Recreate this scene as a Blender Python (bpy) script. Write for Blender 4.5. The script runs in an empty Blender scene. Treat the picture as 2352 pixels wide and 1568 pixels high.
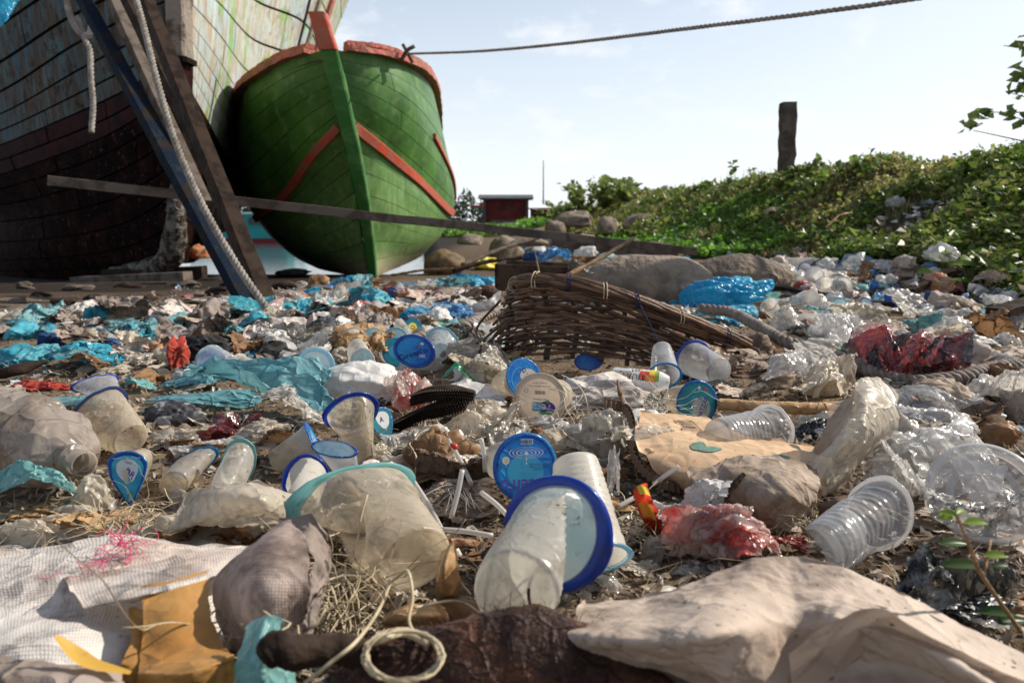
import bpy, bmesh, math, random
import numpy as np
from mathutils import Vector, Matrix, Quaternion

# ------------------------------------------------------------------ camera, light, sky
sc = bpy.context.scene
CAM_H = 0.29
PITCH = math.atan(279 / 1829)
cam_d = bpy.data.cameras.new('camera')
cam = bpy.data.objects.new('camera', cam_d)
sc.collection.objects.link(cam)
cam.location = (0, 0, CAM_H)
cam.rotation_euler = (math.pi / 2 - PITCH, 0, 0)
cam_d.lens = 28
cam_d.sensor_width = 36
cam_d.clip_start = 0.02
cam_d.clip_end = 3000
cam_d.dof.use_dof = True
cam_d.dof.focus_distance = 0.98
cam_d.dof.aperture_fstop = 11
sc.camera = cam

SUN_AZ, SUN_EL = 71.0, 37.0          # degrees to the right of straight ahead, above the horizon
sun_d = bpy.data.lights.new('sun', 'SUN')
sun_d.energy = 5.0
sun_d.angle = math.radians(0.5)
sun_d.color = (1.0, 0.93, 0.82)
sun = bpy.data.objects.new('sun', sun_d)
sc.collection.objects.link(sun)
_a, _e = math.radians(SUN_AZ), math.radians(SUN_EL)
SUN = Vector((math.sin(_a) * math.cos(_e), math.cos(_a) * math.cos(_e), math.sin(_e)))
sun.rotation_euler = SUN.to_track_quat('Z', 'Y').to_euler()

world = bpy.data.worlds.new('World')
sc.world = world
world.use_nodes = True
wn = world.node_tree
wn.nodes.clear()
w_out = wn.nodes.new('ShaderNodeOutputWorld')
w_bg = wn.nodes.new('ShaderNodeBackground')
w_sky = wn.nodes.new('ShaderNodeTexSky')
w_sky.sky_type = 'NISHITA'
w_sky.sun_disc = False
w_sky.sun_elevation = _e
w_sky.sun_rotation = _a
w_sky.air_density = 1.0
w_sky.dust_density = 0.9
w_sky.ozone_density = 2.2
w_bg.inputs[1].default_value = 0.105
w_mix = wn.nodes.new('ShaderNodeMixRGB')
w_geo = wn.nodes.new('ShaderNodeTexCoord')
w_map = wn.nodes.new('ShaderNodeMapping')
w_map.inputs['Scale'].default_value = (1, 1, 2.2)
w_n = wn.nodes.new('ShaderNodeTexNoise')
w_n.inputs['Scale'].default_value = 9.0
w_n.inputs['Detail'].default_value = 7
w_n.inputs['Roughness'].default_value = 0.62
w_r = wn.nodes.new('ShaderNodeValToRGB')
w_r.color_ramp.elements[0].position = 0.53
w_r.color_ramp.elements[1].position = 0.74
w_r.color_ramp.elements[1].color = (0.85, 0.85, 0.85, 1)
w_mix.inputs[2].default_value = (8.2, 8.3, 8.5, 1)
wn.links.new(w_geo.outputs['Generated'], w_map.inputs[0])
wn.links.new(w_map.outputs[0], w_n.inputs['Vector'])
wn.links.new(w_n.outputs[0], w_r.inputs[0])
wn.links.new(w_r.outputs[0], w_mix.inputs[0])
# white haze: thick near the horizon and round the sun, thin overhead
def _wm(op, a, b=None, clamp=False):
    m = wn.nodes.new('ShaderNodeMath')
    m.operation = op
    m.use_clamp = clamp
    for k, q in enumerate((a, b)):
        if q is None:
            continue
        if hasattr(q, 'is_output'):
            wn.links.new(q, m.inputs[k])
        else:
            m.inputs[k].default_value = q
    return m.outputs[0]


w_sep = wn.nodes.new('ShaderNodeSeparateXYZ')
wn.links.new(w_geo.outputs['Generated'], w_sep.inputs[0])
w_dot = wn.nodes.new('ShaderNodeVectorMath')
w_dot.operation = 'DOT_PRODUCT'
wn.links.new(w_geo.outputs['Generated'], w_dot.inputs[0])
w_dot.inputs[1].default_value = SUN
hz = _wm('MULTIPLY', _wm('POWER', _wm('SUBTRACT', 1.0, _wm('ABSOLUTE', w_sep.outputs[2])), 2.5), 0.92)
glow = _wm('MULTIPLY', _wm('POWER', _wm('MAXIMUM', w_dot.outputs['Value'], 0.0), 4.0), 0.8)
hzf = _wm('ADD', hz, glow, True)
w_hz = wn.nodes.new('ShaderNodeMixRGB')
w_hz.inputs[2].default_value = (8.3, 8.75, 9.2, 1)
wn.links.new(hzf, w_hz.inputs[0])
wn.links.new(w_sky.outputs[0], w_hz.inputs[1])
wn.links.new(w_hz.outputs[0], w_mix.inputs[1])
wn.links.new(w_mix.outputs[0], w_bg.inputs[0])
wn.links.new(w_bg.outputs[0], w_out.inputs[0])

sc.view_settings.view_transform = 'Standard'
sc.view_settings.look = 'None'
sc.view_settings.gamma = 1
sc.view_settings.use_curve_mapping = False
sc.view_settings.exposure = 0.26
cy = sc.cycles
cy.use_denoising = True
cy.max_bounces = 6
cy.diffuse_bounces = 3
cy.glossy_bounces = 3
cy.transmission_bounces = 4
cy.transparent_max_bounces = 14
cy.caustics_reflective = False
cy.caustics_refractive = False
cy.sample_clamp_indirect = 5.0
cy.use_adaptive_sampling = True
cy.adaptive_threshold = 0.015

# ------------------------------------------------------------------ camera geometry: a direction seen in the photo -> a place
FP = 1829.0
_cp, _sp = math.cos(PITCH), math.sin(PITCH)


def ray(px, py):
    a, b = (px - 1176) / FP, (784 - py) / FP
    return np.array([a, _cp + b * _sp, -_sp + b * _cp])


def at(px, py, Y):
    d = ray(px, py)
    return np.array([0, 0, CAM_H]) + d * (Y / d[1])


def zat(px, py, h=0.0):
    d = ray(px, py)
    t = (h - CAM_H) / d[2]
    return np.array([0, 0, CAM_H]) + d * t


# ------------------------------------------------------------------ noise
def _hash(i, j, k, s):
    n = (i.astype(np.int64) * 73856093) ^ (j.astype(np.int64) * 19349663) ^ (k.astype(np.int64) * 83492791) ^ (int(s) * 2654435 + 1013)
    n = (n ^ (n >> 13)) * 1274126177
    n = n & 0x7fffffff
    n = ((n ^ (n >> 15)) * 2246822519) & 0x7fffffff
    n = n ^ (n >> 11)
    return (n & 0xffff) / 32767.5 - 1.0


def facet(P, seed, chans=3):
    """piecewise-linear lattice noise (sharp creases)"""
    F = np.floor(P).astype(np.int64)
    fr = P - F
    order = np.argsort(-fr, axis=1)
    srt = -np.sort(-fr, axis=1)
    n = len(P)
    out = np.zeros((n, chans))
    cur = F.copy()
    w = [1 - srt[:, 0], srt[:, 0] - srt[:, 1], srt[:, 1] - srt[:, 2], srt[:, 2]]
    idx = np.arange(n)
    for step in range(4):
        for c in range(chans):
            out[:, c] += w[step] * _hash(cur[:, 0], cur[:, 1], cur[:, 2], seed * 7 + c * 131)
        if step < 3:
            cur = cur.copy()
            cur[idx, order[:, step]] += 1
    return out


def smooth(P, seed):
    F = np.floor(P).astype(np.int64)
    f = P - F
    f = f * f * (3 - 2 * f)
    out = np.zeros(len(P))
    for a in (0, 1):
        for b in (0, 1):
            for c in (0, 1):
                w = (f[:, 0] if a else 1 - f[:, 0]) * (f[:, 1] if b else 1 - f[:, 1]) * (f[:, 2] if c else 1 - f[:, 2])
                out += w * _hash(F[:, 0] + a, F[:, 1] + b, F[:, 2] + c, seed)
    return out


def fbm(P, seed, oct=4, rough=0.5):
    o = np.zeros(len(P))
    a = 1.0
    for k in range(oct):
        o += a * smooth(P * (2 ** k) + 17.3 * k, seed + k * 11)
        a *= rough
    return o


def rndrot(r):
    q = Quaternion((r.gauss(0, 1), r.gauss(0, 1), r.gauss(0, 1), r.gauss(0, 1)))
    q.normalize()
    return np.array(q.to_matrix())


def crumple(P, seed, f=6.0, octs=3, rough=0.5, anis=1.6):
    """vector displacement, about -1..1, made of flat facets with sharp folds"""
    r = random.Random(seed)
    out = np.zeros((len(P), 3))
    a = 1.0
    wsum = 0
    for k in range(octs):
        R = rndrot(r)
        S = np.array([anis ** .7, 1.0, anis ** -.7])
        Q = (P @ R.T) * S * f * (2.03 ** k)
        Q = Q + 0.35 * np.sin(Q[:, [1, 2, 0]] * 1.3 + seed)
        d = facet(Q + seed * 3.7, seed * 5 + k)
        if k >= 1:
            d = .35 * d + .65 * (1 - 2.6 * np.abs(d[:, [1, 2, 0]]))
        out += a * d
        wsum += a
        a *= rough
    return out / wsum * 1.5


# ------------------------------------------------------------------ terrain
def sst(a, b, x):
    t = np.clip((x - a) / (b - a), 0, 1)
    return t * t * (3 - 2 * t)


_FY = [-50, 1.0, 2.0, 2.26, 3.0, 3.9, 5.6, 8.5, 12, 20, 30, 60, 400]
_FX = [1.30, 1.25, 1.38, 1.46, 1.62, 1.75, 1.55, 1.25, 0.75, 0.8, 2.8, 9.0, 70]
_CY = [-50, 1.0, 3.0, 4.5, 7, 9, 12, 18, 30, 60, 400]
_CX = [2.7, 2.7, 2.85, 2.95, 2.6, 2.5, 2.35, 1.9, 5.0, 12, 80]


def gz(x, y, detail=True):
    x = np.atleast_1d(np.asarray(x, float))
    y = np.atleast_1d(np.asarray(y, float))
    P = np.stack([x, y, np.zeros_like(x)], 1)
    wl = 1 - sst(-0.3, 1.3, x)
    z = -0.40 * sst(2.0, 10.5, y) * wl
    xs = np.interp(y, [0, 9.5, 12, 60, 150, 400], [-1.2, -1.2, -1.35, -6.5, -15, -40])
    drop = sst(10.2, 12.5, y) * (1 - sst(-0.5, 0.4, (x - xs) / (0.6 + 0.02 * y)))
    z = z - drop * 0.8
    z = z + 0.12 * sst(10, 60, y) * (1 - drop)
    xf = np.interp(y, _FY, _FX)
    xc = np.interp(y, _CY, _CX)
    b = sst(0, 1, (x - xf) / (xc - xf))
    hb = 0.56 + 0.02 * sst(3, 8, y) - 0.02 * sst(8, 14, y) - 0.34 * sst(14, 30, y)
    z = z + b * (hb + 0.05 * smooth(P * 1.9, 5) + 0.035 * smooth(P * 5, 6))
    if detail:
        near = (1 - sst(3.5, 9, y)) * (1 - b)
        z = z + near * (0.008 * smooth(P * 5, 8) + 0.004 * smooth(P * 15, 9)) + b * 0.012 * smooth(P * 14, 19)
    return z


def g1(x, y):
    return float(gz([x], [y])[0])


def gp(px, py):
    """where the ray through photo point (px, py) meets the ground"""
    d = ray(px, py)
    o = np.array([0, 0, CAM_H])
    ts = np.concatenate([np.linspace(0.25, 6, 700), np.geomspace(6, 300, 400)[1:]])
    P = o + ts[:, None] * d
    below = P[:, 2] <= gz(P[:, 0], P[:, 1])
    i = int(np.argmax(below)) if below.any() else len(ts) - 1
    return P[i]


# ------------------------------------------------------------------ objects
C = sc.collection


def tag(o, label=None, cat=None, group=None, kind=None):
    if label: o['label'] = label
    if cat: o['category'] = cat
    if group: o['group'] = group
    if kind: o['kind'] = kind
    return o


def empty(name, loc=(0, 0, 0), label=None, cat=None, group=None, mat=None):
    o = bpy.data.objects.new(name, None)
    o.empty_display_size = 0.02
    C.objects.link(o)
    if mat is not None:
        o.matrix_world = mat
    else:
        o.location = loc
    return tag(o, label, cat, group)


def mk(name, V, F, m, parent=None, loc=None, uv=None, shade=True, mi=None):
    """one mesh object; V in world space when loc is given (the origin goes there), else in its parent's space"""
    V = np.asarray(V, float)
    if loc is not None:
        V = V - np.asarray(loc, float)
    me = bpy.data.meshes.new(name)
    me.from_pydata(V.tolist(), [], F.tolist() if hasattr(F, 'tolist') else F)
    if shade:
        me.polygons.foreach_set('use_smooth', [True] * len(me.polygons))
    if uv is not None:
        l = me.uv_layers.new(name='UVMap')
        vi = np.zeros(len(me.loops), dtype=np.int64)
        me.loops.foreach_get('vertex_index', vi)
        l.data.foreach_set('uv', np.asarray(uv, float)[vi].ravel())
    for mm in (m if isinstance(m, (list, tuple)) else [m]):
        me.materials.append(mm)
    if mi is not None:
        me.polygons.foreach_set('material_index', mi)
    me.update()
    o = bpy.data.objects.new(name, me)
    C.objects.link(o)
    if loc is not None:
        o.location = loc
    if parent is not None:
        o.parent = parent
        if loc is not None:
            o.location = Vector(loc) - parent.location
    return o


def gridf(n, m, wrap=False):
    """faces of an n x m vertex grid; wrap closes the second index"""
    i, j = np.meshgrid(np.arange(n - 1), np.arange(m if wrap else m - 1), indexing='ij')
    a = i * m + j
    b = i * m + (j + 1) % m
    c = (i + 1) * m + (j + 1) % m
    d = (i + 1) * m + j
    return np.stack([a, b, c, d], -1).reshape(-1, 4)


class Geo:
    def __init__(s):
        s.v, s.f, s.n, s.mi = [], [], 0, []

    def add(s, V, F, mi=0):
        V = np.asarray(V, float)
        s.v.append(V)
        F = F.tolist() if hasattr(F, 'tolist') else F
        s.f += [[k + s.n for k in q] for q in F]
        s.mi += [mi] * len(F)
        s.n += len(V)
        return s

    def V(s):
        return np.concatenate(s.v)


BOXF = [[0, 1, 3, 2], [4, 6, 7, 5], [0, 4, 5, 1], [2, 3, 7, 6], [0, 2, 6, 4], [1, 5, 7, 3]]


def frame(a, b, up=(0, 0, 1)):
    a, b = np.asarray(a, float), np.asarray(b, float)
    t = b - a
    L = np.linalg.norm(t)
    t = t / L
    s = np.cross(t, up)
    if np.linalg.norm(s) < 1e-5:
        s = np.cross(t, (0, 1, 0))
    s = s / np.linalg.norm(s)
    u = np.cross(s, t)
    return t, s, u, L


def tube(pts, r, ns=8, close=False, cap=True, twist=None, flat=1.0):
    """swept tube through pts; r a number or one per point"""
    P = np.asarray(pts, float)
    n = len(P)
    r = np.broadcast_to(np.asarray(r, float), (n,))
    T = np.gradient(P, axis=0) if not close else (np.roll(P, -1, 0) - np.roll(P, 1, 0))
    T /= np.linalg.norm(T, axis=1)[:, None] + 1e-12
    N = np.zeros_like(P)
    v = np.cross(T[0], (0.13, 0.2, 1.0))
    v /= np.linalg.norm(v)
    for i in range(n):
        v = v - T[i] * (v @ T[i])
        v /= np.linalg.norm(v) + 1e-12
        N[i] = v
    B = np.cross(T, N)
    a = np.linspace(0, 2 * np.pi, ns, endpoint=False)
    V = P[:, None, :] + r[:, None, None] * (np.cos(a)[None, :, None] * N[:, None, :] + flat * np.sin(a)[None, :, None] * B[:, None, :])
    F = gridf(n, ns, True).tolist()
    if close:
        F += [[(n - 1) * ns + j, (n - 1) * ns + (j + 1) % ns, (j + 1) % ns, j] for j in range(ns)]
    elif cap:
        F += [list(range(ns))[::-1], [(n - 1) * ns + j for j in range(ns)]]
    return V.reshape(-1, 3), F


def spline(pts, n):
    """Catmull-Rom through pts, n samples"""
    P = np.asarray(pts, float)
    if len(P) == 2:
        t = np.linspace(0, 1, n)[:, None]
        return P[0] * (1 - t) + P[1] * t
    Q = np.vstack([2 * P[0] - P[1], P, 2 * P[-1] - P[-2]])
    s = np.linspace(0, len(P) - 1, n)
    i = np.minimum(s.astype(int), len(P) - 2)
    t = (s - i)[:, None]
    a, b, c, d = Q[i], Q[i + 1], Q[i + 2], Q[i + 3]
    return 0.5 * (2 * b + (c - a) * t + (2 * a - 5 * b + 4 * c - d) * t * t + (3 * b - a - 3 * c + d) * t ** 3)


def surf(G, nu, nv):
    """smooth surface through a control grid G[row][col] of 3-D points -> (nv, nu, 3): rows v, cols u"""
    G = np.asarray(G, float)
    A = np.stack([spline(row, nu) for row in G])
    B = np.stack([spline(A[:, k], nv) for k in range(nu)], 1)
    return B


def normals(A):
    du = np.gradient(A, axis=1)
    dv = np.gradient(A, axis=0)
    n = np.cross(du, dv)
    return n / (np.linalg.norm(n, axis=2)[..., None] + 1e-12)


def rope_geo(pts, r, n, pitch, ns=6, strands=3, slack=0.0, seed=1):
    c = spline(pts, n)
    g = Geo()
    T = np.gradient(c, axis=0)
    T /= np.linalg.norm(T, axis=1)[:, None]
    N = np.cross(T, (0.1, 0.05, 1.0))
    N /= np.linalg.norm(N, axis=1)[:, None]
    B = np.cross(T, N)
    L = np.concatenate([[0], np.cumsum(np.linalg.norm(np.diff(c, axis=0), axis=1))])
    for k in range(strands):
        a = 2 * np.pi * (L / pitch + k / strands)
        p = c + r * 0.5 * (np.cos(a)[:, None] * N + np.sin(a)[:, None] * B)
        V, F = tube(p, r * 0.56, ns)
        g.add(V, F)
    return g


def ico(sub, _c={}):
    if sub not in _c:
        bm = bmesh.new()
        bmesh.ops.create_icosphere(bm, subdivisions=sub, radius=1)
        V = np.array([v.co[:] for v in bm.verts])
        F = np.array([[v.index for v in f.verts] for f in bm.faces])
        bm.free()
        _c[sub] = (V, F)
    return _c[sub]

# ------------------------------------------------------------------ materials
class NT:
    def __init__(s, name):
        s.m = bpy.data.materials.new(name)
        s.m.use_nodes = True
        s.t = s.m.node_tree
        s.t.nodes.clear()
        s.out = s.t.nodes.new('ShaderNodeOutputMaterial')

    def n(s, kind, **kw):
        o = s.t.nodes.new('ShaderNode' + kind)
        for k, v in kw.items():
            if k.startswith('i_'):
                o.inputs[int(k[2:])].default_value = v
            else:
                setattr(o, k, v)
        return o

    def l(s, a, b):
        s.t.links.new(a, b)

    def val(s, x, sock):
        if hasattr(x, 'is_output'):
            s.l(x, sock)
        else:
            sock.default_value = x

    def noise(s, vec, scale, detail=3, rough=0.55, lo=0.35, hi=0.65, dist=0.0):
        a = s.n('TexNoise')
        a.inputs['Scale'].default_value = scale
        a.inputs['Detail'].default_value = detail
        a.inputs['Roughness'].default_value = rough
        a.inputs['Distortion'].default_value = dist
        s.l(vec, a.inputs['Vector'])
        r = s.n('MapRange')
        r.inputs['From Min'].default_value = lo
        r.inputs['From Max'].default_value = hi
        s.l(a.outputs[0], r.inputs[0])
        return r.outputs[0]

    def mixc(s, f, a, b, mode='MIX'):
        m = s.n('MixRGB', blend_type=mode)
        s.val(f, m.inputs[0])
        s.val(a if hasattr(a, 'is_output') else (*a[:3], 1), m.inputs[1])
        s.val(b if hasattr(b, 'is_output') else (*b[:3], 1), m.inputs[2])
        return m.outputs[0]

    def math(s, op, a, b=0.0, clamp=False):
        m = s.n('Math', operation=op, use_clamp=clamp)
        s.val(a, m.inputs[0])
        s.val(b, m.inputs[1])
        return m.outputs[0]

    def bump(s, h, strength, dist, prev=None):
        b = s.n('Bump')
        b.inputs['Strength'].default_value = strength
        b.inputs['Distance'].default_value = dist
        s.l(h, b.inputs['Height'])
        if prev is not None:
            s.l(prev, b.inputs['Normal'])
        return b.outputs[0]


DIRT = (0.105, 0.072, 0.045)


def stuffmat(name, col, col2=None, mscale=8, mlo=0.45, mhi=0.6, dirt=0.35, dirtcol=DIRT, dscale=14, transp=0.0, transl=0.0,
             rough=0.35, gloss=0.5, crease=0.0, cscale=40, weave=0, wdirt=0.5, grain=0.0, gscale=400, speck=0.25, vary=0.12, stripes=0):
    """dusty plastic, paper, cloth ...: colour, blotches, dirt, see-through and shine-through share, fine creases"""
    t = NT(name)
    tc = t.n('TexCoord')
    oi = t.n('ObjectInfo')
    off = t.n('VectorMath', operation='ADD')
    sc_ = t.n('VectorMath', operation='SCALE')
    cmb = t.n('CombineXYZ')
    for k in range(3):
        t.l(oi.outputs['Random'], cmb.inputs[k])
    t.l(cmb.outputs[0], sc_.inputs[0])
    sc_.inputs['Scale'].default_value = 37.0
    t.l(tc.outputs['Object'], off.inputs[0])
    t.l(sc_.outputs[0], off.inputs[1])
    vec = off.outputs[0]
    c = (*col, 1)
    base = None
    if col2 is not None:
        base = t.mixc(t.noise(vec, mscale, 3, 0.55, mlo, mhi, 0.4), col, col2)
    else:
        base = t.mixc(0.0, col, col)
    # tint from one thing to the next
    hv = t.n('HueSaturation')
    v = t.n('MapRange')
    t.l(oi.outputs['Random'], v.inputs[0])
    v.inputs['To Min'].default_value = 1 - vary
    v.inputs['To Max'].default_value = 1 + vary
    t.l(v.outputs[0], hv.inputs['Value'])
    t.l(base, hv.inputs['Color'])
    base = hv.outputs[0]
    nb = None
    if stripes:
        w = t.n('TexWave', wave_type='BANDS')
        w.inputs['Scale'].default_value = stripes
        w.inputs['Distortion'].default_value = 1.2
        w.inputs['Detail'].default_value = 2
        t.l(tc.outputs['UV'], w.inputs['Vector'])
        base = t.mixc(t.math('MULTIPLY', w.outputs['Fac'], 0.55), base, tuple(x * 0.3 for x in col))
    wmask = None
    if weave:
        sep = t.n('SeparateXYZ')
        wn_ = t.n('TexNoise')
        wn_.inputs['Scale'].default_value = 14
        t.l(tc.outputs['UV'], wn_.inputs['Vector'])
        wa = t.n('VectorMath', operation='MULTIPLY_ADD')
        t.l(wn_.outputs['Color'], wa.inputs[0])
        wa.inputs[1].default_value = (0.012, 0.012, 0)
        t.l(tc.outputs['UV'], wa.inputs[2])
        t.l(wa.outputs[0], sep.inputs[0])
        sx = t.math('SINE', t.math('MULTIPLY', sep.outputs[0], weave * 6.283))
        sy = t.math('SINE', t.math('MULTIPLY', sep.outputs[1], weave * 6.283 * 0.8))
        ax = t.math('ABSOLUTE', sx)
        ay = t.math('ABSOLUTE', sy)
        h = t.math('MINIMUM', ax, ay)
        h2 = t.math('ADD', h, t.math('MULTIPLY', t.math('MULTIPLY', sx, sy), 0.25))
        nb = t.bump(h2, 0.3, 0.0010)
        gap = t.n('MapRange')
        gap.inputs['From Min'].default_value = 0.35
        gap.inputs['From Max'].default_value = 0.0
        t.l(h, gap.inputs[0])
        wmask = t.math('MULTIPLY', gap.outputs[0], t.math('MULTIPLY', t.noise(vec, 16, 3, 0.6, 0.38, 0.6), wdirt, True), True)
        base = t.mixc(wmask, base, dirtcol)
    big = t.noise(vec, dscale, 6, 0.74, 0.66 - dirt * 0.40, 0.74 - dirt * 0.28, 0.3)
    sp = t.noise(vec, 190, 2, 0.5, 0.66, 0.70)
    sp2 = t.noise(vec, 25, 2, 0.5, 0.42, 0.62)
    spk = t.math('MULTIPLY', t.math('MULTIPLY', sp, sp2), min(1.0, speck * 2.2), True)
    msk = t.math('MAXIMUM', t.math('MULTIPLY', big, 0.38 + dirt * 0.45), spk)
    colr = t.mixc(msk, base, dirtcol)
    # fine wrinkles
    if crease:
        vo = t.n('TexVoronoi', feature='DISTANCE_TO_EDGE')
        vo.inputs['Scale'].default_value = cscale
        wn2 = t.n('TexNoise')
        wn2.inputs['Scale'].default_value = cscale * 0.35
        t.l(vec, wn2.inputs['Vector'])
        wv = t.n('VectorMath', operation='MULTIPLY_ADD')
        t.l(wn2.outputs['Color'], wv.inputs[0])
        wv.inputs[1].default_value = (3.0 / cscale,) * 3
        t.l(vec, wv.inputs[2])
        t.l(wv.outputs[0], vo.inputs['Vector'])
        nn = t.n('TexNoise')
        nn.inputs['Scale'].default_value = cscale * 0.8
        nn.inputs['Detail'].default_value = 3
        nn.inputs['Distortion'].default_value = .8
        t.l(vec, nn.inputs['Vector'])
        hh = t.math('ADD', t.math('MULTIPLY', t.math('POWER', t.math('SUBTRACT', 1.0, t.math('MULTIPLY', vo.outputs['Distance'], 5.0), True), 2.0), .35), t.math('MULTIPLY', nn.outputs[0], .8))
        nb = t.bump(hh, min(1, crease * 1.2), 0.32 / cscale, nb)
    if grain:
        gn = t.n('TexNoise')
        gn.inputs['Scale'].default_value = gscale
        gn.inputs['Detail'].default_value = 3
        t.l(vec, gn.inputs['Vector'])
        nb = t.bump(gn.outputs[0], min(1, grain), 0.6 / gscale, nb)
    d = t.n('BsdfDiffuse')
    t.l(colr, d.inputs[0])
    sh = d.outputs[0]
    if nb is not None:
        t.l(nb, d.inputs['Normal'])
    if transl:
        tr = t.n('BsdfTranslucent')
        t.l(colr, tr.inputs[0])
        if nb is not None:
            t.l(nb, tr.inputs['Normal'])
        mx = t.n('MixShader')
        mx.inputs[0].default_value = transl
        t.l(sh, mx.inputs[1])
        t.l(tr.outputs[0], mx.inputs[2])
        sh = mx.outputs[0]
    if transp:
        tp = t.n('BsdfTransparent')
        tint = t.mixc(0.55, (1, 1, 1), base)
        t.l(tint, tp.inputs[0])
        lw = t.n('LayerWeight')
        lw.inputs['Blend'].default_value = 0.35
        fac = t.math('MULTIPLY', t.math('SUBTRACT', 1.0, t.math('MULTIPLY', lw.outputs['Facing'], 0.65)), transp)
        fac = t.math('MULTIPLY', fac, t.math('SUBTRACT', 1.0, t.math('MULTIPLY', msk, 0.85)), True)
        mx = t.n('MixShader')
        t.l(fac, mx.inputs[0])
        t.l(sh, mx.inputs[1])
        t.l(tp.outputs[0], mx.inputs[2])
        sh = mx.outputs[0]
    if gloss:
        gl = t.n('BsdfGlossy')
        gl.inputs['Roughness'].default_value = rough
        if nb is not None:
            t.l(nb, gl.inputs['Normal'])
        fr = t.n('LayerWeight')
        if nb is not None:
            t.l(nb, fr.inputs['Normal'])
        sch = t.math('ADD', .04, t.math('MULTIPLY', t.math('POWER', fr.outputs['Facing'], 5.0), .7))
        fac = t.math('MULTIPLY', sch, t.math('SUBTRACT', gloss, t.math('MULTIPLY', msk, gloss * 0.75)), True)
        mx = t.n('MixShader')
        t.l(fac, mx.inputs[0])
        t.l(sh, mx.inputs[1])
        t.l(gl.outputs[0], mx.inputs[2])
        sh = mx.outputs[0]
    t.l(sh, t.out.inputs[0])
    return t.m


M = {}
P_ = stuffmat
M['cup'] = P_('cup_plastic', (.80, .76, .68), transp=.6, transl=.6, dirt=.36, dscale=26, gloss=.8, rough=.28, dirtcol=(.17, .125, .075), speck=.4, crease=.18, cscale=60)
M['cup_clear'] = P_('clear_cup_plastic', (.72, .72, .72), transp=.72, transl=.5, dirt=.22, dscale=26, gloss=1, rough=.2, dirtcol=(.12, .09, .06), speck=.5, crease=.12, cscale=60)
M['cup_white'] = P_('white_cup_plastic', (.70, .66, .58), transp=.10, transl=.5, dirt=.22, dscale=22, gloss=.7, rough=.3, dirtcol=(.2, .15, .1), speck=.35)
M['cup_tan'] = P_('stained_cup_plastic', (.86, .75, .58), transp=.56, transl=.6, dirt=.42, dscale=24, gloss=.7, rough=.3, dirtcol=(.14, .10, .06), speck=.5, crease=.2, cscale=60)
M['film_clear'] = P_('clear_film', (.80, .78, .75), transp=.60, transl=.5, dirt=.18, gloss=1.1, rough=.24, crease=.3, cscale=34, speck=.2)
M['film_milky'] = P_('milky_film', (.78, .74, .68), transp=.34, transl=.5, dirt=.28, gloss=1.0, rough=.3, crease=.4, cscale=45)
M['film_cream'] = P_('cream_film', (.74, .65, .52), transp=.22, transl=.5, dirt=.32, gloss=.8, rough=.34, crease=.4, cscale=40, dirtcol=(.16, .11, .065), speck=.4)
M['film_white'] = P_('white_film', (.80, .77, .73), transp=.12, transl=.4, dirt=.25, gloss=.8, rough=.34, crease=.4, cscale=45)
M['film_dirty'] = P_('dirty_film', (.68, .62, .53), col2=(.25, .2, .15), mscale=12, mlo=.54, mhi=.66, transp=.25, transl=.45, dirt=.5, gloss=1, rough=.25, crease=.4, cscale=40, speck=.6)
M['film_pink'] = P_('pink_film', (.78, .64, .58), col2=(.66, .12, .10), mscale=13, mlo=.52, mhi=.68, transp=.35, transl=.5, dirt=.15, gloss=1, rough=.25, crease=.6, cscale=45)
M['film_redblack'] = P_('red_and_black_film', (.46, .09, .09), col2=(.05, .035, .04), mscale=22, mlo=.46, mhi=.56, transp=.45, transl=.4, dirt=.15, gloss=1.6, rough=.18, crease=.5, cscale=36)
M['film_red'] = P_('red_film', (.42, .06, .05), transp=.1, transl=.35, dirt=.25, gloss=.8, rough=.3, crease=.6, cscale=45)
M['film_teal'] = P_('teal_film', (.13, .33, .37), col2=(.22, .43, .45), mscale=6, transp=.06, transl=.35, dirt=.2, dirtcol=(.2, .2, .16), gloss=.55, rough=.38, crease=.5, cscale=30, speck=.15)
M['film_pale_teal'] = P_('pale_teal_film', (.26, .52, .50), col2=(.16, .42, .42), mscale=9, transp=.12, transl=.35, dirt=.25, dirtcol=(.15, .13, .09), gloss=.6, rough=.35, crease=.5, cscale=34)
M['film_cyan'] = P_('cyan_film', (.01, .36, .62), col2=(.05, .48, .68), mscale=9, transp=.12, transl=.5, dirt=.06, gloss=.9, rough=.26, crease=.6, cscale=36, speck=.1)
M['film_blue'] = P_('blue_film', (.06, .30, .60), col2=(.45, .62, .72), mscale=12, transp=.3, transl=.45, dirt=.15, gloss=1, rough=.25, crease=.6, cscale=36)
M['film_green'] = P_('green_film', (.10, .55, .30), transp=.2, transl=.5, dirt=.1, gloss=.8, rough=.3, crease=.4)
M['film_black'] = P_('black_film', (.022, .022, .025), transp=.12, transl=.2, dirt=.25, gloss=.8, rough=.35, crease=.7, cscale=36, dirtcol=(.1, .08, .06))
M['film_grey'] = P_('smoky_film', (.13, .12, .10), transp=.45, transl=.4, dirt=.2, gloss=.8, rough=.32, crease=.8, cscale=30)
M['foil'] = P_('sooty_silver_film', (.46, .43, .39), col2=(.02, .02, .02), mscale=22, mlo=.5, mhi=.58, dirt=.15, gloss=1.1, rough=.34, crease=.8, cscale=34)
M['film_orange'] = P_('orange_film', (.62, .20, .07), col2=(.55, .36, .22), mscale=14, transl=.4, dirt=.25, gloss=.6, rough=.35, crease=.6)
M['tarp_blue'] = P_('blue_tarp', (.03, .27, .37), col2=(.08, .36, .44), mscale=9, dirt=.32, dirtcol=(.22, .18, .12), gloss=.5, rough=.4, crease=.45, cscale=24, transl=.25)
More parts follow.
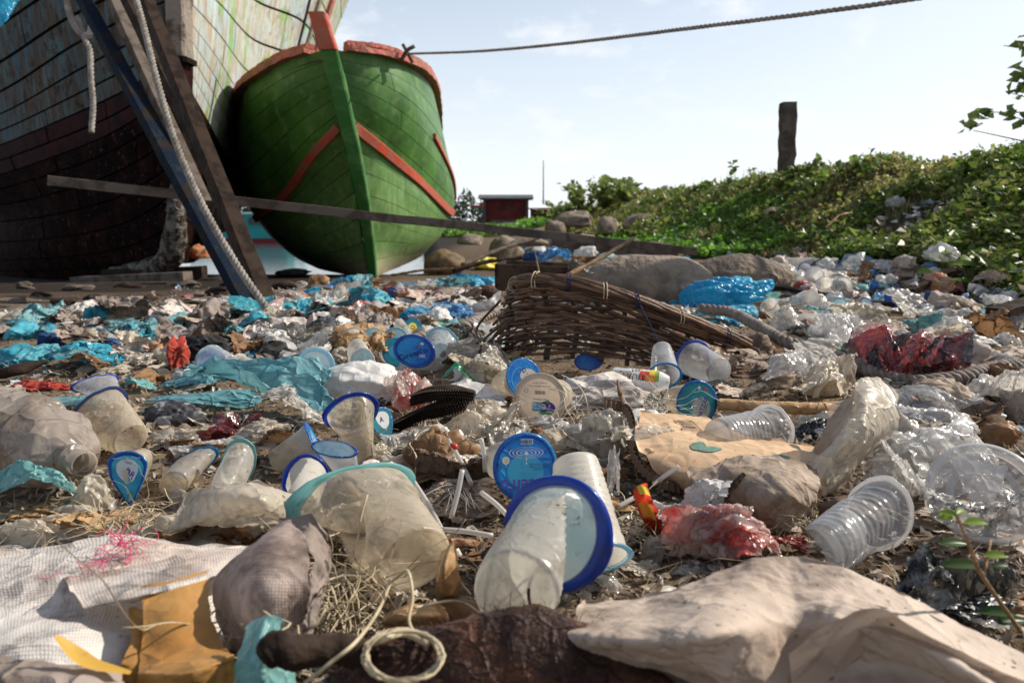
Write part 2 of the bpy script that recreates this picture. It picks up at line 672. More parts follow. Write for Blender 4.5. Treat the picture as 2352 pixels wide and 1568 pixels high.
M['tarp_teal'] = P_('teal_tarp', (.04, .30, .36), dirt=.25, dirtcol=(.22, .18, .12), gloss=.4, rough=.45, crease=.45, cscale=24, transl=.25)
M['sack'] = P_('woven_sack', (.70, .64, .58), col2=(.56, .46, .39), mscale=7, dirt=.42, dscale=20, speck=.5, gloss=.35, rough=.45, weave=230, wdirt=1.0, transl=.25, dirtcol=(.13, .09, .07), crease=.25, cscale=22)
M['sack_pink'] = P_('pinkish_woven_sack', (.68, .54, .47), col2=(.36, .26, .215), mscale=14, mlo=.42, mhi=.62, dirt=.5, dscale=22, gloss=.3, rough=.5, weave=330, wdirt=1.0, transl=.5, dirtcol=(.10, .07, .055))
M['sack_white'] = P_('white_woven_sack', (.72, .70, .67), dirt=.12, gloss=.45, rough=.4, weave=230, wdirt=.7, transl=.3, dirtcol=(.22, .2, .17), crease=.3, cscale=30)
M['sack_dark'] = P_('black_woven_mesh', (.05, .05, .055), col2=(.35, .34, .33), mscale=50, mlo=.52, mhi=.62, dirt=.1, gloss=.4, rough=.4, weave=200, wdirt=.6, stripes=0)
M['paper'] = P_('dusty_brown_paper', (.54, .43, .345), col2=(.42, .32, .25), mscale=7, mlo=.42, mhi=.66, dirt=.34, dscale=16, gloss=.3, rough=.45, transl=.12, crease=.24, cscale=16, grain=.35, gscale=700, speck=.5, vary=.03)
M['paper_mid'] = P_('brown_paper', (.40, .31, .235), col2=(.30, .22, .16), mscale=9, dirt=.35, gloss=.2, rough=.5, transl=.12, crease=.35, cscale=26, grain=.4, gscale=600, speck=.4)
M['card'] = P_('brown_cardboard', (.58, .40, .25), col2=(.50, .33, .20), mscale=9, dirt=.28, dscale=12, gloss=.15, rough=.5, crease=.15, cscale=26, grain=.4, gscale=600, speck=.75, vary=.02)
M['card_dark'] = P_('dark_corrugated_edge', (.16, .10, .065), dirt=.4, gloss=.1, grain=.4)
M['kraft'] = P_('orange_brown_film', (.50, .265, .085), col2=(.42, .20, .055), mscale=8, dirt=.4, dscale=20, dirtcol=(.2, .12, .05), gloss=.5, rough=.38, transl=.25, crease=.25, cscale=22, grain=.2, gscale=500, speck=.35, vary=.02)
M['leaf'] = P_('dry_leaf', (.30, .17, .085), col2=(.18, .095, .045), mscale=16, dirt=.2, gloss=.35, rough=.4, transl=.3, crease=.3, cscale=40)
M['leaf_tan'] = P_('tan_dry_leaf', (.50, .32, .16), col2=(.36, .21, .10), mscale=16, dirt=.4, dirtcol=(.16,.10,.05), gloss=.3, rough=.35, transl=.25, crease=.5, cscale=40, speck=.4)
M['leaf_yellow'] = P_('yellow_leaf', (.60, .36, .07), dirt=.1, gloss=.4, rough=.4, transl=.4)
M['raffia'] = P_('raffia_fibre', (.62, .52, .35), col2=(.45, .36, .22), mscale=20, dirt=.15, gloss=.4, rough=.4, transl=.2)
M['fibre_white'] = P_('white_fibre', (.74, .70, .62), dirt=.1, gloss=.4, rough=.4, transl=.3)
M['pink_thread'] = P_('pink_thread', (.75, .10, .22), dirt=.05, gloss=.3, rough=.5, transl=.3)
M['straw'] = P_('milky_straw_plastic', (.74, .70, .66), transp=.25, transl=.5, dirt=.1, gloss=.9, rough=.25)
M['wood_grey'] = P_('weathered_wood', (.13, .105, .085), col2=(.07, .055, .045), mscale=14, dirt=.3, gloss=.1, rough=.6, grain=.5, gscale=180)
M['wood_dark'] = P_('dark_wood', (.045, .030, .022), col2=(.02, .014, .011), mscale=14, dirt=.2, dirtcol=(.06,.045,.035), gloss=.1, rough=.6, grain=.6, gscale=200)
M['wood_brown'] = P_('brown_stick', (.26, .165, .095), col2=(.16, .10, .06), mscale=26, dirt=.25, gloss=.25, rough=.45, grain=.6, gscale=220)
M['cane'] = P_('basket_cane', (.165, .095, .058), col2=(.07, .04, .028), mscale=22, dirt=.2, dirtcol=(.05, .035, .03), gloss=.5, rough=.38, grain=.5, gscale=260)
M['cane_dark'] = P_('dark_basket_cane', (.06, .036, .025), dirt=.2, gloss=.4, rough=.4, grain=.5, gscale=260)
M['navy_tie'] = P_('navy_tie', (.015, .03, .09), dirt=.1, gloss=.3)
M['rope'] = P_('grey_rope', (.30, .25, .21), col2=(.22, .18, .15), mscale=30, dirt=.35, gloss=.15, rough=.5, grain=.9, gscale=380)
M['rope_pale'] = P_('pale_rope', (.30, .27, .235), col2=(.20, .175, .15), mscale=30, dirt=.3, gloss=.15, rough=.5, grain=.9, gscale=380)
M['rock'] = P_('rock', (.27, .215, .165), col2=(.15, .12, .095), mscale=7, dirt=.3, gloss=.15, rough=.6, grain=1, gscale=45, speck=.5, dscale=6)
M['rock_brown'] = P_('brown_rock', (.24, .16, .09), col2=(.12, .09, .06), mscale=9, dirt=.3, gloss=.1, rough=.6, grain=1, gscale=45, speck=.5)
M['clod'] = P_('soil_clod', (.13, .09, .06), col2=(.08, .055, .035), mscale=30, dirt=.4, gloss=0, crease=.8, cscale=60, grain=1, gscale=160)
M['husk'] = P_('burnt_coconut_husk', (.045, .024, .018), col2=(.14, .06, .035), mscale=26, mlo=.5, mhi=.7, dirt=.1, gloss=.3, rough=.45, crease=.6, cscale=60, grain=1, gscale=300)
M['coir'] = P_('coconut_fibre', (.30, .19, .10), col2=(.16, .09, .05), mscale=40, dirt=.2, gloss=.2, grain=.9, gscale=200)
M['cloth_black'] = P_('black_cloth', (.02, .02, .022), dirt=.3, dirtcol=(.09, .075, .06), gloss=.15, rough=.6, crease=.4, cscale=30, grain=.5)
M['cloth_red'] = P_('red_cloth', (.36, .05, .035), dirt=.25, gloss=.15, rough=.6, crease=.5, cscale=30)
M['cloth_navy'] = P_('navy_cloth', (.015, .045, .13), dirt=.15, gloss=.2, rough=.6, crease=.5, cscale=30, grain=.5)
M['cloth_blue'] = P_('blue_netting', (.02, .16, .33), dirt=.2, gloss=.2, rough=.5, crease=.7, cscale=60, grain=.6)
M['cloth_white'] = P_('grimy_white_cloth', (.56, .50, .45), col2=(.40, .33, .28), mscale=8, dirt=.35, gloss=.15, rough=.6, crease=.5, cscale=24, grain=.4)
M['cloth_grey'] = P_('grimy_grey_cloth', (.20, .16, .135), col2=(.32, .27, .24), mscale=8, dirt=.35, gloss=.12, rough=.6, crease=.5, cscale=24, grain=.4)
M['cloth_pink'] = P_('faded_pink_cloth', (.58, .40, .36), col2=(.45, .30, .27), mscale=8, dirt=.3, gloss=.15, rough=.6, crease=.5, cscale=24)
M['blue_rim'] = P_('blue_rim_plastic', (.02, .07, .42), dirt=.25, gloss=.9, rough=.25, transl=.4, transp=.05, vary=.1)
M['teal_rim'] = P_('turquoise_rim_plastic', (.22, .52, .50), dirt=.2, gloss=.8, rough=.3, transl=.4)
M['cyan_rim'] = P_('cyan_rim_plastic', (.02, .26, .52), dirt=.12, gloss=.9, rough=.25, transl=.4)
M['black_rim'] = P_('sooty_blue_rim', (.02, .03, .09), dirt=.4, dirtcol=(.02, .018, .015), gloss=.7, rough=.3)
M['clear_rim'] = P_('clear_rim_plastic', (.74, .72, .70), transp=.35, transl=.4, dirt=.12, gloss=1, rough=.2)
M['lid_blue'] = P_('blue_lid_film', (.012, .14, .52), col2=(.02, .32, .68), mscale=16, mlo=.4, mhi=.7, dirt=.26, gloss=1, rough=.22, transl=.45, crease=.2, cscale=50, speck=.5)
M['lid_deep'] = P_('deep_blue_lid_film', (.01, .06, .38), col2=(.02, .16, .5), mscale=26, dirt=.1, gloss=1, rough=.22, transl=.4, speck=.2)
M['lid_teal'] = P_('teal_lid_film', (.02, .20, .28), col2=(.02, .28, .34), mscale=16, dirt=.2, gloss=.9, rough=.25, transl=.4, speck=.3)
M['lid_pale'] = P_('pale_blue_lid_film', (.30, .55, .68), col2=(.48, .64, .70), mscale=22, dirt=.12, gloss=1, rough=.22, transl=.5, transp=.2)
M['lid_cream'] = P_('cream_lid_film', (.68, .58, .48), dirt=.2, gloss=.8, rough=.28, transl=.45)
M['lid_cyan'] = P_('cyan_lid_film', (.03, .36, .60), col2=(.02, .22, .5), mscale=26, dirt=.1, gloss=1, rough=.22, transl=.5)
M['ink_purple'] = P_('purple_ink', (.09, .05, .32), dirt=.05, gloss=.6, rough=.3, transl=.3)
M['ink_navy'] = P_('navy_ink', (.03, .03, .14), dirt=.05, gloss=.5, rough=.3, transl=.3)
M['ink_white'] = P_('white_ink', (.78, .77, .76), dirt=.12, gloss=.7, rough=.3, transl=.4)
M['ink_cream'] = P_('cream_ink', (.68, .60, .50), dirt=.15, gloss=.7, rough=.3, transl=.4)
M['ink_cyan'] = P_('cyan_ink', (.06, .40, .62), dirt=.05, gloss=.7, rough=.3, transl=.4)
M['ink_green'] = P_('green_ink', (.12, .42, .12), dirt=.05, gloss=.7, rough=.3, transl=.4)
M['ink_teal'] = P_('teal_print', (.16, .30, .24), dirt=.5, gloss=.15, speck=.6)
M['ink_grey'] = P_('grey_print', (.06, .05, .045), dirt=.1, gloss=.15, speck=.6)
M['ink_gold'] = P_('gold_ink', (.70, .60, .30), dirt=.05, gloss=.7, rough=.3)
M['ink_red'] = P_('red_ink', (.65, .06, .03), dirt=.05, gloss=.8, rough=.3)
M['ink_orange'] = P_('orange_ink', (.75, .30, .04), dirt=.05, gloss=.7, rough=.3)
M['ink_yellow'] = P_('yellow_ink', (.75, .58, .08), dirt=.05, gloss=.7, rough=.3)
M['soot'] = P_('soot', (.03, .025, .02), dirt=.2, gloss=.2)
M['bottle'] = P_('dusty_bottle_plastic', (.44, .37, .31), transp=.14, transl=.4, dirt=.5, dscale=20, gloss=1, rough=.24, dirtcol=(.13, .095, .065), speck=.6, crease=.35, cscale=30)
M['flap_brown'] = P_('brown_bark_sheet', (.20, .13, .09), col2=(.12, .08, .055), mscale=12, dirt=.3, gloss=.3, rough=.45, crease=.3, cscale=24, grain=.3)
M['green_leaf'] = P_('green_leaf', (.10, .20, .055), col2=(.16, .26, .08), mscale=30, dirt=.05, gloss=.5, rough=.35, transl=.4)
M['leaf_lime'] = P_('lime_leaf', (.20, .30, .04), dirt=.02, gloss=.5, rough=.35, transl=.5)
M['leaf_deep'] = P_('deep_green_leaf', (.045, .085, .02), dirt=.05, gloss=.5, rough=.35, transl=.35, vary=.3)
M['stem'] = P_('plant_stem', (.16, .15, .06), dirt=.2, gloss=.2)


def leafmat(name, cols, transl=.45, gloss=.35):
    """foliage: the colour runs leaf by leaf with the mesh island"""
    t = NT(name)
    g = t.n('NewGeometry')
    r = t.n('ValToRGB')
    r.color_ramp.interpolation = 'LINEAR'
    els = r.color_ramp.elements
    while len(els) < len(cols):
        els.new(0.5)
    for i, c in enumerate(cols):
        els[i].position = i / (len(cols) - 1)
        els[i].color = (*c, 1)
    t.l(g.outputs['Random Per Island'], r.inputs[0])
    d = t.n('BsdfDiffuse')
    tr = t.n('BsdfTranslucent')
    gl = t.n('BsdfGlossy')
    gl.inputs['Roughness'].default_value = .38
    t.l(r.outputs[0], d.inputs[0])
    t.l(r.outputs[0], tr.inputs[0])
    m1 = t.n('MixShader', i_0=transl)
    m2 = t.n('MixShader')
    fr = t.n('LayerWeight')
    sch = t.math('ADD', .04, t.math('MULTIPLY', t.math('POWER', fr.outputs['Facing'], 5.0), .6))
    t.l(t.math('MULTIPLY', sch, gloss), m2.inputs[0])
    t.l(d.outputs[0], m1.inputs[1])
    t.l(tr.outputs[0], m1.inputs[2])
    t.l(m1.outputs[0], m2.inputs[1])
    t.l(gl.outputs[0], m2.inputs[2])
    t.l(m2.outputs[0], t.out.inputs[0])
    return t.m


M['creeper'] = leafmat('creeper_leaves', [(.06, .09, .018), (.11, .16, .03), (.17, .24, .04), (.25, .31, .06), (.23, .20, .08)], gloss=.7)
M['creeper_yellow'] = leafmat('yellowing_creeper_leaves', [(.14, .17, .04), (.27, .31, .06), (.38, .36, .11), (.26, .19, .10), (.12, .08, .045)], gloss=.6)
M['creeper_mid'] = leafmat('fresh_creeper_leaves', [(.07, .12, .02), (.12, .21, .03), (.19, .28, .05)], gloss=.8)
M['creeper_bright'] = leafmat('bright_creeper_leaves', [(.06, .15, .02), (.12, .26, .03), (.18, .33, .04)], transl=.5, gloss=.7)
M['grass'] = leafmat('grass_blades', [(.10, .14, .03), (.17, .20, .05), (.26, .24, .09), (.34, .29, .15)], transl=.5)
M['bush'] = leafmat('bush_leaves', [(.12, .17, .04), (.20, .26, .07), (.30, .32, .12)], transl=.45)
M['pine'] = leafmat('far_tree_leaves', [(.06, .085, .06), (.09, .11, .07)], transl=.3)
M['scrap'] = leafmat('litter_scraps', [(.40, .32, .23), (.26, .18, .12), (.52, .45, .36), (.12, .08, .05), (.46, .38, .28), (.32, .23, .15), (.08, .06, .045), (.20, .13, .08), (.62, .57, .50), (.16, .11, .07)], transl=.3, gloss=.8)
M['scrap_far'] = leafmat('far_litter_scraps', [(.62, .57, .50), (.30, .22, .15), (.10, .38, .50), (.66, .62, .6), (.40, .30, .22), (.08, .07, .06), (.58, .50, .42), (.50, .10, .10), (.70, .68, .66), (.15, .42, .52)], transl=.3, gloss=.8)
M['straw_bits'] = leafmat('straw_bits', [(.42, .33, .2), (.28, .2, .12), (.5, .42, .3), (.16, .1, .06)], transl=.3)
M['crumb'] = leafmat('soil_crumbs', [(.10, .07, .045), (.16, .11, .07), (.06, .04, .03)], transl=0, gloss=.1)


def ground_mat():
    t = NT('sandy_soil')
    tc = t.n('TexCoord')
    v = tc.outputs['Object']
    c = t.mixc(t.noise(v, 3, 5, .6, .35, .65), (.13, .09, .058), (.22, .16, .105))
    c = t.mixc(t.noise(v, 26, 4, .6, .5, .72), c, (.085, .058, .038))
    c = t.mixc(t.noise(v, 90, 2, .5, .62, .7), c, (.38, .31, .23))
    # the bank and the land away from the beach are dark soil
    sep = t.n('SeparateXYZ')
    t.l(v, sep.inputs[0])
    hi = t.n('MapRange')
    hi.inputs['From Min'].default_value = .02
    hi.inputs['From Max'].default_value = .09
    t.l(sep.outputs[2], hi.inputs[0])
    c = t.mixc(hi.outputs[0], c, (.055, .042, .028))
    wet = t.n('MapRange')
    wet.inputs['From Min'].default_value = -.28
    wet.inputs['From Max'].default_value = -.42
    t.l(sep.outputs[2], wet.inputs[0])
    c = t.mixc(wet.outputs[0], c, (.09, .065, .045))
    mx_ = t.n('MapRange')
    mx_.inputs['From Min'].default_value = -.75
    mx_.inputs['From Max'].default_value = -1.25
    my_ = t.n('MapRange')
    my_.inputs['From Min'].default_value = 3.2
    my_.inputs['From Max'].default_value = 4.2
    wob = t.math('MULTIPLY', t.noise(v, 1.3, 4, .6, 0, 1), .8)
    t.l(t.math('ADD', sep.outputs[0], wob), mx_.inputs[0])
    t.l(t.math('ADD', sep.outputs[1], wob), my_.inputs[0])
    c = t.mixc(t.math('MULTIPLY', mx_.outputs[0], my_.outputs[0]), c, (.028, .020, .014))  # the boats' shadow on the beach, painted into the soil colour
    b1 = t.noise(v, 60, 6, .7, 0, 1)
    b2 = t.noise(v, 320, 3, .6, 0, 1)
    nb = t.bump(b1, .8, .012)
    nb = t.bump(b2, .7, .002, nb)
    p = t.n('BsdfPrincipled')
    t.l(c, p.inputs['Base Color'])
    p.inputs['Roughness'].default_value = .9
    p.inputs['Specular IOR Level'].default_value = .1
    t.l(nb, p.inputs['Normal'])
    t.l(p.outputs[0], t.out.inputs[0])
    return t.m


def water_mat():
    t = NT('harbour_water')
    tc = t.n('TexCoord')
    mp = t.n('Mapping')
    mp.inputs['Scale'].default_value = (1, .35, 1)
    t.l(tc.outputs['Object'], mp.inputs[0])
    nb = t.bump(t.noise(mp.outputs[0], 5, 4, .6, 0, 1), .3, .03)
    p = t.n('BsdfPrincipled')
    p.inputs['Base Color'].default_value = (.05, .075, .08, 1)
    p.inputs['Roughness'].default_value = .08
    p.inputs['IOR'].default_value = 1.33
    t.l(nb, p.inputs['Normal'])
    t.l(p.outputs[0], t.out.inputs[0])
    return t.m


def hull_mat(name, kind):
    """painted planks. UV: u along the boat, v from keel (0) to sheer (1)"""
    t = NT(name)
    tc = t.n('TexCoord')
    uv = tc.outputs['UV']
    ob = tc.outputs['Object']
    sep = t.n('SeparateXYZ')
    t.l(uv, sep.inputs[0])
    gi = t.n('NewGeometry')
    oi = t.n('ObjectInfo')
    rn = oi.outputs['Random']
    st = t.n('Mapping')
    t.l(uv, st.inputs[0])

    def band(lo, hi, src=sep.outputs[1]):
        m = t.n('MapRange')
        m.inputs['From Min'].default_value = lo
        m.inputs['From Max'].default_value = hi
        t.l(src, m.inputs[0])
        return m.outputs[0]
    if kind == 'green':
        st.inputs['Scale'].default_value = (6, 6, 1)
        c = t.mixc(t.noise(ob, 2.2, 5, .65, .35, .7), (.035, .10, .02), (.075, .19, .03))
        c = t.mixc(t.math('MULTIPLY', t.noise(ob, 6, 7, .75, .52, .66), .6), c, (.20, .28, .11))
        v2 = t.math('ADD', sep.outputs[1], t.math('MULTIPLY', t.noise(ob, 3.5, 5, .7, 0, 1), .10))
        sm = t.n('Mapping')
        sm.inputs['Scale'].default_value = (9, 9, 1.2)
        t.l(ob, sm.inputs[0])
        streak = t.noise(sm.outputs[0], 2.2, 4, .6, .45, .75)
        low = band(.66, .34, v2)  # sunlit look of the lower planks put into the paint, broken by streaks
        c = t.mixc(t.math('MULTIPLY', t.math('MULTIPLY', low, t.math('ADD', t.math('MULTIPLY', streak, .6), .3)), .75), c, (.30, .44, .18))
        c = t.mixc(band(.19, .06, v2), c, (.38, .33, .22))
        c = t.mixc(t.math('MULTIPLY', band(.11, .02, v2), t.noise(ob, 5, 4, .6, .4, .6)), c, (.09, .06, .04))
        rgh, gl = .45, .3
    elif kind == 'pale':      # big hull: peeling pale blue over green, rust from the seams
        c = t.mixc(t.noise(ob, 1.5, 5, .6, .35, .65), (.33, .47, .52), (.45, .52, .46))
        c = t.mixc(t.noise(ob, 1.1, 4, .6, .54, .60), c, (.16, .40, .10))
        sm = t.n('Mapping')
        sm.inputs['Scale'].default_value = (5, 5, .8)
        t.l(ob, sm.inputs[0])
        rust = t.noise(sm.outputs[0], 2.4, 6, .7, .46, .58, .5)
        c = t.mixc(t.math('MULTIPLY', rust, .85), c, (.33, .17, .07))
        c = t.mixc(t.math('MULTIPLY', t.noise(ob, 9, 6, .7, .56, .64), .8), c, (.09, .055, .035))
        c = t.mixc(t.math('MULTIPLY', rn, .25), c, (.55, .42, .24))
        rgh, gl = .55, .3
    elif kind == 'pale_shaded':   # the same paint for the other side, its shade in the colour, plus grime
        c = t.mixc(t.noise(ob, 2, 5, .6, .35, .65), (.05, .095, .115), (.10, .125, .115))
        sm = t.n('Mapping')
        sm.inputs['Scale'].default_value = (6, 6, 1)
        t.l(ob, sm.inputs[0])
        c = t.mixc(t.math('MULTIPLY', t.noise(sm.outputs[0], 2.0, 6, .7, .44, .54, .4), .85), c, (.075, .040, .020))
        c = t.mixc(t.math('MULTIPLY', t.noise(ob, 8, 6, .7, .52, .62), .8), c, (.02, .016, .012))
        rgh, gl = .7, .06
    elif kind == 'red_paint':
        c = t.mixc(t.noise(ob, 6, 5, .65, .4, .62), (.035, .008, .008), (.010, .005, .005))
        rgh, gl = .7, .05
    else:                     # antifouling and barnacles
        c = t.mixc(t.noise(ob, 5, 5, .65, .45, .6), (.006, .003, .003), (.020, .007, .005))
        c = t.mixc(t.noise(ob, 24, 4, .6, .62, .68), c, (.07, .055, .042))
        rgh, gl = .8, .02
    nb = t.bump(t.noise(ob, 18, 5, .65, 0, 1), .4, .01)
    d = t.n('BsdfPrincipled')
    t.l(c, d.inputs['Base Color'])
    d.inputs['Roughness'].default_value = rgh
    d.inputs['Specular IOR Level'].default_value = gl
    t.l(nb, d.inputs['Normal'])
    t.l(d.outputs[0], t.out.inputs[0])
    return t.m


M['hull_green'] = hull_mat('green_boat_paint', 'green')
M['hull_pale'] = hull_mat('peeling_pale_paint', 'pale')
M['hull_pale_shaded'] = hull_mat('shaded_grimy_pale_paint', 'pale_shaded')
M['hull_red'] = hull_mat('dark_red_paint', 'red_paint')
M['hull_bottom'] = hull_mat('fouled_bottom', 'bottom')
M['seam'] = P_('caulked_seam', (.02, .017, .014), dirt=.3, gloss=0)
M['barnacle'] = P_('barnacle_crust', (.17, .15, .125), col2=(.03, .022, .018), mscale=16, mlo=.42, mhi=.58, dirt=.3, gloss=.2, crease=.9, cscale=22, grain=1, gscale=60)
M['paint_red'] = P_('sun_bleached_red_paint', (.42, .075, .04), col2=(.33, .11, .08), mscale=5, dirt=.2, gloss=.25, rough=.5, crease=.2, cscale=12, grain=.3, gscale=60, vary=.05)
M['paint_pinkred'] = P_('peeling_red_gunwale_paint', (.46, .14, .11), col2=(.28, .13, .09), mscale=5, dirt=.35, gloss=.2, rough=.5, crease=.4, cscale=12, grain=.4, gscale=60)
M['paint_green'] = P_('stem_green_paint', (.035, .13, .03), col2=(.10, .20, .06), mscale=5, mlo=.5, mhi=.7, dirt=.25, gloss=.4, rough=.4, grain=.3, gscale=60)
M['paint_blue'] = P_('worn_blue_paint', (.007, .014, .026), col2=(.022, .017, .013), mscale=9, mlo=.5, mhi=.65, dirt=.3, dirtcol=(.05,.04,.03), gloss=.12, rough=.6, grain=.4, gscale=80)
M['paint_orange'] = P_('orange_stripe_paint', (.62, .30, .10), dirt=.3, gloss=.3)
M['stem_wood'] = P_('bare_stem_wood', (.24, .20, .165), col2=(.09, .07, .055), mscale=5, mlo=.48, mhi=.6, dirt=.4, dscale=5, gloss=.15, crease=.3, cscale=12)
M['wall_red'] = P_('red_hut_wall', (.12, .022, .018), col2=(.07, .02, .018), mscale=1.5, dirt=.3, dscale=2, gloss=.1)
M['roof_grey'] = P_('grey_roof_sheet', (.10, .10, .11), col2=(.06, .06, .065), mscale=2, dirt=.3, dscale=2, gloss=.3)
M['roof_red'] = P_('red_roof_edge', (.42, .06, .06), dirt=.2, gloss=.2)
M['metal_dark'] = P_('dark_metal', (.06, .06, .065), dirt=.2, gloss=.5)
M['boat_teal'] = P_('turquoise_boat_paint', (.03, .26, .25), dirt=.15, dscale=2, gloss=.4)
M['boat_maroon'] = P_('maroon_boat_paint', (.16, .03, .03), dirt=.2, gloss=.3)
M['white_paint'] = P_('white_boat_paint', (.7, .7, .68), dirt=.15, dscale=3, gloss=.4)

# ------------------------------------------------------------------ generators
ANCH = []      # (px, py, short phrase) of the things labels can point at
USED = set()
_seed = [100]


def nseed():
    _seed[0] += 1
    return _seed[0]


def anchor(px, py, phrase):
    ANCH.append((px, py, phrase))


def reg(o, label, cat, group=None, a=None, px=0, py=0):
    tag(o, label, cat, group)
    USED.add(label)
    if a:
        anchor(px, py, a)
    return o


def placement(px, py, w, h, stand, Y=None):
    """photo box (centre, size) -> ground centre, real width, depth and height"""
    yb = py + h / 2
    base = gp(px, yb) if Y is None else at(px, yb, Y)
    Y0 = base[1]
    s = Y0 / FP
    W = w * s
    tan = max((yb - 505) / FP, 0.03)
    H = stand * h * s
    D = (1 - stand) * h * s / tan
    D = min(max(D, 0.3 * W), 1.5 * W)
    x = (px - 1176) / FP * (Y0 + D / 2)
    y = Y0 + D / 2
    W = W * (Y0 + D / 2) / Y0
    return np.array([x, y, base[2] if Y is not None else g1(x, y)]), W, D, H


def fit(V, c, px, py, w, h):
    """stretch a lying body about its foot until it is as wide and as tall as the photo shows it"""
    V = V.copy()
    for _ in range(5):
        X, Yp = project(V)
        k = min(max(w / max(X.max() - X.min(), 1e-6), .6), 1.6)
        V[:, 0] = c[0] + (V[:, 0] - c[0]) * k
        X, Yp = project(V)
        V[:, 0] += (px - (X.max() + X.min()) / 2) / FP * c[1]
        top, bot = Yp.min(), Yp.max()
        k = min(max((1.0 * h + (bot - (py + h / 2)) * 0 + 1e-6) / max(bot - top, 1e-6), .7), 1.5)
        V[:, 2] = c[2] + (V[:, 2] - c[2]) * k
        X, Yp = project(V)
        sh = ((py + h / 2) - Yp.max())
        V[:, 1] -= np.clip(sh * c[1] ** 2 / (FP * CAM_H), -.25 * c[1], .25 * c[1]) * .6
    dz = gz(V[:, 0], V[:, 1], False).mean() - c[2]
    return V


def project(A):
    d = A - np.array([0, 0, CAM_H])
    f = d[..., 1] * _cp - d[..., 2] * _sp
    u = d[..., 1] * _sp + d[..., 2] * _cp
    return 1176 + FP * d[..., 0] / f, 784 - FP * u / f


def sheet(name, px, py, w, h, m, label, cat, stand=.45, amp=.35, f=2.2, n=36, anis=1.8, rough=.5, rot=0, edge=.16, dome=.6,
          square=0.3, group=None, a=None, Y=None, lift=0.0, seed=None, octs=4, curl=0.0, folds=0, fold_amp=1.0):
    """a crumpled sheet or film lying on the ground, its rim torn uneven"""
    s = nseed() if seed is None else seed
    r = random.Random(s)
    c, W, D, H = placement(px, py, w, h, stand, Y)
    u, v = np.meshgrid(np.linspace(-1, 1, n), np.linspace(-1, 1, n), indexing='ij')
    u, v = u.ravel(), v.ravel()
    k = 1 - square
    x = u * np.sqrt(1 - k * v * v / 2)
    y = v * np.sqrt(1 - k * u * u / 2)
    rad = np.maximum(abs(u), abs(v))
    ang = np.arctan2(y, x)
    E = np.stack([np.cos(ang), np.sin(ang), np.full_like(ang, s * .7)], 1)
    sc_ = 1 + edge * (facet(E * 1.6, s)[:, 0] * .8 + .4 * facet(E * 5, s + 1)[:, 0]) * rad
    x, y = x * sc_, y * sc_
    Q = np.stack([x, y, np.zeros_like(x)], 1)
    d = crumple(Q, s, f, octs, rough, anis)
    asp = D / W
    z = H * (dome * (1 - rad ** 2.2) + amp * d[:, 2] * (1 - .35 * rad) + .18)
    if folds:
        zf = np.zeros_like(x)
        a0 = r.uniform(0, 3.14)
        xo, yo = x.copy(), y.copy()
        for k in range(folds):
            an = a0 + (r.gauss(0, .35) if k else 0) + (1.4 if k == folds - 1 and folds > 2 else 0)
            nx, ny = math.cos(an), math.sin(an)
            sN = xo * nx + yo * ny - r.uniform(-.6, .6) + .06 * d[:, 0]
            g_ = r.choice([1, 1, -1]) * r.uniform(.5, 1.0) * (.75 ** k)
            zf += -g_ * np.abs(sN)
            x = x - nx * sN * .22 * abs(g_) * fold_amp
            y = y - ny * sN * .22 * abs(g_) * fold_amp
        zf = (zf - zf.min()) / (zf.max() - zf.min() + 1e-6)
        z = H * (zf * 1.0 + amp * .22 * d[:, 2] + .06)
    z = z + curl * H * rad ** 4 * (.5 + .5 * np.sin(2 * ang + s))
    X = x * W / 2 + d[:, 0] * W * .10 * amp * 2
    Yy = y * D / 2 + d[:, 1] * min(W, D) * .12 * amp * 2
    ca, sa = math.cos(rot), math.sin(rot)
    X, Yy = X * ca - Yy * sa, X * sa + Yy * ca
    V = np.stack([X + c[0], Yy + c[1], np.zeros_like(X)], 1)
    g = gz(V[:, 0], V[:, 1]) if Y is None else c[2]
    V[:, 2] = g + np.maximum(z, -.004) + lift
    if h > 14 and Y is None and py + h / 2 > 600:
        V = fit(V, c, px, py, w, h)
    o = mk(name, V, gridf(n, n), m, loc=c, uv=np.stack([x * W / 2, y * D / 2], 1))
    return reg(o, label, cat, group, a, px, py)


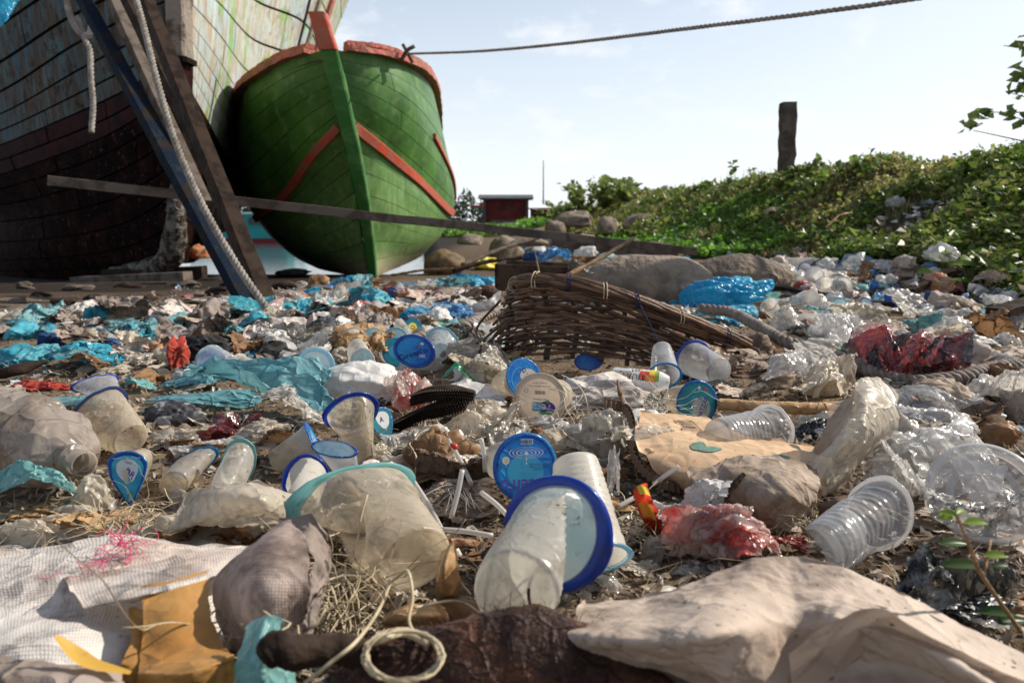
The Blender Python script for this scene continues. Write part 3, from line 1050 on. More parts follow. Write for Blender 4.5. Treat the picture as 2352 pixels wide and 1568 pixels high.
def lump(name, px, py, w, h, m, label, cat, stand=.8, amp=.3, f=1.3, sub=4, anis=1.8, rough=.55, flat=.35, group=None, a=None, Y=None,
         seed=None, octs=4, tip=0.0, tipdir=0.0, D=None, kind='film'):
    """a crumpled bag, a bundle, a stone: a closed body with folds"""
    s = nseed() if seed is None else seed
    c, W, D_, H = placement(px, py, w, h, stand, Y)
    D = D_ if D is None else D
    D = max(D, .5 * W)
    V, F = ico(sub)
    if kind == 'film':
        r = random.Random(s)
        d = crumple(V, s, f * .9, 2, .5, 1.5)
        R = rndrot(r)
        pl = np.zeros(len(V))
        for k, (fq, am) in enumerate(((2.0, .26), (4.2, .11), (9.0, .035))):
            Q = (V + .12 * d) @ R.T * np.array([.45, 1.0, 1.25]) * fq + s
            q = facet(Q, s + 70 + k, 1)[:, 0]
            pl += am * (1 - 2.4 * np.abs(q))
            R = rndrot(r) if k == 0 else R
        tipk = np.maximum(facet(V * 1.3 + s, s + 9, 1)[:, 0], 0) ** 2
        rr = 1 + amp * d[:, 0] * .9 + max(amp, .42) * pl + .55 * amp * tipk
    else:
        d = crumple(V, s, f, 1, rough, anis) * .8
        d = d + facet(V * 2.3 + s, s + 5) * .45 + np.stack([fbm(V * 3 + s + k * 9, s + k, 5, .55) for k in range(3)], 1) * .18
        rr = 1 + amp * (d[:, 0] * .8) + .12 * amp * smooth(V * 1.1, s)
    P = V * rr[:, None] + amp * .35 * d
    P[:, 2] = np.where(P[:, 2] < -flat, -flat + (P[:, 2] + flat) * .15, P[:, 2])
    if tip:
        P[:, 0] += tip * np.cos(tipdir) * (P[:, 2] + flat) * .5
        P[:, 1] += tip * np.sin(tipdir) * (P[:, 2] + flat) * .5
    P[:, 0] *= W / (P[:, 0].max() - P[:, 0].min())
    P[:, 1] *= D / (P[:, 1].max() - P[:, 1].min())
    zz = P[:, 2]
    zz = (zz - zz.min()) / (zz.max() - zz.min()) * H
    P[:, 2] = zz
    P[:, 0] -= (P[:, 0].max() + P[:, 0].min()) / 2
    P[:, 1] -= (P[:, 1].max() + P[:, 1].min()) / 2
    b = c.copy()
    b[2] -= .002 + .04 * H
    P = P + b
    if Y is None and py + h / 2 > 600:
        P = fit(P, b, px, py, w, h)
    o = mk(name, P, F, m, loc=b, uv=V[:, :2] * W)
    return reg(o, label, cat, group, a, px, py)


def adopt(o, root, nm):
    for k in ('label', 'category', 'group'):
        if k in o:
            if k == 'label':
                USED.discard(o[k])
            del o[k]
    o.name = nm
    o.parent = root
    o.location = o.location - root.location


def bag(name, px, py, w, h, m, label, cat, stand=.6, seed=None, a=None, amp=.35, n=4, group=None, Y=None, **kw):
    """a film bag: a puffed body and crumpled open flaps"""
    s = nseed() if seed is None else seed
    r = random.Random(s)
    c, *_ = placement(px, py, w, h, stand, Y)
    root = empty(name, c)
    adopt(lump('body', px + r.uniform(-.05, .05) * w, py + .06 * h, w * .74, h * .80, m, label, cat, stand=stand, amp=amp, f=1.2, sub=5, seed=s, Y=Y), root, 'body')
    for k in range(n):
        q = (k + .5) / n - .5
        ww, hh = w * r.uniform(.45, .7), h * r.uniform(.55, .9)
        x, y = px + q * (w - ww) * 1.5, py + (h - hh) * r.uniform(-.35, .5)
        adopt(sheet('flap', x, y, ww, hh, m, label, cat, stand=r.uniform(.5, .85), amp=.65, f=1.3, n=60, octs=3, folds=r.choice([3, 4, 4]), edge=.2, square=r.uniform(.2, .9), rot=r.uniform(-.5, .5), Y=Y, seed=s * 7 + k), root, 'flap')
    return reg(root, label, cat, group, a, px, py)


def grid_pts(rows):
    """rows of (px, py, height above the beach) -> 3-D"""
    return [[zat(*q) if len(q) == 3 else at(q[0], q[1], q[3]) for q in row] for row in rows]


def patch(name, rows, m, label=None, cat=None, nu=70, nv=50, amp=.004, f=30, anis=1.6, octs=3, rough=.5, thick=0, group=None, a=None,
          seed=None, parent=None, taper=True, swap=None, edge=0.0, back=None):
    """a hand-placed sheet: control points carried over from the photo, then creased; with thickness when thick > 0"""
    s = nseed() if seed is None else seed
    A = surf(grid_pts(rows), nu, nv)
    N = normals(A)
    P = A.reshape(-1, 3)
    d = crumple(P, s, f, octs, rough, anis).reshape(nv, nu, 3)
    A = A + N * d[..., 2:3] * amp + d * amp * .35
    if edge:
        e = facet(P * 60, s + 3).reshape(nv, nu, 3)
        ev = np.zeros((nv, nu, 1))
        ev[0] = ev[-1] = 1
        ev[:, 0] = ev[:, -1] = 1
        A = A + e * ev * edge
    L = np.linalg.norm(np.diff(A, axis=1), axis=2).mean(0)
    Lu = np.concatenate([[0], np.cumsum(L)])
    Lv = np.concatenate([[0], np.cumsum(np.linalg.norm(np.diff(A, axis=0), axis=2).mean(1))])
    uv = np.stack(np.broadcast_arrays(Lu[None, :], Lv[:, None]), -1).reshape(-1, 2)
    V = A.reshape(-1, 3)
    F = gridf(nv, nu)
    if thick:
        B = (A - N * thick).reshape(-1, 3)
        nn = nu * nv
        idx = np.arange(nn).reshape(nv, nu)
        ring = np.concatenate([idx[0], idx[1:, -1], idx[-1, :-1][::-1], idx[1:-1, 0][::-1]])
        nx = np.roll(ring, -1)
        S = np.stack([ring, nx, nx + nn, ring + nn], 1)
        F = np.concatenate([F, F[:, ::-1] + nn, S])
        V = np.concatenate([V, B])
        uv = np.concatenate([uv, uv])
    c = V.mean(0)
    c[2] = V[:, 2].min()
    o = mk(name, V, F, m, loc=c, uv=uv, parent=parent)
    if label:
        q = rows[len(rows) // 2][len(rows[0]) // 2]
        reg(o, label, cat, group, a, q[0], q[1])
    o['_'] = 0
    del o['_']
    return o, A, N


# ------------------------------------------------------------------ lettering
_txt = {}


def text_pts(s, size=1.0, bold=0.0):
    key = (s, bold)
    if key not in _txt:
        cu = bpy.data.curves.new('lettering', 'FONT')
        cu.body = s
        cu.align_x = 'CENTER'
        cu.align_y = 'CENTER'
        cu.resolution_u = 3
        cu.offset = bold
        ob = bpy.data.objects.new('lettering', cu)
        C.objects.link(ob)
        dg = bpy.context.evaluated_depsgraph_get()
        me = bpy.data.meshes.new_from_object(ob.evaluated_get(dg))
        V = np.array([v.co[:] for v in me.vertices])
        F = [list(p.vertices) for p in me.polygons]
        bpy.data.objects.remove(ob)
        bpy.data.curves.remove(cu)
        bpy.data.meshes.remove(me)
        _txt[key] = (V, F)
    V, F = _txt[key]
    return V * size, F


def ell(cx, cy_, rx, ry, n=28):
    a = np.linspace(0, 2 * np.pi, n, endpoint=False)
    V = np.stack([cx + rx * np.cos(a), cy_ + ry * np.sin(a), 0 * a], 1)
    V = np.vstack([V, [[cx, cy_, 0]]])
    return V, [[i, (i + 1) % n, n] for i in range(n)]


def annulus(cx, cy_, r0, r1, n=40, sy=1.0, a0=0, a1=2 * math.pi):
    full = abs(a1 - a0 - 2 * math.pi) < 1e-6
    a = np.linspace(a0, a1, n, endpoint=not full)
    V = np.concatenate([np.stack([cx + r * np.cos(a), cy_ + sy * r * np.sin(a), 0 * a], 1) for r in (r0, r1)])
    k = n if full else n - 1
    return V, [[i, (i + 1) % n, n + (i + 1) % n, n + i] for i in range(k)]


def quadp(cx, cy_, w, h):
    return np.array([[cx - w / 2, cy_ - h / 2, 0], [cx + w / 2, cy_ - h / 2, 0], [cx + w / 2, cy_ + h / 2, 0], [cx - w / 2, cy_ + h / 2, 0]]), [[0, 1, 2, 3]]


def bars(cx, cy_, w, h, seed=3, n=26):
    r = random.Random(seed)
    g = Geo()
    x = cx - w / 2
    k = 0
    while x < cx + w / 2:
        t = w / n * r.choice([.5, .5, 1, 1.4])
        if k % 2 == 0:
            g.add(*quadp(x + t / 2, cy_, t, h))
        x += t
        k += 1
    return g.V(), g.f


def rotp(V, deg, cx=0, cy_=0):
    a = math.radians(deg)
    c_, s_ = math.cos(a), math.sin(a)
    W = V.copy()
    x, y = V[:, 0] - cx, V[:, 1] - cy_
    W[:, 0] = x * c_ - y * s_ + cx
    W[:, 1] = x * s_ + y * c_ + cy_
    return W


def subdiv(V, F, maxlen):
    """cut long print pieces so that they follow a bent lid"""
    return V, F


# ------------------------------------------------------------------ drinking-water cups
def deform(P, L, R, crush, seed):
    P = P.copy()
    z = P[:, 2] / L
    for c in crush:
        if c[0] == 'flat':           # ('flat', direction deg, amount at base, amount at rim)
            a = math.radians(c[1])
            k = c[2] * (1 - z) + c[3] * z
            k = np.clip(k, 0, .95)
            x = P[:, 0] * math.cos(a) + P[:, 1] * math.sin(a)
            y = -P[:, 0] * math.sin(a) + P[:, 1] * math.cos(a)
            x = x * (1 - k)
            y = y * (1 + .42 * k)
            P[:, 0] = x * math.cos(a) - y * math.sin(a)
            P[:, 1] = x * math.sin(a) + y * math.cos(a)
        elif c[0] == 'dent':         # ('dent', direction deg, tilt, offset in R, z centre, fold amount)
            a = math.radians(c[1])
            n = np.array([math.cos(a) * math.cos(c[2]), math.sin(a) * math.cos(c[2]), math.sin(c[2])])
            s = P @ n - (c[3] * R + c[4] * L * n[2])
            s = np.maximum(s, 0) * np.clip((1.02 - z) / .22, 0, 1)
            P -= (1 + c[5]) * s[:, None] * n
        elif c[0] == 'shear':        # ('shear', direction deg, amount in L, power)
            a = math.radians(c[1])
            k = c[2] * L * np.clip(z, 0, 2) ** c[3]
            P[:, 0] += k * math.cos(a)
            P[:, 1] += k * math.sin(a)
        elif c[0] == 'pinch':        # ('pinch', direction deg, amount): rim drawn to a point on one side
            a = math.radians(c[1])
            x = P[:, 0] * math.cos(a) + P[:, 1] * math.sin(a)
            y = -P[:, 0] * math.sin(a) + P[:, 1] * math.cos(a)
            t = np.clip(x / R, -1, 1)
            y = y * (1 - c[2] * (t * .5 + .5))
            x = x * (1 + .35 * c[2] * (t * .5 + .5))
            P[:, 0] = x * math.cos(a) - y * math.sin(a)
            P[:, 1] = x * math.sin(a) + y * math.cos(a)
        elif c[0] == 'noise':
            d = crumple(P / L, seed, c[2] if len(c) > 2 else 2.2, 3, .5, 1.4)
            P += d * c[1] * L * np.clip(.25 + np.minimum(z, 1 - 0 * z), .25, 1)[:, None]
    return P


def cup_profile(L, Rb, Rr, ribs):
    pts = [(0.0, .003), (Rb * .80, .003), (Rb * .86, 0.0), (Rb * .97, 0.0), (Rb, .0025)]
    n = 46
    for i in range(n):
        t = (i + 1) / n
        z = .0025 + (L * .985 - .0025) * t
        r = Rb + (Rr * .93 - Rb) * t ** .9
        if ribs and .06 < t < .80:
            r += .00055 * math.sin(t * 2 * math.pi * ribs)
        if t > .84:
            r += .0012
        pts.append((r, z))
    return pts


def lathe(pts, ns):
    a = np.linspace(0, 2 * np.pi, ns, endpoint=False)
    pr = np.array(pts)
    V = np.stack([pr[:, 0:1] * np.cos(a), pr[:, 0:1] * np.sin(a), np.broadcast_to(pr[:, 1:2], (len(pr), ns))], -1).reshape(-1, 3)
    return V, gridf(len(pr), ns, True)


CUPINFO = []


def cup(rim, base, w, label, sgn=1, m='cup', rimm='clear_rim', lid=None, prints=(), crush=(), ribs=20, Dia=.076, L=.098, Rb=.0235,
        roll=0, cat='cup', group=None, a=None, seed=None, ground=True, name='plastic_cup', spin=None, lidprint_rot=0, ns=56, zlow=0.004, loc_only=False, rimw=.0032):
    s = nseed() if seed is None else seed
    Y = Dia * FP / w

    def solve(Y, k):
        r_ = at(*rim, Y)
        d = ray(*base)
        o = np.array([0, 0, CAM_H])
        q = r_ - o
        dn = d / np.linalg.norm(d)
        tc = q @ dn
        h2 = q @ q - tc * tc
        LL = (L * k) ** 2
        dt = math.sqrt(max(LL - h2, 0))
        b_ = o + dn * (tc + sgn * dt)
        ax = r_ - b_
        ax = ax / np.linalg.norm(ax)
        b_ = r_ - ax * L * k
        up = abs(math.sqrt(max(0, 1 - ax[2] ** 2)))
        low = min(r_[2] - Dia / 2 * k * up, b_[2] - Rb * k * up)
        return r_, b_, ax, low
    k = 1.0
    r_, b_, ax, low = solve(Y, k)
    if ground:
        best = None
        for q in np.linspace(.48, 1.28, 81):
            rr, bb, aa, lo = solve(Y * q, q)
            gr = g1((rr[0] + bb[0]) / 2, (rr[1] + bb[1]) / 2)
            e = abs(lo - gr - zlow) + .012 * abs(q - 1)
            if best is None or e < best[0]:
                best = (e, q, rr, bb, aa, lo - gr)
        _, k, r_, b_, ax, low = best
    CUPINFO.append((label[:40], round(k, 2), round(float(low), 3), round(float(r_[1]), 2)))
    z = Vector(ax)
    x = Vector((1, 0, 0)) - z * z.x
    if x.length < .2:
        x = Vector((0, 1, 0)) - z * z.y
    x.normalize()
    y = z.cross(x)
    Rm = Matrix((x, y, z)).transposed().to_4x4()
    root = empty(name, mat=Matrix.Translation(Vector(b_)) @ Rm)
    R = Dia / 2

    def D_(V):
        return deform(np.asarray(V, float), L, R, crush, s) * k
    pts = cup_profile(L, Rb, R, ribs)
    V, F = lathe(pts, ns)
    if roll:
        V = rotp(V, roll)
    body = mk('cup_body', D_(V), F, M[m], parent=root)
    # rolled rim with a flat flange
    prof = [(R * .925, L * .985), (R * .97, L * .992), (R + rimw, L * .985), (R + rimw + .0006, L * 1.0), (R + rimw * .6, L * 1.008), (R * .95, L * 1.004)]
    V, F = lathe(prof, ns)
    nz = facet(V * 90 + s, s)[:, 0]
    V[:, :2] *= (1 + .012 * nz * (V[:, 2] > L * .99))[:, None]
    mk('cup_rim', D_(V), F, M[rimm], parent=root)
    if lid:
        lr = [0, .2, .4, .6, .8, .93, 1.03]
        zz = [L * 1.006 - .0012 * (1 - q * q) for q in lr]
        V, F = lathe([(max(q, 1e-4) * R, b) for q, b in zip(lr, zz)], ns)
        lidp = mk('lid', D_(V), F, M[lid], parent=root)
        for pi, pr in enumerate(prints):
            kind, mm = pr[0], pr[1]
            if kind == 'text':
                _, _, st, cx, cy_, size, rt = pr[:7]
                V, F = text_pts(st, size * R, .015 if len(pr) > 7 else 0)
                V = rotp(V, rt) + np.array([cx * R, cy_ * R, 0])
                nm = 'lettering'
            elif kind == 'disc':
                V, F = ell(pr[2] * R, pr[3] * R, pr[4] * R, pr[5] * R)
                nm = 'printed_disc'
            elif kind == 'ring':
                V, F = annulus(pr[2] * R, pr[3] * R, pr[4] * R, pr[5] * R, sy=pr[6] if len(pr) > 6 else 1.0)
                nm = 'printed_ring'
            elif kind == 'arc':
                V, F = annulus(pr[2] * R, pr[3] * R, pr[4] * R, pr[5] * R, a0=math.radians(pr[6]), a1=math.radians(pr[7]))
                nm = 'printed_wave'
            elif kind == 'bars':
                V, F = bars(pr[2] * R, pr[3] * R, pr[4] * R, pr[5] * R)
                nm = 'barcode'
            elif kind == 'box':
                V, F = quadp(pr[2] * R, pr[3] * R, pr[4] * R, pr[5] * R)
                nm = 'printed_panel'
            V = V.copy()
            if lidprint_rot:
                V = rotp(V, lidprint_rot)
            q = np.linalg.norm(V[:, :2], axis=1) / R
            V[:, 2] = L * 1.006 - .0012 * (1 - q * q) + .0004 + .00018 * pi
            mk(nm, D_(V), F, M[mm], parent=root).parent = root
    px, py = (rim[0] + base[0]) / 2, (rim[1] + base[1]) / 2
    return reg(root, label, cat, group, a, px, py)


def strip(name, pts, w, m, label=None, cat=None, n=30, th=.0004, up=(0, 0, 1), parent=None, twist=0, a=None, group=None, taper=0):
    """a ribbon, straw-flat strip, narrow leaf"""
    P = spline(pts, n)
    T = np.gradient(P, axis=0)
    T /= np.linalg.norm(T, axis=1)[:, None]
    S = np.cross(T, up)
    S /= np.linalg.norm(S, axis=1)[:, None] + 1e-9
    U = np.cross(S, T)
    t = np.linspace(0, 1, n)
    if twist:
        c_, s_ = np.cos(twist * t)[:, None], np.sin(twist * t)[:, None]
        S, U = S * c_ + U * s_, U * c_ - S * s_
    ww = w / 2 * (1 - taper * np.abs(2 * t - 1) ** 2)
    cols = [P + S * (q * ww)[:, None] + U * (abs(q) * ww * .25 - 0)[:, None] for q in (-1, -.5, 0, .5, 1)]
    V = np.stack(cols, 1).reshape(-1, 3)
    o = mk(name, V, gridf(n, 5), m, loc=P[0], parent=parent, uv=np.stack([np.tile(np.linspace(0, w, 5), n), np.repeat(t, 5)], 1))
    if label:
        reg(o, label, cat, group, a)
    return o


def rod(name, pts, r, m, label=None, cat=None, n=24, ns=8, parent=None, a=None, group=None, rough=0.0, seed=None, loc=None, apx=None):
    P = spline(pts, n)
    rr = np.broadcast_to(np.asarray(r, float), (n,)) if np.ndim(r) == 0 else np.interp(np.linspace(0, 1, n), np.linspace(0, 1, len(r)), r)
    V, F = tube(P, rr, ns)
    if rough:
        s = nseed() if seed is None else seed
        V = V + crumple(V, s, .35 / max(rr.max(), 1e-4), 3, .5) * rough * rr.max()
    uv = np.stack([V[:, 0], V[:, 1]], 1)
    o = mk(name, V, F, m, loc=P[0] if loc is None else loc, parent=parent, uv=uv)
    if label:
        reg(o, label, cat, group, a, *(apx or (0, 0)))
    return o


def plank(name, a, b, w, h, m, label=None, cat=None, up=(0, 0, 1), n=20, wob=.03, parent=None, group=None, w2=None, sag=0, anc=None, apx=(0, 0), taper=1.0):
    """a sawn board from a to b: w across, h thick, slightly uneven with broken ends"""
    t, s, u, L = frame(a, b, up)
    a = np.asarray(a, float)
    sd = nseed()
    q = np.linspace(0, 1, n)
    c = a + t * (L * q)[:, None] - u * (sag * 4 * q * (1 - q))[:, None]
    sec = [(-1, -.9), (-.93, -1), (.93, -1), (1, -.9), (1, .9), (.93, 1), (-.93, 1), (-1, .9)]
    ww = (w if w2 is None else w + (w2 - w) * q)
    V = np.stack([c + s * (x * ww / 2 if np.ndim(ww) else x * ww / 2)[:, None] + u * (y * h / 2) if np.ndim(ww) else c + s * (x * w / 2) + u * (y * h / 2) for x, y in sec], 1)
    V = V.reshape(-1, 3)
    V += crumple(V / L * 1.0, sd, 9, 3, .6) * wob * min(w, h)
    F = gridf(n, 8, True).tolist() + [list(range(8))[::-1], [(n - 1) * 8 + j for j in range(8)]]
    uv = np.stack([np.repeat(q * L, 8), np.tile(np.arange(8) * w / 4, n)], 1)
    o = mk(name, V, F, m, loc=a, parent=parent, uv=uv, shade=False)
    if label:
        reg(o, label, cat, group, anc, *apx)
    return o

# ------------------------------------------------------------------ ground and water
def build_ground():
    n1, n2 = 520, 560
    sx = np.linspace(-1, 1, n1)
    k = 7.2
    x = np.sinh(k * sx) / math.sinh(k) * 420
    # finer and evenly spaced close to the camera
    t = np.linspace(0, 1, n2)
    y = -3 + 3.2 * np.minimum(t / .08, 1) + 2.6 * np.clip((t - .08) / .42, 0, 1) + (np.expm1(6.4 * np.clip((t - .5) / .5, 0, 1)) / math.expm1(6.4)) * 620
    xn = np.sinh(4.6 * sx) / math.sinh(4.6)
    X = np.outer(np.ones(n2), xn) * (4.2 + np.maximum(y - 1, 0) * 1.25)[:, None]
    Yg = np.outer(y, np.ones(n1))
    V = np.stack([X.ravel(), Yg.ravel(), gz(X.ravel(), Yg.ravel())], 1)
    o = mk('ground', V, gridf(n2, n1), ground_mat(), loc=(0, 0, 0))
    tag(o, 'sandy brown beach soil sloping to the water and rising to a bank', None, None, 'structure')


build_ground()
WZ = -0.72
V = np.array([[-600, 9.0, WZ], [60, 9.0, WZ], [60, 900, WZ], [-600, 900, WZ]])
tag(mk('water', V, [[0, 1, 2, 3]], water_mat(), loc=(0, 9, WZ)), 'calm grey harbour water behind the boats', None, None, 'structure')


# ------------------------------------------------------------------ boats
def hull_side(root, rows, vs, m_of, splits, sgn, nu=40, gap=.005, proud=.012, uoff=0.0, nsub=4, seed=1, uv_len=3.0):
    """rows: control points stem -> aft, top row first; each strake between neighbouring levels is cut into planks"""
    nv = 81
    A = surf([[at(*q) for q in r] for r in rows], nu * 3, nv)
    N = normals(A) * sgn
    r = random.Random(seed)
    NU = nu * 3
    # inner skin, seen only in the seams
    B = A - N * .03
    mk('hull_lining', B.reshape(-1, 3), gridf(nv, NU), M['seam'], parent=root, loc=root.location)
    L = np.concatenate([[0], np.cumsum(np.linalg.norm(np.diff(A[nv // 2], axis=0), axis=1))])
    su = np.linspace(0, 1, NU)
    sv = np.linspace(0, 1, nv)

    def sample(u, v):
        fu, fv = u * (NU - 1), v * (nv - 1)
        i, j = np.minimum(fu.astype(int), NU - 2), np.minimum(fv.astype(int), nv - 2)
        a, b = (fu - i)[:, None], (fv - j)[:, None]
        out = []
        for Q in (A, N):
            out.append(Q[j, i] * (1 - a) * (1 - b) + Q[j, i + 1] * a * (1 - b) + Q[j + 1, i] * (1 - a) * b + Q[j + 1, i + 1] * a * b)
        return out
    for k in range(len(vs) - 1):
        v0, v1 = vs[k], vs[k + 1]
        cuts = [0] + sorted(c for c in splits(r, k)) + [1]
        for j in range(len(cuts) - 1):
            u0, u1 = cuts[j], cuts[j + 1]
            nuu = max(4, int((u1 - u0) * 46))
            uu = np.linspace(u0 + gap * .35, u1 - gap * .35, nuu)
            vv = np.linspace(v0 + gap * .5, v1 - gap * .5, nsub)
            U_, V_ = np.meshgrid(uu, vv, indexing='xy')
            p, n_ = sample(U_.ravel(), V_.ravel())
            off = proud * r.uniform(.0, .8)
            edge = np.zeros((nsub, nuu))
            edge[0] = edge[-1] = 1
            edge[:, 0] = edge[:, -1] = 1
            P = p + n_ * (off - .001 * edge.ravel()[:, None])
            # skirt towards the lining
            Q = p - n_ * .026
            idx = np.arange(nuu * nsub).reshape(nsub, nuu)
            ring = np.concatenate([idx[0], idx[1:, -1], idx[-1, :-1][::-1], idx[1:-1, 0][::-1]])
            nx = np.roll(ring, -1)
            nn, k_ = nuu * nsub, len(ring)
            i_ = np.arange(k_)
            j_ = (i_ + 1) % k_
            F = np.concatenate([gridf(nsub, nuu), np.stack([nn + i_, nn + j_, nn + k_ + j_, nn + k_ + i_], 1)])
            Ua, Va = U_.ravel(), V_.ravel()
            uvc = np.stack([np.concatenate([Ua, Ua[ring], Ua[ring]]), 1 - np.concatenate([Va, Va[ring], Va[ring]])], 1)
            mm = m_of((v0 + v1) / 2, (u0 + u1) / 2)
            mk('plank', np.concatenate([P, P[ring], Q[ring]]), F, mm, parent=root, loc=root.location, uv=uvc)
    return A, N


def on_side(A, N, pts, w, th, m, name, root, lift=.02):
    """a raised band that follows the hull: pts (u, v)"""
    nv, nu = A.shape[:2]
    q = spline([(u, v, 0) for u, v in pts], 40)
    i = np.clip(q[:, 0] * (nu - 1), 0, nu - 1.001)
    j = np.clip(q[:, 1] * (nv - 1), 0, nv - 1.001)
    ii, jj = i.astype(int), j.astype(int)
    a, b = (i - ii)[:, None], (j - jj)[:, None]
    S = lambda Q: Q[jj, ii] * (1 - a) * (1 - b) + Q[jj, ii + 1] * a * (1 - b) + Q[jj + 1, ii] * (1 - a) * b + Q[jj + 1, ii + 1] * a * b
    P, n_ = S(A), S(N)
    T = np.gradient(P, axis=0)
    T /= np.linalg.norm(T, axis=1)[:, None]
    W = np.cross(T, n_)
    W /= np.linalg.norm(W, axis=1)[:, None]
    sec = [(-1, 0), (-1, .8), (-.85, 1), (.85, 1), (1, .8), (1, 0)]
    V = np.stack([P + W * (x * w / 2) + n_ * (lift * 0 + y * th) for x, y in sec], 1).reshape(-1, 3)
    F = gridf(40, 6).tolist() + [[0, 1, 2, 3, 4, 5], [39 * 6 + k for k in range(6)][::-1]]
    return mk(name, V, F, m, parent=root, loc=root.location, shade=False)


def post_sweep(name, pts, root, m, wl, dl, n=24):
    """stem post: pts (px, py, Y), widths across wl, depths dl"""
    P = spline([at(*q) for q in pts], n)
    t = np.linspace(0, 1, n)
    w = np.interp(t, np.linspace(0, 1, len(wl)), wl)
    d = np.interp(t, np.linspace(0, 1, len(dl)), dl)
    X, Yd = np.array([1., 0, 0]), np.array([0, 1., 0])
    sec = [(-1, 1), (-1, -.7), (-.8, -1), (.8, -1), (1, -.7), (1, 1)]
    V = np.stack([P + X * (a * w / 2)[:, None] + Yd * (b * d / 2)[:, None] for a, b in sec], 1).reshape(-1, 3)
    V += crumple(V, 31, 5, 3, .6) * .008
    F = gridf(n, 6, True).tolist() + [list(range(6))[::-1], [(n - 1) * 6 + j for j in range(6)]]
    uv = np.stack([np.full(n * 6, .0), 1 - np.repeat(t, 6)], 1)
    return mk(name, V, F, m, parent=root, loc=root.location, uv=uv, shade=False)


# --- green boat
gb = empty('fishing_boat', at(857, 640, 9.7))
reg(gb, 'bright green wooden boat with red rub rails and a red post at its bow, beached', 'boat', a='the green boat', px=800, py=400)
R_rows = [
    [(774, 116, 9.0), (860, 124, 9.1), (935, 148, 9.3), (984, 184, 9.7), (1000, 235, 10.8), (1004, 285, 13), (1006, 315, 16)],
    [(780, 160, 9.05), (878, 190, 9.15), (962, 245, 9.4), (1016, 320, 10.1), (1026, 348, 11.2), (1026, 370, 13), (1024, 385, 16)],
    [(789, 215, 9.1), (880, 262, 9.2), (965, 325, 9.5), (1034, 402, 10.2), (1042, 425, 11.2), (1038, 430, 13), (1034, 432, 16)],
    [(806, 290, 9.15), (878, 343, 9.3), (957, 408, 9.6), (1025, 470, 10.2), (1042, 478, 11.2), (1038, 474, 13), (1032, 470, 16)],
    [(822, 385, 9.3), (893, 415, 9.45), (970, 462, 9.75), (1018, 505, 10.3), (1030, 508, 11.2), (1028, 500, 13), (1024, 494, 16)],
    [(839, 480, 9.45), (908, 500, 9.6), (968, 525, 9.9), (1006, 540, 10.4), (1016, 534, 11.2), (1014, 522, 13), (1012, 512, 16)],
    [(852, 565, 9.6), (900, 563, 9.75), (950, 565, 10), (990, 562, 10.5), (1000, 552, 11.2), (1000, 538, 13), (998, 526, 16)],
    [(864, 637, 9.7), (888, 625, 9.9), (925, 610, 10.2), (965, 590, 10.7), (975, 575, 11.4), (975, 556, 13), (975, 540, 16)],
]
L_rows = [
    [(738, 116, 9.0), (665, 138, 9.2), (603, 172, 9.5), (557, 212, 10), (551, 262, 11.2), (556, 310, 13), (562, 340, 16)],
    [(752, 165, 9.05), (685, 195, 9.2), (610, 245, 9.5), (552, 300, 10.1), (547, 335, 11.2), (552, 365, 13), (560, 385, 16)],
    [(768, 220, 9.1), (700, 262, 9.25), (628, 325, 9.6), (562, 390, 10.2), (553, 405, 11.2), (560, 420, 13), (566, 425, 16)],
    [(784, 290, 9.15), (716, 350, 9.3), (650, 425, 9.7), (582, 470, 10.3), (572, 474, 11.2), (576, 474, 13), (580, 470, 16)],
    [(800, 385, 9.3), (742, 430, 9.5), (676, 490, 9.8), (608, 518, 10.4), (599, 512, 11.2), (596, 510, 13), (600, 500, 16)],
    [(817, 480, 9.45), (768, 510, 9.6), (702, 542, 9.9), (641, 556, 10.5), (632, 548, 11.2), (618, 540, 13), (620, 525, 16)],
    [(832, 570, 9.6), (790, 580, 9.75), (738, 588, 10), (686, 594, 10.6), (676, 584, 11.2), (652, 560, 13), (652, 540, 16)],
    [(846, 637, 9.7), (815, 634, 9.9), (778, 628, 10.2), (728, 616, 10.8), (714, 602, 11.4), (690, 576, 13), (690, 552, 16)],
]
def recede(rows, k, tail):
    """let the side run back from the stem instead of across"""
    out = []
    for r in rows:
        y0 = r[0][2]
        out.append([(q[0], q[1], (y0 + (q[2] - y0) * k) if j < 5 else max(tail[j - 5], y0 + (r[4][2] - y0) * k + .6 * (j - 4))) for j, q in enumerate(r)])
    return out


R_rows = recede(R_rows, 2.7, (16, 19))
L_rows = recede(L_rows, 1.5, (14.5, 17))
vs_g = [0, .075, .15, .225, .30, .375, .425, .51, .58, .66, .75, .84, .92, 1.0]
gA, gN = hull_side(gb, R_rows, vs_g, lambda v, u: M['hull_green'], lambda r, k: [r.uniform(.18, .42), r.uniform(.5, .7)] if k % 2 else [r.uniform(.3, .5)], -1, seed=4, gap=.0025, proud=.004)
gA2, gN2 = hull_side(gb, L_rows, vs_g, lambda v, u: M['hull_green'], lambda r, k: [r.uniform(.2, .5)], 1, seed=8, gap=.0025, proud=.004)
on_side(gA, gN, [(.012, .425), (.16, .432), (.33, .44), (.50, .455), (.62, .47), (.8, .48)], .115, .045, M['paint_red'], 'rub_rail', gb)
on_side(gA, gN, [(.40, .20), (.455, .24), (.53, .29), (.62, .33), (.8, .37)], .07, .04, M['paint_red'], 'upper_rub_rail', gb)
on_side(gA2, gN2, [(.012, .425), (.16, .44), (.33, .47), (.50, .50), (.62, .52)], .10, .04, M['paint_red'], 'rub_rail', gb)
post_sweep('stem_post', [(756, 112, 8.92), (777, 205, 9.0), (799, 295, 9.08), (828, 430, 9.25), (846, 545, 9.5), (857, 640, 9.68)], gb, M['paint_green'], [.19, .185, .15, .10], [.12, .12, .10, .10])
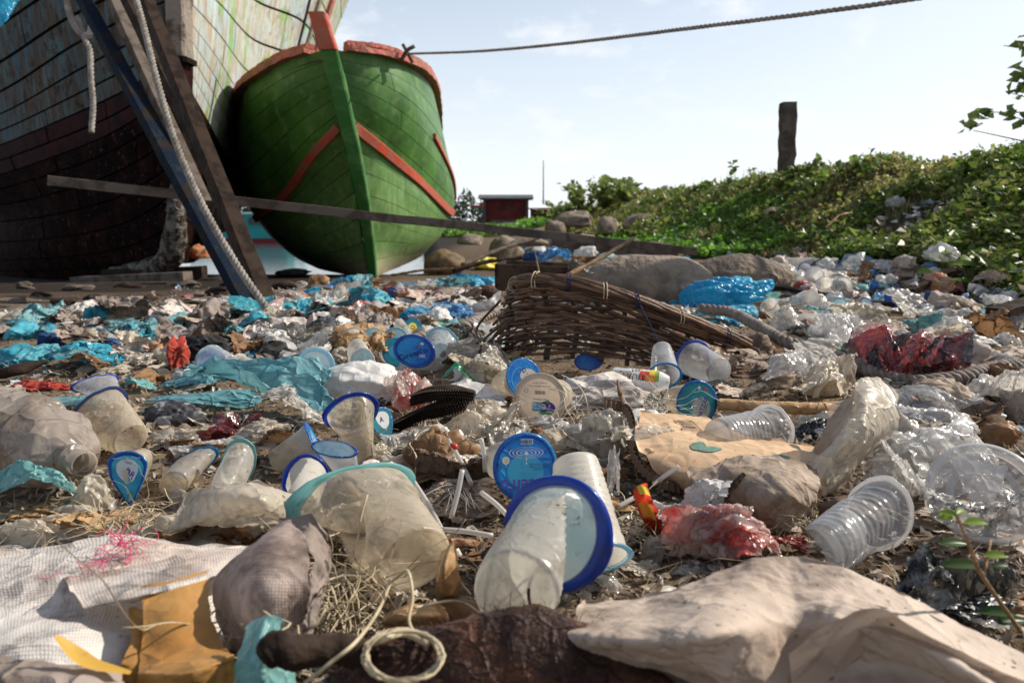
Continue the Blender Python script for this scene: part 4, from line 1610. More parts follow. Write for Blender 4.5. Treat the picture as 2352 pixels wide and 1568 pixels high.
post_sweep('stem_head', [(730, 30, 8.84), (742, 72, 8.86), (755, 116, 8.9)], gb, M['paint_red'], [.185, .19, .20], [.13, .13, .13], 10)
for side, rows, mm in ((-1, R_rows, 'paint_pinkred'), (1, L_rows, 'paint_pinkred')):
    top = [np.array(at(*q)) for q in rows[0]]
    P = spline([p + np.array([0, 0, .045]) for p in top], 60)
    P = P[2:] if side == -1 else P[3:]
    T = np.gradient(P, axis=0)
    T /= np.linalg.norm(T, axis=1)[:, None]
    S = np.cross(T, (0, 0, 1)) * side
    S /= np.linalg.norm(S, axis=1)[:, None]
    for lay, (wd, z0, z1, cut) in enumerate([(.16, -.06, .00, 0), (.12, .003, .05, 1)]):
        n = len(P)
        sec = [(.35, z0), (.35, z1), (-.65, z1), (-.65, z0)]
        V = np.stack([P + S * (a * wd) + np.array([0, 0, b]) for a, b in sec], 1).reshape(-1, 3)
        V += crumple(V, 77 + lay, 6, 3, .6) * .014
        F = gridf(n, 4, True).tolist() + [[0, 1, 2, 3][::-1], [(n - 1) * 4 + j for j in range(4)]]
        mk('gunwale' if lay == 0 else 'gunwale_cap', V, F, M[mm], parent=gb, loc=gb.location, shade=False)
# foredeck and transom close the hull
dk = []
for k in range(7):
    a, b = at(*R_rows[0][k]), at(*L_rows[0][k])
    dk.append([a * (1 - t) + b * t + np.array([0, 0, -.10 + .05 * math.sin(math.pi * t)]) for t in np.linspace(0, 1, 7)])
mk('foredeck', np.array(dk).reshape(-1, 3), gridf(7, 7), M['wood_grey'], parent=gb, loc=gb.location)
tr = []
for k in range(8):
    a, b = at(*R_rows[k][6]), at(*L_rows[k][6])
    tr.append([a * (1 - t) + b * t for t in np.linspace(0, 1, 5)])
mk('transom', np.array(tr).reshape(-1, 3), gridf(8, 5), M['paint_green'], parent=gb, loc=gb.location)
c0 = at(936, 128, 9.45)
rod('mooring_cleat', [c0 + (-.07, 0, -.05), c0 + (0, -.02, .05), c0 + (.08, 0, .10)], .022, M['wood_grey'], parent=gb, n=8)
rod('mooring_cleat', [c0 + (.06, 0, -.08), c0 + (0, -.02, .03), c0 + (-.05, 0, .12)], .02, M['wood_grey'], parent=gb, n=8)

# --- large weathered boat
bb = empty('large_boat', at(412, 615, 6.8))
reg(bb, 'huge weathered boat, peeling pale blue planks over a dark red fouled bottom, propped ashore', 'boat', a='the huge pale boat', px=300, py=300)
BR = [
    [(432, -420, 6.2), (520, -360, 6.9), (630, -300, 7.9), (750, -190, 9.2), (800, -100, 12), (810, -20, 16)],
    [(432, -150, 6.3), (512, -100, 7), (600, -30, 8), (706, 20, 9.2), (742, 90, 12), (745, 140, 16)],
    [(432, 10, 6.4), (502, 90, 7), (572, 180, 8), (652, 215, 9.2), (680, 250, 12), (690, 280, 16)],
    [(431, 110, 6.5), (488, 205, 7), (545, 300, 8), (606, 330, 9.2), (630, 345, 12), (640, 360, 16)],
    [(430, 215, 6.55), (474, 292, 7), (522, 372, 8), (574, 400, 9.2), (600, 410, 12), (610, 420, 16)],
    [(427, 340, 6.6), (462, 400, 7), (504, 440, 8), (545, 455, 9.2), (560, 460, 12), (570, 465, 16)],
    [(424, 480, 6.7), (450, 500, 7.1), (480, 510, 8), (515, 505, 9.2), (525, 500, 12), (530, 495, 16)],
    [(418, 606, 6.8), (432, 606, 7.2), (448, 602, 8), (462, 590, 9.2), (468, 570, 12), (472, 550, 16)],
]
BL = [
    [(388, -420, 6.2), (260, -430, 6.5), (100, -380, 7), (-100, -240, 8.2), (-260, -60, 10), (-330, 60, 13)],
    [(388, -150, 6.3), (290, -130, 6.6), (140, -70, 7.1), (-30, 40, 8.2), (-180, 150, 10), (-230, 230, 13)],
    [(390, 10, 6.4), (300, 50, 6.65), (165, 120, 7.2), (15, 215, 8.2), (-130, 280, 10), (-170, 320, 13)],
    [(392, 130, 6.45), (310, 190, 6.7), (200, 245, 7.2), (30, 318, 8.2), (-100, 370, 10), (-130, 400, 13)],
    [(396, 230, 6.5), (318, 290, 6.75), (215, 345, 7.25), (60, 400, 8.2), (-60, 435, 10), (-90, 450, 13)],
    [(402, 350, 6.6), (330, 400, 6.85), (235, 445, 7.3), (100, 480, 8.2), (0, 495, 10), (-30, 500, 13)],
    [(408, 480, 6.7), (350, 525, 6.9), (260, 560, 7.4), (120, 580, 8.3), (-10, 585, 10), (-90, 580, 13)],
    [(413, 606, 6.8), (370, 624, 7.0), (290, 636, 7.5), (150, 645, 8.5), (0, 645, 10), (-80, 640, 13)],
]


BR = [[(q[0], q[1], q[2] + (0, 1.3, 4.6, 6.2, 5.5, 4.0)[j]) for j, q in enumerate(r)] for r in BR]


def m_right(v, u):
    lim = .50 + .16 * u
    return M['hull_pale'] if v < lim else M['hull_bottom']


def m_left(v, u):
    return M['hull_pale_shaded'] if v < .435 else (M['hull_red'] if v < .54 else M['hull_bottom'])


vs_b = [0, .055, .11, .165, .22, .275, .33, .385, .435, .49, .545, .60, .67, .74, .81, .88, .94, 1.0]
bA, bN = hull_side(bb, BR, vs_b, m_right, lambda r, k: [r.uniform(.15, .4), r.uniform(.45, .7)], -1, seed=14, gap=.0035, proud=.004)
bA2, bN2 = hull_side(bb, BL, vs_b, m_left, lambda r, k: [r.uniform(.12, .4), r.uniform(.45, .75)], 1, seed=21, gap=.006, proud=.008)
post_sweep('stem_post', [(408, -420, 6.15), (409, -150, 6.2), (410, 0, 6.25), (411, 135, 6.38)], bb, M['stem_wood'], [.16, .15, .14, .14], [.2, .2, .2, .2])
post_sweep('stem_stripe', [(432, -420, 6.17), (431, -150, 6.22), (430, 0, 6.28), (429, 128, 6.4)], bb, M['paint_orange'], [.02, .02, .02, .02], [.12, .12, .12, .12])
post_sweep('stem_collar', [(412, 134, 6.33), (412, 146, 6.35)], bb, M['seam'], [.17, .17], [.24, .24], 4)
post_sweep('stem_red_section', [(412, 146, 6.4), (412, 172, 6.42), (412, 200, 6.45)], bb, M['hull_red'], [.13, .13, .13], [.2, .2, .2], 8)
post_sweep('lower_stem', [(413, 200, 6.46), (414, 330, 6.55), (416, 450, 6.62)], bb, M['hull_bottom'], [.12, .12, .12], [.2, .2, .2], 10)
# barnacled forefoot, curving into the keel
ff = spline([at(405, 425, 6.5), at(404, 490, 6.5), at(400, 550, 6.55), at(385, 598, 6.65), at(340, 618, 6.8), at(260, 628, 7.2)], 40)
V, F = tube(ff, np.interp(np.linspace(0, 1, 40), [0, .3, .6, 1], [.05, .09, .10, .06]), 18)
V += crumple(V, 5, 12, 4, .7) * .022
mk('forefoot', V, F, M['barnacle'], parent=bb, loc=bb.location)
# sheer trim of the right side: blue, bare strip, red edge
on_side(bA, bN, [(.60, .01), (.60, .25), (.59, .50)], .13, .02, M['paint_blue'], 'side_post', bb)
on_side(bA, bN, [(.66, .01), (.655, .25), (.64, .50)], .16, .05, M['stem_wood'], 'side_post', bb)
on_side(bA, bN, [(.76, .01), (.745, .25), (.71, .50)], .26, .07, M['paint_pinkred'], 'side_post', bb)
dk = []
for k in range(6):
    a, b = at(*BR[0][k]), at(*BL[0][k])
    dk.append([a * (1 - t) + b * t for t in np.linspace(0, 1, 5)])
mk('deck', np.array(dk).reshape(-1, 3), gridf(6, 5), M['wood_grey'], parent=bb, loc=bb.location)
tr = []
for k in range(8):
    a, b = at(*BR[k][5]), at(*BL[k][5])
    tr.append([a * (1 - t) + b * t for t in np.linspace(0, 1, 5)])
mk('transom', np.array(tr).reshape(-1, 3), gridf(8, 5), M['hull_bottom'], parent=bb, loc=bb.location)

# chocks and timbers under the large boat
plank('timber_block', at(175, 652, 6.4), at(432, 640, 6.2), .13, .11, M['wood_grey'], 'long grey timber under the keel of the huge pale boat', 'timber', n=14)
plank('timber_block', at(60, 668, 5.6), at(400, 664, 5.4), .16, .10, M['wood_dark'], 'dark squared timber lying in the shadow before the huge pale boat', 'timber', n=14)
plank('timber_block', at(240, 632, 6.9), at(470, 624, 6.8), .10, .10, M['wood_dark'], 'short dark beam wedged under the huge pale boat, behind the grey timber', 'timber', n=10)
lump('wood_chock', 522, 492, 52, 78, M['wood_dark'], 'blackened lump of wood lashed high on the leaning poles', 'wood block', stand=1, amp=.5, sub=3, Y=4.6, seed=3, kind='rock')
lump('wood_chock', 556, 542, 40, 60, M['wood_grey'], 'smaller splintered wood block hanging below the blackened lump on the poles', 'wood block', stand=1, amp=.5, sub=3, Y=4.5, seed=9, kind='rock')
lump('wood_chock', 497, 445, 30, 80, M['wood_dark'], 'narrow dark wood wedge between the plank and the huge pale boat', 'wood block', stand=1, amp=.5, sub=3, Y=5.2, seed=12, kind='rock')
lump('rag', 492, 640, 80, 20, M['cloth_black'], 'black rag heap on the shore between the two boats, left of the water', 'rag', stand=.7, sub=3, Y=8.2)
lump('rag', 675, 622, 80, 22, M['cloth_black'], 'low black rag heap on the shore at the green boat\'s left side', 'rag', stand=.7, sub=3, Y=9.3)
rr = random.Random(31)  # dark filler lumps, added to darken the ground under the hull
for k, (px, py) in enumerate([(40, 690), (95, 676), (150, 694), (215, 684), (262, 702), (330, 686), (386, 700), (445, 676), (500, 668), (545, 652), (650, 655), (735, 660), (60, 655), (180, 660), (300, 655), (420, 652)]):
    lump('dark_filler_lump', px, py, rr.uniform(46, 96), rr.uniform(13, 22), M[rr.choice(['wood_dark', 'wood_grey', 'wood_dark'])],
         ['flat dark filler lump', 'low filler lump', 'small filler lump', 'broad filler lump'][k % 4] + ' ' + ['at the left edge of', 'left of the middle of', 'right of the middle of', 'at the right end of'][min(3, px // 190)] + ' the boats\' shadow' + (', nearer the litter' if py > 680 else (', close under the hull' if py < 662 else '')), 'driftwood', stand=.8, amp=.5, sub=3, group='dark lumps in the boats\' shadow', kind='rock')
# embers-coloured rusty iron behind the stem
lump('rusty_iron', 462, 572, 44, 44, M['film_orange'], 'rusty orange iron lump behind the pale boat\'s barnacled foot', 'iron', stand=.8, amp=.6, sub=3, Y=7.4)

# ------------------------------------------------------------------ props, plank, ropes by the boats
plank('prop_pole', at(160, -60, 4.2), at(572, 702, 3.05), .055, .05, M['paint_blue'], 'worn blue timber prop leaning against the huge pale boat', 'prop', n=24, w2=.075, anc='the blue prop', apx=(400, 430))
plank('prop_pole', at(232, -60, 4.1), at(470, 470, 3.4), .05, .05, M['wood_grey'], 'bare grey-brown timber prop leaning between the blue prop and the rope', 'prop', n=20, w2=.05)
plank('prop_pole', at(310, -60, 3.6), at(618, 716, 2.62), .05, .06, M['wood_dark'], 'dark brown timber prop nearest the pale rope, standing in blue tarp', 'prop', n=24, w2=.055, anc='the dark prop', apx=(560, 600))
plank('prop_pole', at(262, -60, 3.72), at(560, 560, 3.0), .03, .05, M['wood_dark'], 'thin black timber strut doubled behind the dark prop', 'prop', n=20)
plank('long_plank', at(112, 415, 3.35), at(1596, 577, 4.15), .035, .040, M['wood_grey'], 'long weathered grey plank crossing in front of both boats', 'plank', n=40, w2=.035, wob=.08, anc='the long plank', apx=(900, 500))


def rope(name, pts, r, m, label, n=160, pitch=.05, ns=6, a=None, apx=(0, 0), kf=None):
    g = rope_geo([at(*q) for q in pts], r, n, pitch, ns)
    V = g.V()
    o = mk(name, V, g.f, m, loc=at(*pts[0]))
    return reg(o, label, 'rope', None, a, *apx)


rope('mooring_rope', [(296, -60, 3.0), (330, 60, 2.85), (362, 190, 2.7), (404, 330, 2.6), (470, 480, 2.48), (545, 610, 2.38), (612, 706, 2.3), (640, 738, 2.24), (690, 752, 2.2)], .0112, M['rope_pale'],
     'pale rope running down along the dark prop to the ground', n=420, pitch=.05, a='the pale rope', apx=(620, 720))
rope('mooring_rope', [(936, 124, 9.4), (1100, 118, 8.2), (1300, 100, 7.0), (1620, 61, 5.6), (1900, 26, 4.8), (2200, -20, 4.2), (2640, -120, 3.62)], .014, M['rope'], 'thin taut rope stretched across the sky from the green boat\'s bow', n=800, pitch=.12, ns=5)
rope('hanging_rope', [(178, 40, 6.2), (195, 90, 5.95), (207, 120, 5.9), (209, 180, 5.85), (214, 240, 5.85), (210, 305, 5.8)], .02, M['rope_pale'], 'short rope end dangling against the huge pale boat\'s side', n=120, pitch=.09)
rope('hanging_rope', [(150, -30, 6.2), (160, 30, 6.1), (180, 70, 6.0), (205, 80, 5.95), (215, 40, 6.0)], .025, M['cloth_grey'], 'dark slack rope loop hanging at the top of the huge pale boat\'s side', n=100, pitch=.1)
o, _, _ = patch('tarp_corner', [[(-30, -60, 0, 4.4), (40, -40, 0, 4.4), (80, -30, 0, 4.45)], [(-30, 20, 0, 4.3), (20, 10, 0, 4.35), (50, 0, 0, 4.4)], [(-40, 90, 0, 4.3), (0, 60, 0, 4.3), (22, 40, 0, 4.35)]],
                M['film_cyan'], 'blue tarp corner hanging at the photo\'s top left corner', 'tarp', nu=24, nv=24, amp=.02, f=6)

# ------------------------------------------------------------------ far things
def hut(root, c, w, d, h, red, roof, over=.35, pitch_=.25):
    x, y, z = c
    th = .08
    for (x0, x1, y0, y1) in ((x - w / 2, x + w / 2, y - d / 2, y - d / 2 + th), (x - w / 2, x + w / 2, y + d / 2 - th, y + d / 2),
                             (x - w / 2, x - w / 2 + th, y - d / 2 + th, y + d / 2 - th), (x + w / 2 - th, x + w / 2, y - d / 2 + th, y + d / 2 - th)):
        V = np.array([[a, b, e] for a in (x0, x1) for b in (y0, y1) for e in (z, z + h)])
        mk('wall', V, BOXF, red, parent=root, loc=root.location, shade=False)
    for sx in (-1, 1):
        V = np.array([[x + sx * (w / 2 + .04) + a, y - d / 2 - .06 + b, z + e] for a in (-.09, .09) for b in (-.09, .09) for e in (0, h + .1)])
        mk('corner_post', V, BOXF, M['metal_dark'], parent=root, loc=root.location, shade=False)
    # corrugated roof, two slopes
    n = 60
    for s in (-1, 1):
        u = np.linspace(-1, 1, n)
        V = []
        for t in (0, 1):
            for q in u:
                V.append([x + q * (w / 2 + over), y + s * (t * (d / 2 + over)), z + h + .10 + pitch_ * w * .4 * (1 - t) + .05 * math.cos(q * 60)])
        V = np.array(V)
        F = gridf(2, n)
        mk('roof', np.concatenate([V, V - (0, 0, .05)]), np.concatenate([F, F + 2 * n]), roof, parent=root, loc=root.location)


h1 = empty('hut', at(1158, 508, 58))
b1 = h1.location
hut(h1, (b1.x + .12, b1.y + 1.5, b1.z - .1), 3.0, 3.0, 1.62, M['wall_red'], M['roof_grey'], over=.5)
V = np.array([[b1.x + a, b1.y + b, b1.z + e] for a in (-2.4, -1.4) for b in (-.3, 2.6) for e in (1.0, 1.12)])
mk('side_eave', V, BOXF, M['roof_red'], parent=h1, loc=h1.location, shade=False)
V = np.array([[b1.x + a, b1.y - .15 + b, b1.z + e] for a in (-.9, 1.1) for b in (-.05, 0) for e in (-.1, .1)])
mk('plinth', V, BOXF, M['metal_dark'], parent=h1, loc=h1.location, shade=False)
reg(h1, 'dark red hut under a grey corrugated roof beyond the beach', 'hut', a='the red hut', px=1158, py=480)
h2 = empty('hut', at(1240, 512, 70))
b2 = h2.location
hut(h2, (b2.x + .4, b2.y + 1.5, b2.z), 2.2, 2.4, 1.15, M['wall_red'], M['roof_red'], over=.9, pitch_=.06)
reg(h2, 'lower red-roofed shed half hidden by bushes right of the hut', 'shed', a='the low shed', px=1240, py=490)
o = rod('mast', [at(1248, 470, 75), at(1248, 420, 75), at(1248, 368, 75)], [.07, .05, .04], M['metal_dark'], 'thin pale mast rising behind the low red-roofed shed', 'mast', n=6)

fb = empty('moored_boat', at(600, 546, 34))
def farboat():
    o = fb.location
    xs = [(-3.2, .75), (-1.5, .35), (0.6, .3), (1.6, .55)]
    for (z0, z1, m, nm, ex) in ((0, .22, 'boat_maroon', 'lower_hull', 0), (.225, .62, 'boat_teal', 'upper_hull', .04)):
        V = []
        for x in np.linspace(-3.4, 1.5, 14):
            t = (x + 3.4) / 4.9
            b = 1.0 * math.sin(math.pi * min(max(t * .8 + .12, 0), 1)) + ex
            rise = .35 * (2 * t - 1) ** 2
            for s, zz in ((-1, z0), (-1, z1), (1, z1), (1, z0)):
                V.append([o.x + x, o.y + 1.2 + s * b, WZ + zz + (rise if z1 > .3 and zz > .3 else 0)])
        F = gridf(14, 4, True).tolist() + [[0, 1, 2, 3], [52, 53, 54, 55]]
        mk(nm, V, F, M[m], parent=fb, loc=fb.location, shade=False)
    for (x0, x1, z0, z1, m, nm) in ((-.9, .9, .62, 1.25, 'boat_teal', 'cabin'), (-1.1, 1.1, 1.26, 1.34, 'white_paint', 'cabin_roof'), (-.7, -.1, .8, 1.1, 'metal_dark', 'window'), (.1, .7, .8, 1.1, 'metal_dark', 'window')):
        ins = -.02 if nm == 'window' else 0
        V = np.array([[o.x + a, o.y + 1.2 + b, WZ + e] for a in (x0, x1) for b in (-.6 + ins, (.6 if nm != 'window' else -.58)) for e in (z0, z1)])
        mk(nm, V, BOXF, M[m], parent=fb, loc=fb.location, shade=False)
    rod('mast', [(o.x - .2, o.y + 1.2, WZ + 1.3), (o.x - .2, o.y + 1.2, WZ + 2.6)], .04, M['white_paint'], parent=fb, n=4)


farboat()
reg(fb, 'turquoise and maroon boat afloat, glimpsed between the two beached boats', 'boat')


# ------------------------------------------------------------------ leaves and blades
def leaves(P, size, r, up=.5, shape='round', aspect=1.0):
    """leaf-sized faces at points P: folded along the midrib"""
    n = len(P)
    rs = np.random.RandomState(r)
    d = rs.normal(size=(n, 3))
    d[:, 2] = np.abs(d[:, 2]) * up
    d /= np.linalg.norm(d, axis=1)[:, None]
    nrm = rs.normal(size=(n, 3)) * .55 + np.array([0, -.15, 1])
    s = np.cross(d, nrm)
    s /= np.linalg.norm(s, axis=1)[:, None]
    u = np.cross(s, d)
    L = size * rs.uniform(.6, 1.3, n)[:, None]
    w = L * .42 * aspect
    base = P
    tip = P + d * L
    ml = P + d * L * .45
    V = np.stack([base, ml - s * w + u * w * .25, tip - u * L * .12, ml + s * w + u * w * .25], 1).reshape(-1, 3)
    k = np.arange(n)[:, None] * 4
    F = np.concatenate([k + [0, 1, 2], k + [0, 2, 3]], 1).reshape(-1, 3)
    return V, F


def blades(P, h, r, lean=.35, w=.004):
    n = len(P)
    rs = np.random.RandomState(r)
    a = rs.uniform(0, 2 * np.pi, n)
    H = h * rs.uniform(.5, 1.3, n)
    d = np.stack([np.cos(a), np.sin(a), 0 * a], 1) * (lean * rs.uniform(.2, 1.4, n))[:, None]
    s = np.stack([-np.sin(a), np.cos(a), 0 * a], 1)
    W = w * rs.uniform(.6, 1.4, n)[:, None]
    pts = []
    for t in (0, .5, 1):
        c = P + np.array([0, 0, 1]) * (H * t * (1 - .25 * t))[:, None] + d * (H * t * t)[:, None]
        if t < 1:
            pts += [c - s * W * (1 - .4 * t), c + s * W * (1 - .4 * t)]
        else:
            pts += [c]
    V = np.stack(pts, 1).reshape(-1, 3)
    k = np.arange(n)[:, None] * 5
    F3 = (k + [2, 3, 4])
    F4 = (k + [0, 1, 3, 2])
    return V, F4.tolist() + F3.tolist()


rs = np.random.RandomState(3)


def bank_pts(n, y0, y1, b0=.12, b1=1.3, rs=rs, ypow=1.0):
    y = y0 * (y1 / y0) ** (rs.uniform(0, 1, n) ** ypow)
    b = rs.uniform(b0, b1, n)
    xf, xc = np.interp(y, _FY, _FX), np.interp(y, _CY, _CX)
    x = xf + (xc - xf) * b
    return x, y


# creeping vines over the bank, clumped with bare soil between
x, y = bank_pts(170000, 1.7, 15, .10, 1.5)
cl = fbm(np.stack([x * 2.6, y * 2.0, 0 * x], 1), 3, 3)
bfr = (x - np.interp(y, _FY, _FX)) / (np.interp(y, _CY, _CX) - np.interp(y, _FY, _FX))
keep = (cl + (bfr - .45) * 1.0 > -.28)
x, y = x[keep], y[keep]
cl = cl[keep]
z = gz(x, y) + np.abs(rs.normal(size=len(x))) * .035 + .10 * np.maximum(cl, 0) ** 1.2 + .01
P = np.stack([x, y, z], 1)
hue = fbm(np.stack([x * 1.3, y * .9, 0 * x], 1), 44, 4, .6) + .45 * sst(6.5, 10.5, y)
for k, (nm_, lb_, m_, q_) in enumerate((('creeper', 'low dark green creeper covering the bank on the right', 'creeper', hue < .05),
                                        ('fresh_creeper', 'fresher green creeper shoots in patches over the bank', 'creeper_mid', (hue >= .05) & (hue < .38)),
                                        ('dry_creeper', 'yellowing and dead creeper patches on the bank', 'creeper_yellow', hue >= .38))):
    V, F = leaves(P[q_], (.024 + .0024 * y[q_])[:, None] * (1.0, .9, .8)[k] * np.exp(np.random.RandomState(k).normal(size=(int(q_.sum()), 1)) * .3), 4 + k, up=(.6, 1.0, .8)[k])
    tag(mk(nm_, V, F, M[m_], loc=(2, 5, 0), shade=False), lb_, None, None, 'stuff')
# a bright patch low on the bank
c1 = gp(1530, 520)
n = 9000
a = rs.uniform(0, 6.28, n)
q = np.sqrt(rs.uniform(0, 1, n))
y = 7.9 + 2.4 * q * np.sin(a)
x = np.interp(y, [5, 7, 9, 11], [2.05, 1.75, 1.5, 1.3]) + .62 * q * np.cos(a) - .12
P = np.stack([x, y, gz(x, y) + .02 + np.abs(rs.normal(size=n)) * .03], 1)
V, F = leaves(P, .06, 9, up=.5)
tag(mk('creeper_patch', V, F, M['creeper_bright'], loc=(1.7, 8, 0), shade=False), 'patch of glossy bright green creeper at the foot of the bank', None, None, 'stuff')
n = 6000
x = rs.uniform(-5.5, 1.5, n)
y = rs.uniform(30, 50, n)
P = np.stack([x, y, gz(x, y) + .03 + np.abs(rs.normal(size=n)) * .08], 1)
V, F = leaves(P, .28, 19, up=.5)
tag(mk('shore_weeds', V, F, M['creeper_bright'], loc=(-2, 40, 0), shade=False), 'bright weeds on the flat ground before the huts', None, None, 'stuff')
x, y = bank_pts(260, 2.2, 9, .12, .95)
x, y = np.repeat(x, 34), np.repeat(y, 34)
x = x + rs.normal(size=len(x)) * .05
y = y + rs.normal(size=len(y)) * .05
V, F = blades(np.stack([x, y, gz(x, y)], 1), .10, 45, lean=.7, w=.003)
tag(mk('grass_tufts', V, F, M['grass'], loc=(2, 5, 0), shade=False), 'tufts of yellow-green grass poking through the creeper', None, None, 'stuff')
# dry grass along the top of the bank
x, y = bank_pts(42000, 7.0, 22, .35, 1.6)
k = fbm(np.stack([x * 1.5, y * 1.0, 0 * x], 1), 9, 3) > -.25
x, y = x[k], y[k]
P = np.stack([x, y, gz(x, y)], 1)
V, F = blades(P, .05 + .011 * y, 5, w=.005 + 0 * x[0])
tag(mk('grass', V, F, M['grass'], loc=(2, 12, 0), shade=False), 'thin yellow-green grass along the top of the bank', None, None, 'stuff')
x, y = bank_pts(420, 7.0, 18, .8, 1.15)
P = np.stack([x, y, gz(x, y)], 1)
V, F = blades(P, .30, 15, lean=.2, w=.003)
tag(mk('seed_grass', V, F, M['grass'], loc=(2, 12, 0), shade=False), 'sparse tall seed-headed grass stems along the crest of the bank', None, None, 'stuff')


def plant(name, base, h, nst, leafsz, label, cat, r, m='leaf_deep', spread=.35, nl=14, stem=.006, lm=None, leafy=.25, group=None, a=None, apx=(0, 0), top=False):
    """stems with leaves in whorls"""
    root = empty(name, base)
    rr = random.Random(r)
    g, lv = Geo(), []
    for k in range(nst):
        an = rr.uniform(0, 6.28)
        sp = rr.uniform(.2, 1) * spread * h
        hh = h * rr.uniform(.6, 1.05)
        p = [base, base + np.array([math.cos(an) * sp * .3, math.sin(an) * sp * .3, hh * .5]), base + np.array([math.cos(an) * sp, math.sin(an) * sp, hh])]
        q = spline(p, 14)
        g.add(*tube(q, np.linspace(stem, stem * .3, 14), 5))
        for j in range(nl):
            t = leafy + (1 - leafy) * rr.random() ** (.6 if not top else .3)
            c = q[min(13, int(t * 13.99))]
            lv.append(c + np.array([rr.gauss(0, 1), rr.gauss(0, 1), rr.gauss(0, 1)]) * leafsz * .25)
    mk('stem', g.V(), g.f, M['stem'], parent=root, loc=root.location)
    V, F = leaves(np.array(lv), leafsz, r, up=.8)
    mk('leaves', V, F, M[lm or 'bush'], parent=root, loc=root.location, shade=False)
    return reg(root, label, cat, group, a, *apx)


def bp(px, py, Y):
    p = at(px, py, Y)
    p[2] = g1(p[0], p[1])
    return p


# bushes on the left end of the bank
for i, (px, Y, h, lab) in enumerate([(1292, 17, .62, 'leftmost pale green bush at the far end of the bank'), (1340, 15.5, .72, 'feathery bush right of the leftmost bush on the bank'),
                                     (1392, 14.5, .55, 'middle bush of the row above the dark boulders'), (1440, 13.6, .42, 'small round bush where the bank\'s dry grass begins')]):
    plant('bush', bp(px, 480, Y), h, 16, .11, lab, 'bush', 40 + i, nl=26, spread=.95, leafy=.1, group='bushes at the far end of the bank')
plant('sapling', bp(1676, 400, 7.6), .42, 3, .055, 'thin leafy sapling on the bank left of the dark post', 'sapling', 51, nl=16, spread=.16, leafy=.45)
plant('sapling', bp(1722, 400, 7.5), .28, 2, .05, 'shorter thin sapling between the leafy sapling and the dark post', 'sapling', 52, nl=9, spread=.15, leafy=.6)
plant('sapling', bp(1750, 400, 7.4), .15, 2, .05, 'tiny sprig on the bank just left of the dark post', 'sapling', 53, nl=7, spread=.2, leafy=.5)
for i, (px, Y, h) in enumerate([(2110, 5.1, .20), (2128, 5.0, .12), (2210, 4.8, .14), (2255, 4.7, .17), (2300, 4.6, .13)]):
    plant('weed', bp(px, 380, Y), h, 3, .05, ['tallest sprig on the bank\'s right crest', 'small sprig just right of the tallest crest sprig', 'low sprig midway along the right crest', 'forked sprig on the right crest near the hanging branch', 'rightmost sprig on the bank\'s crest'][i], 'weed', 60 + i, nl=9, spread=.3)

# broad-leaved lime plant on the slope
def big_leaf(c, d, L, w, nrm=(0, -.5, 1)):
    d = np.array(d, float)
    d /= np.linalg.norm(d)
    s = np.cross(d, nrm)
    s /= np.linalg.norm(s)
    u = np.cross(s, d)
    V = []
    for t in np.linspace(0, 1, 7):
        ww = w * math.sin(math.pi * min(t * .93 + .06, 1)) ** .7
        for q in (-1, -.5, 0, .5, 1):
            V.append(np.array(c) + d * (t * L) + s * (q * ww / 2) + u * (abs(q) * ww * .22 - .18 * L * t * t))
    return np.array(V), gridf(7, 5)


def leafy_plant(name, base, spec, label, m, stemr=.004, cat='plant'):
    root = empty(name, base)
    g = Geo()
    for k, (dx, dy, dz, L, w, az) in enumerate(spec):
        tip = base + np.array([dx, dy, dz])
        g.add(*tube(spline([base, base + np.array([dx * .3, dy * .3, dz * .7]), tip], 10), np.linspace(stemr, stemr * .4, 10), 6))
        V, F = big_leaf(tip, (math.cos(az), math.sin(az) * .6, .15), L, w)
        mk('leaf', V, F, M[m], parent=root, loc=root.location)
    mk('stem', g.V(), g.f, M['stem'], parent=root, loc=root.location)
    reg(root, label, cat)
    return root


bpt = bp(2235, 600, 3.0)
rr = random.Random(5)
leafy_plant('broadleaf_plant', bpt, [(rr.uniform(-.13, .15), rr.uniform(-.08, .1), rr.uniform(.03, .16), rr.uniform(.045, .075), rr.uniform(.035, .055), rr.uniform(0, 6.28)) for _ in range(22)],
            'lime green broad-leaved plant on the slope at the right edge', 'leaf_lime')
bpt = bp(2330, 560, 3.2)
leafy_plant('broadleaf_plant', bpt, [(rr.uniform(-.1, .1), rr.uniform(-.08, .1), rr.uniform(.03, .24), rr.uniform(.03, .05), rr.uniform(.022, .035), rr.uniform(0, 6.28)) for _ in range(20)],
            'taller small-leaved lime plant behind the broad-leaved one', 'leaf_lime')

# branch of a tree reaching in from the right
tr_ = empty('tree', bp(2640, 400, 3.6))
tb = np.array(tr_.location)
g = Geo()
g.add(*tube(spline([tb, tb + (.05, 0, .5), tb + (-.05, .05, 1.2), tb + (.1, 0, 2.0)], 20), np.linspace(.06, .03, 20), 9))
mk('trunk', g.V(), g.f, M['wood_grey'], parent=tr_, loc=tr_.location)
g, lv = Geo(), []
rr = random.Random(8)
for (a, b, sag) in [((2560, 330), (2236, 300), .02), ((2570, 250), (2262, 258), 0), ((2560, 150), (2305, 105), 0), ((2560, 190), (2330, 185), .02), ((2560, 300), (2310, 262), .03), ((2540, 120), (2345, 160), 0), ((2600, 260), (2325, 215), .0)]:
    p0, p1 = at(a[0], a[1], 3.5), at(b[0], b[1], 3.4)
    q = spline([p0, (p0 + p1) / 2 + (0, rr.uniform(-.1, .1), -sag * 2), p1], 16)
    g.add(*tube(q, np.linspace(.006, .0015, 16), 5))
    for j in range(30):
        t = rr.random() ** .8 if b[0] > 2300 else rr.choice([rr.random() * .45, .97, .6, .62])
        c = q[min(15, int((t) * 15.99))]
        lv.append(c + np.array([rr.gauss(0, .012), rr.gauss(0, .03), rr.gauss(0, .012)]))
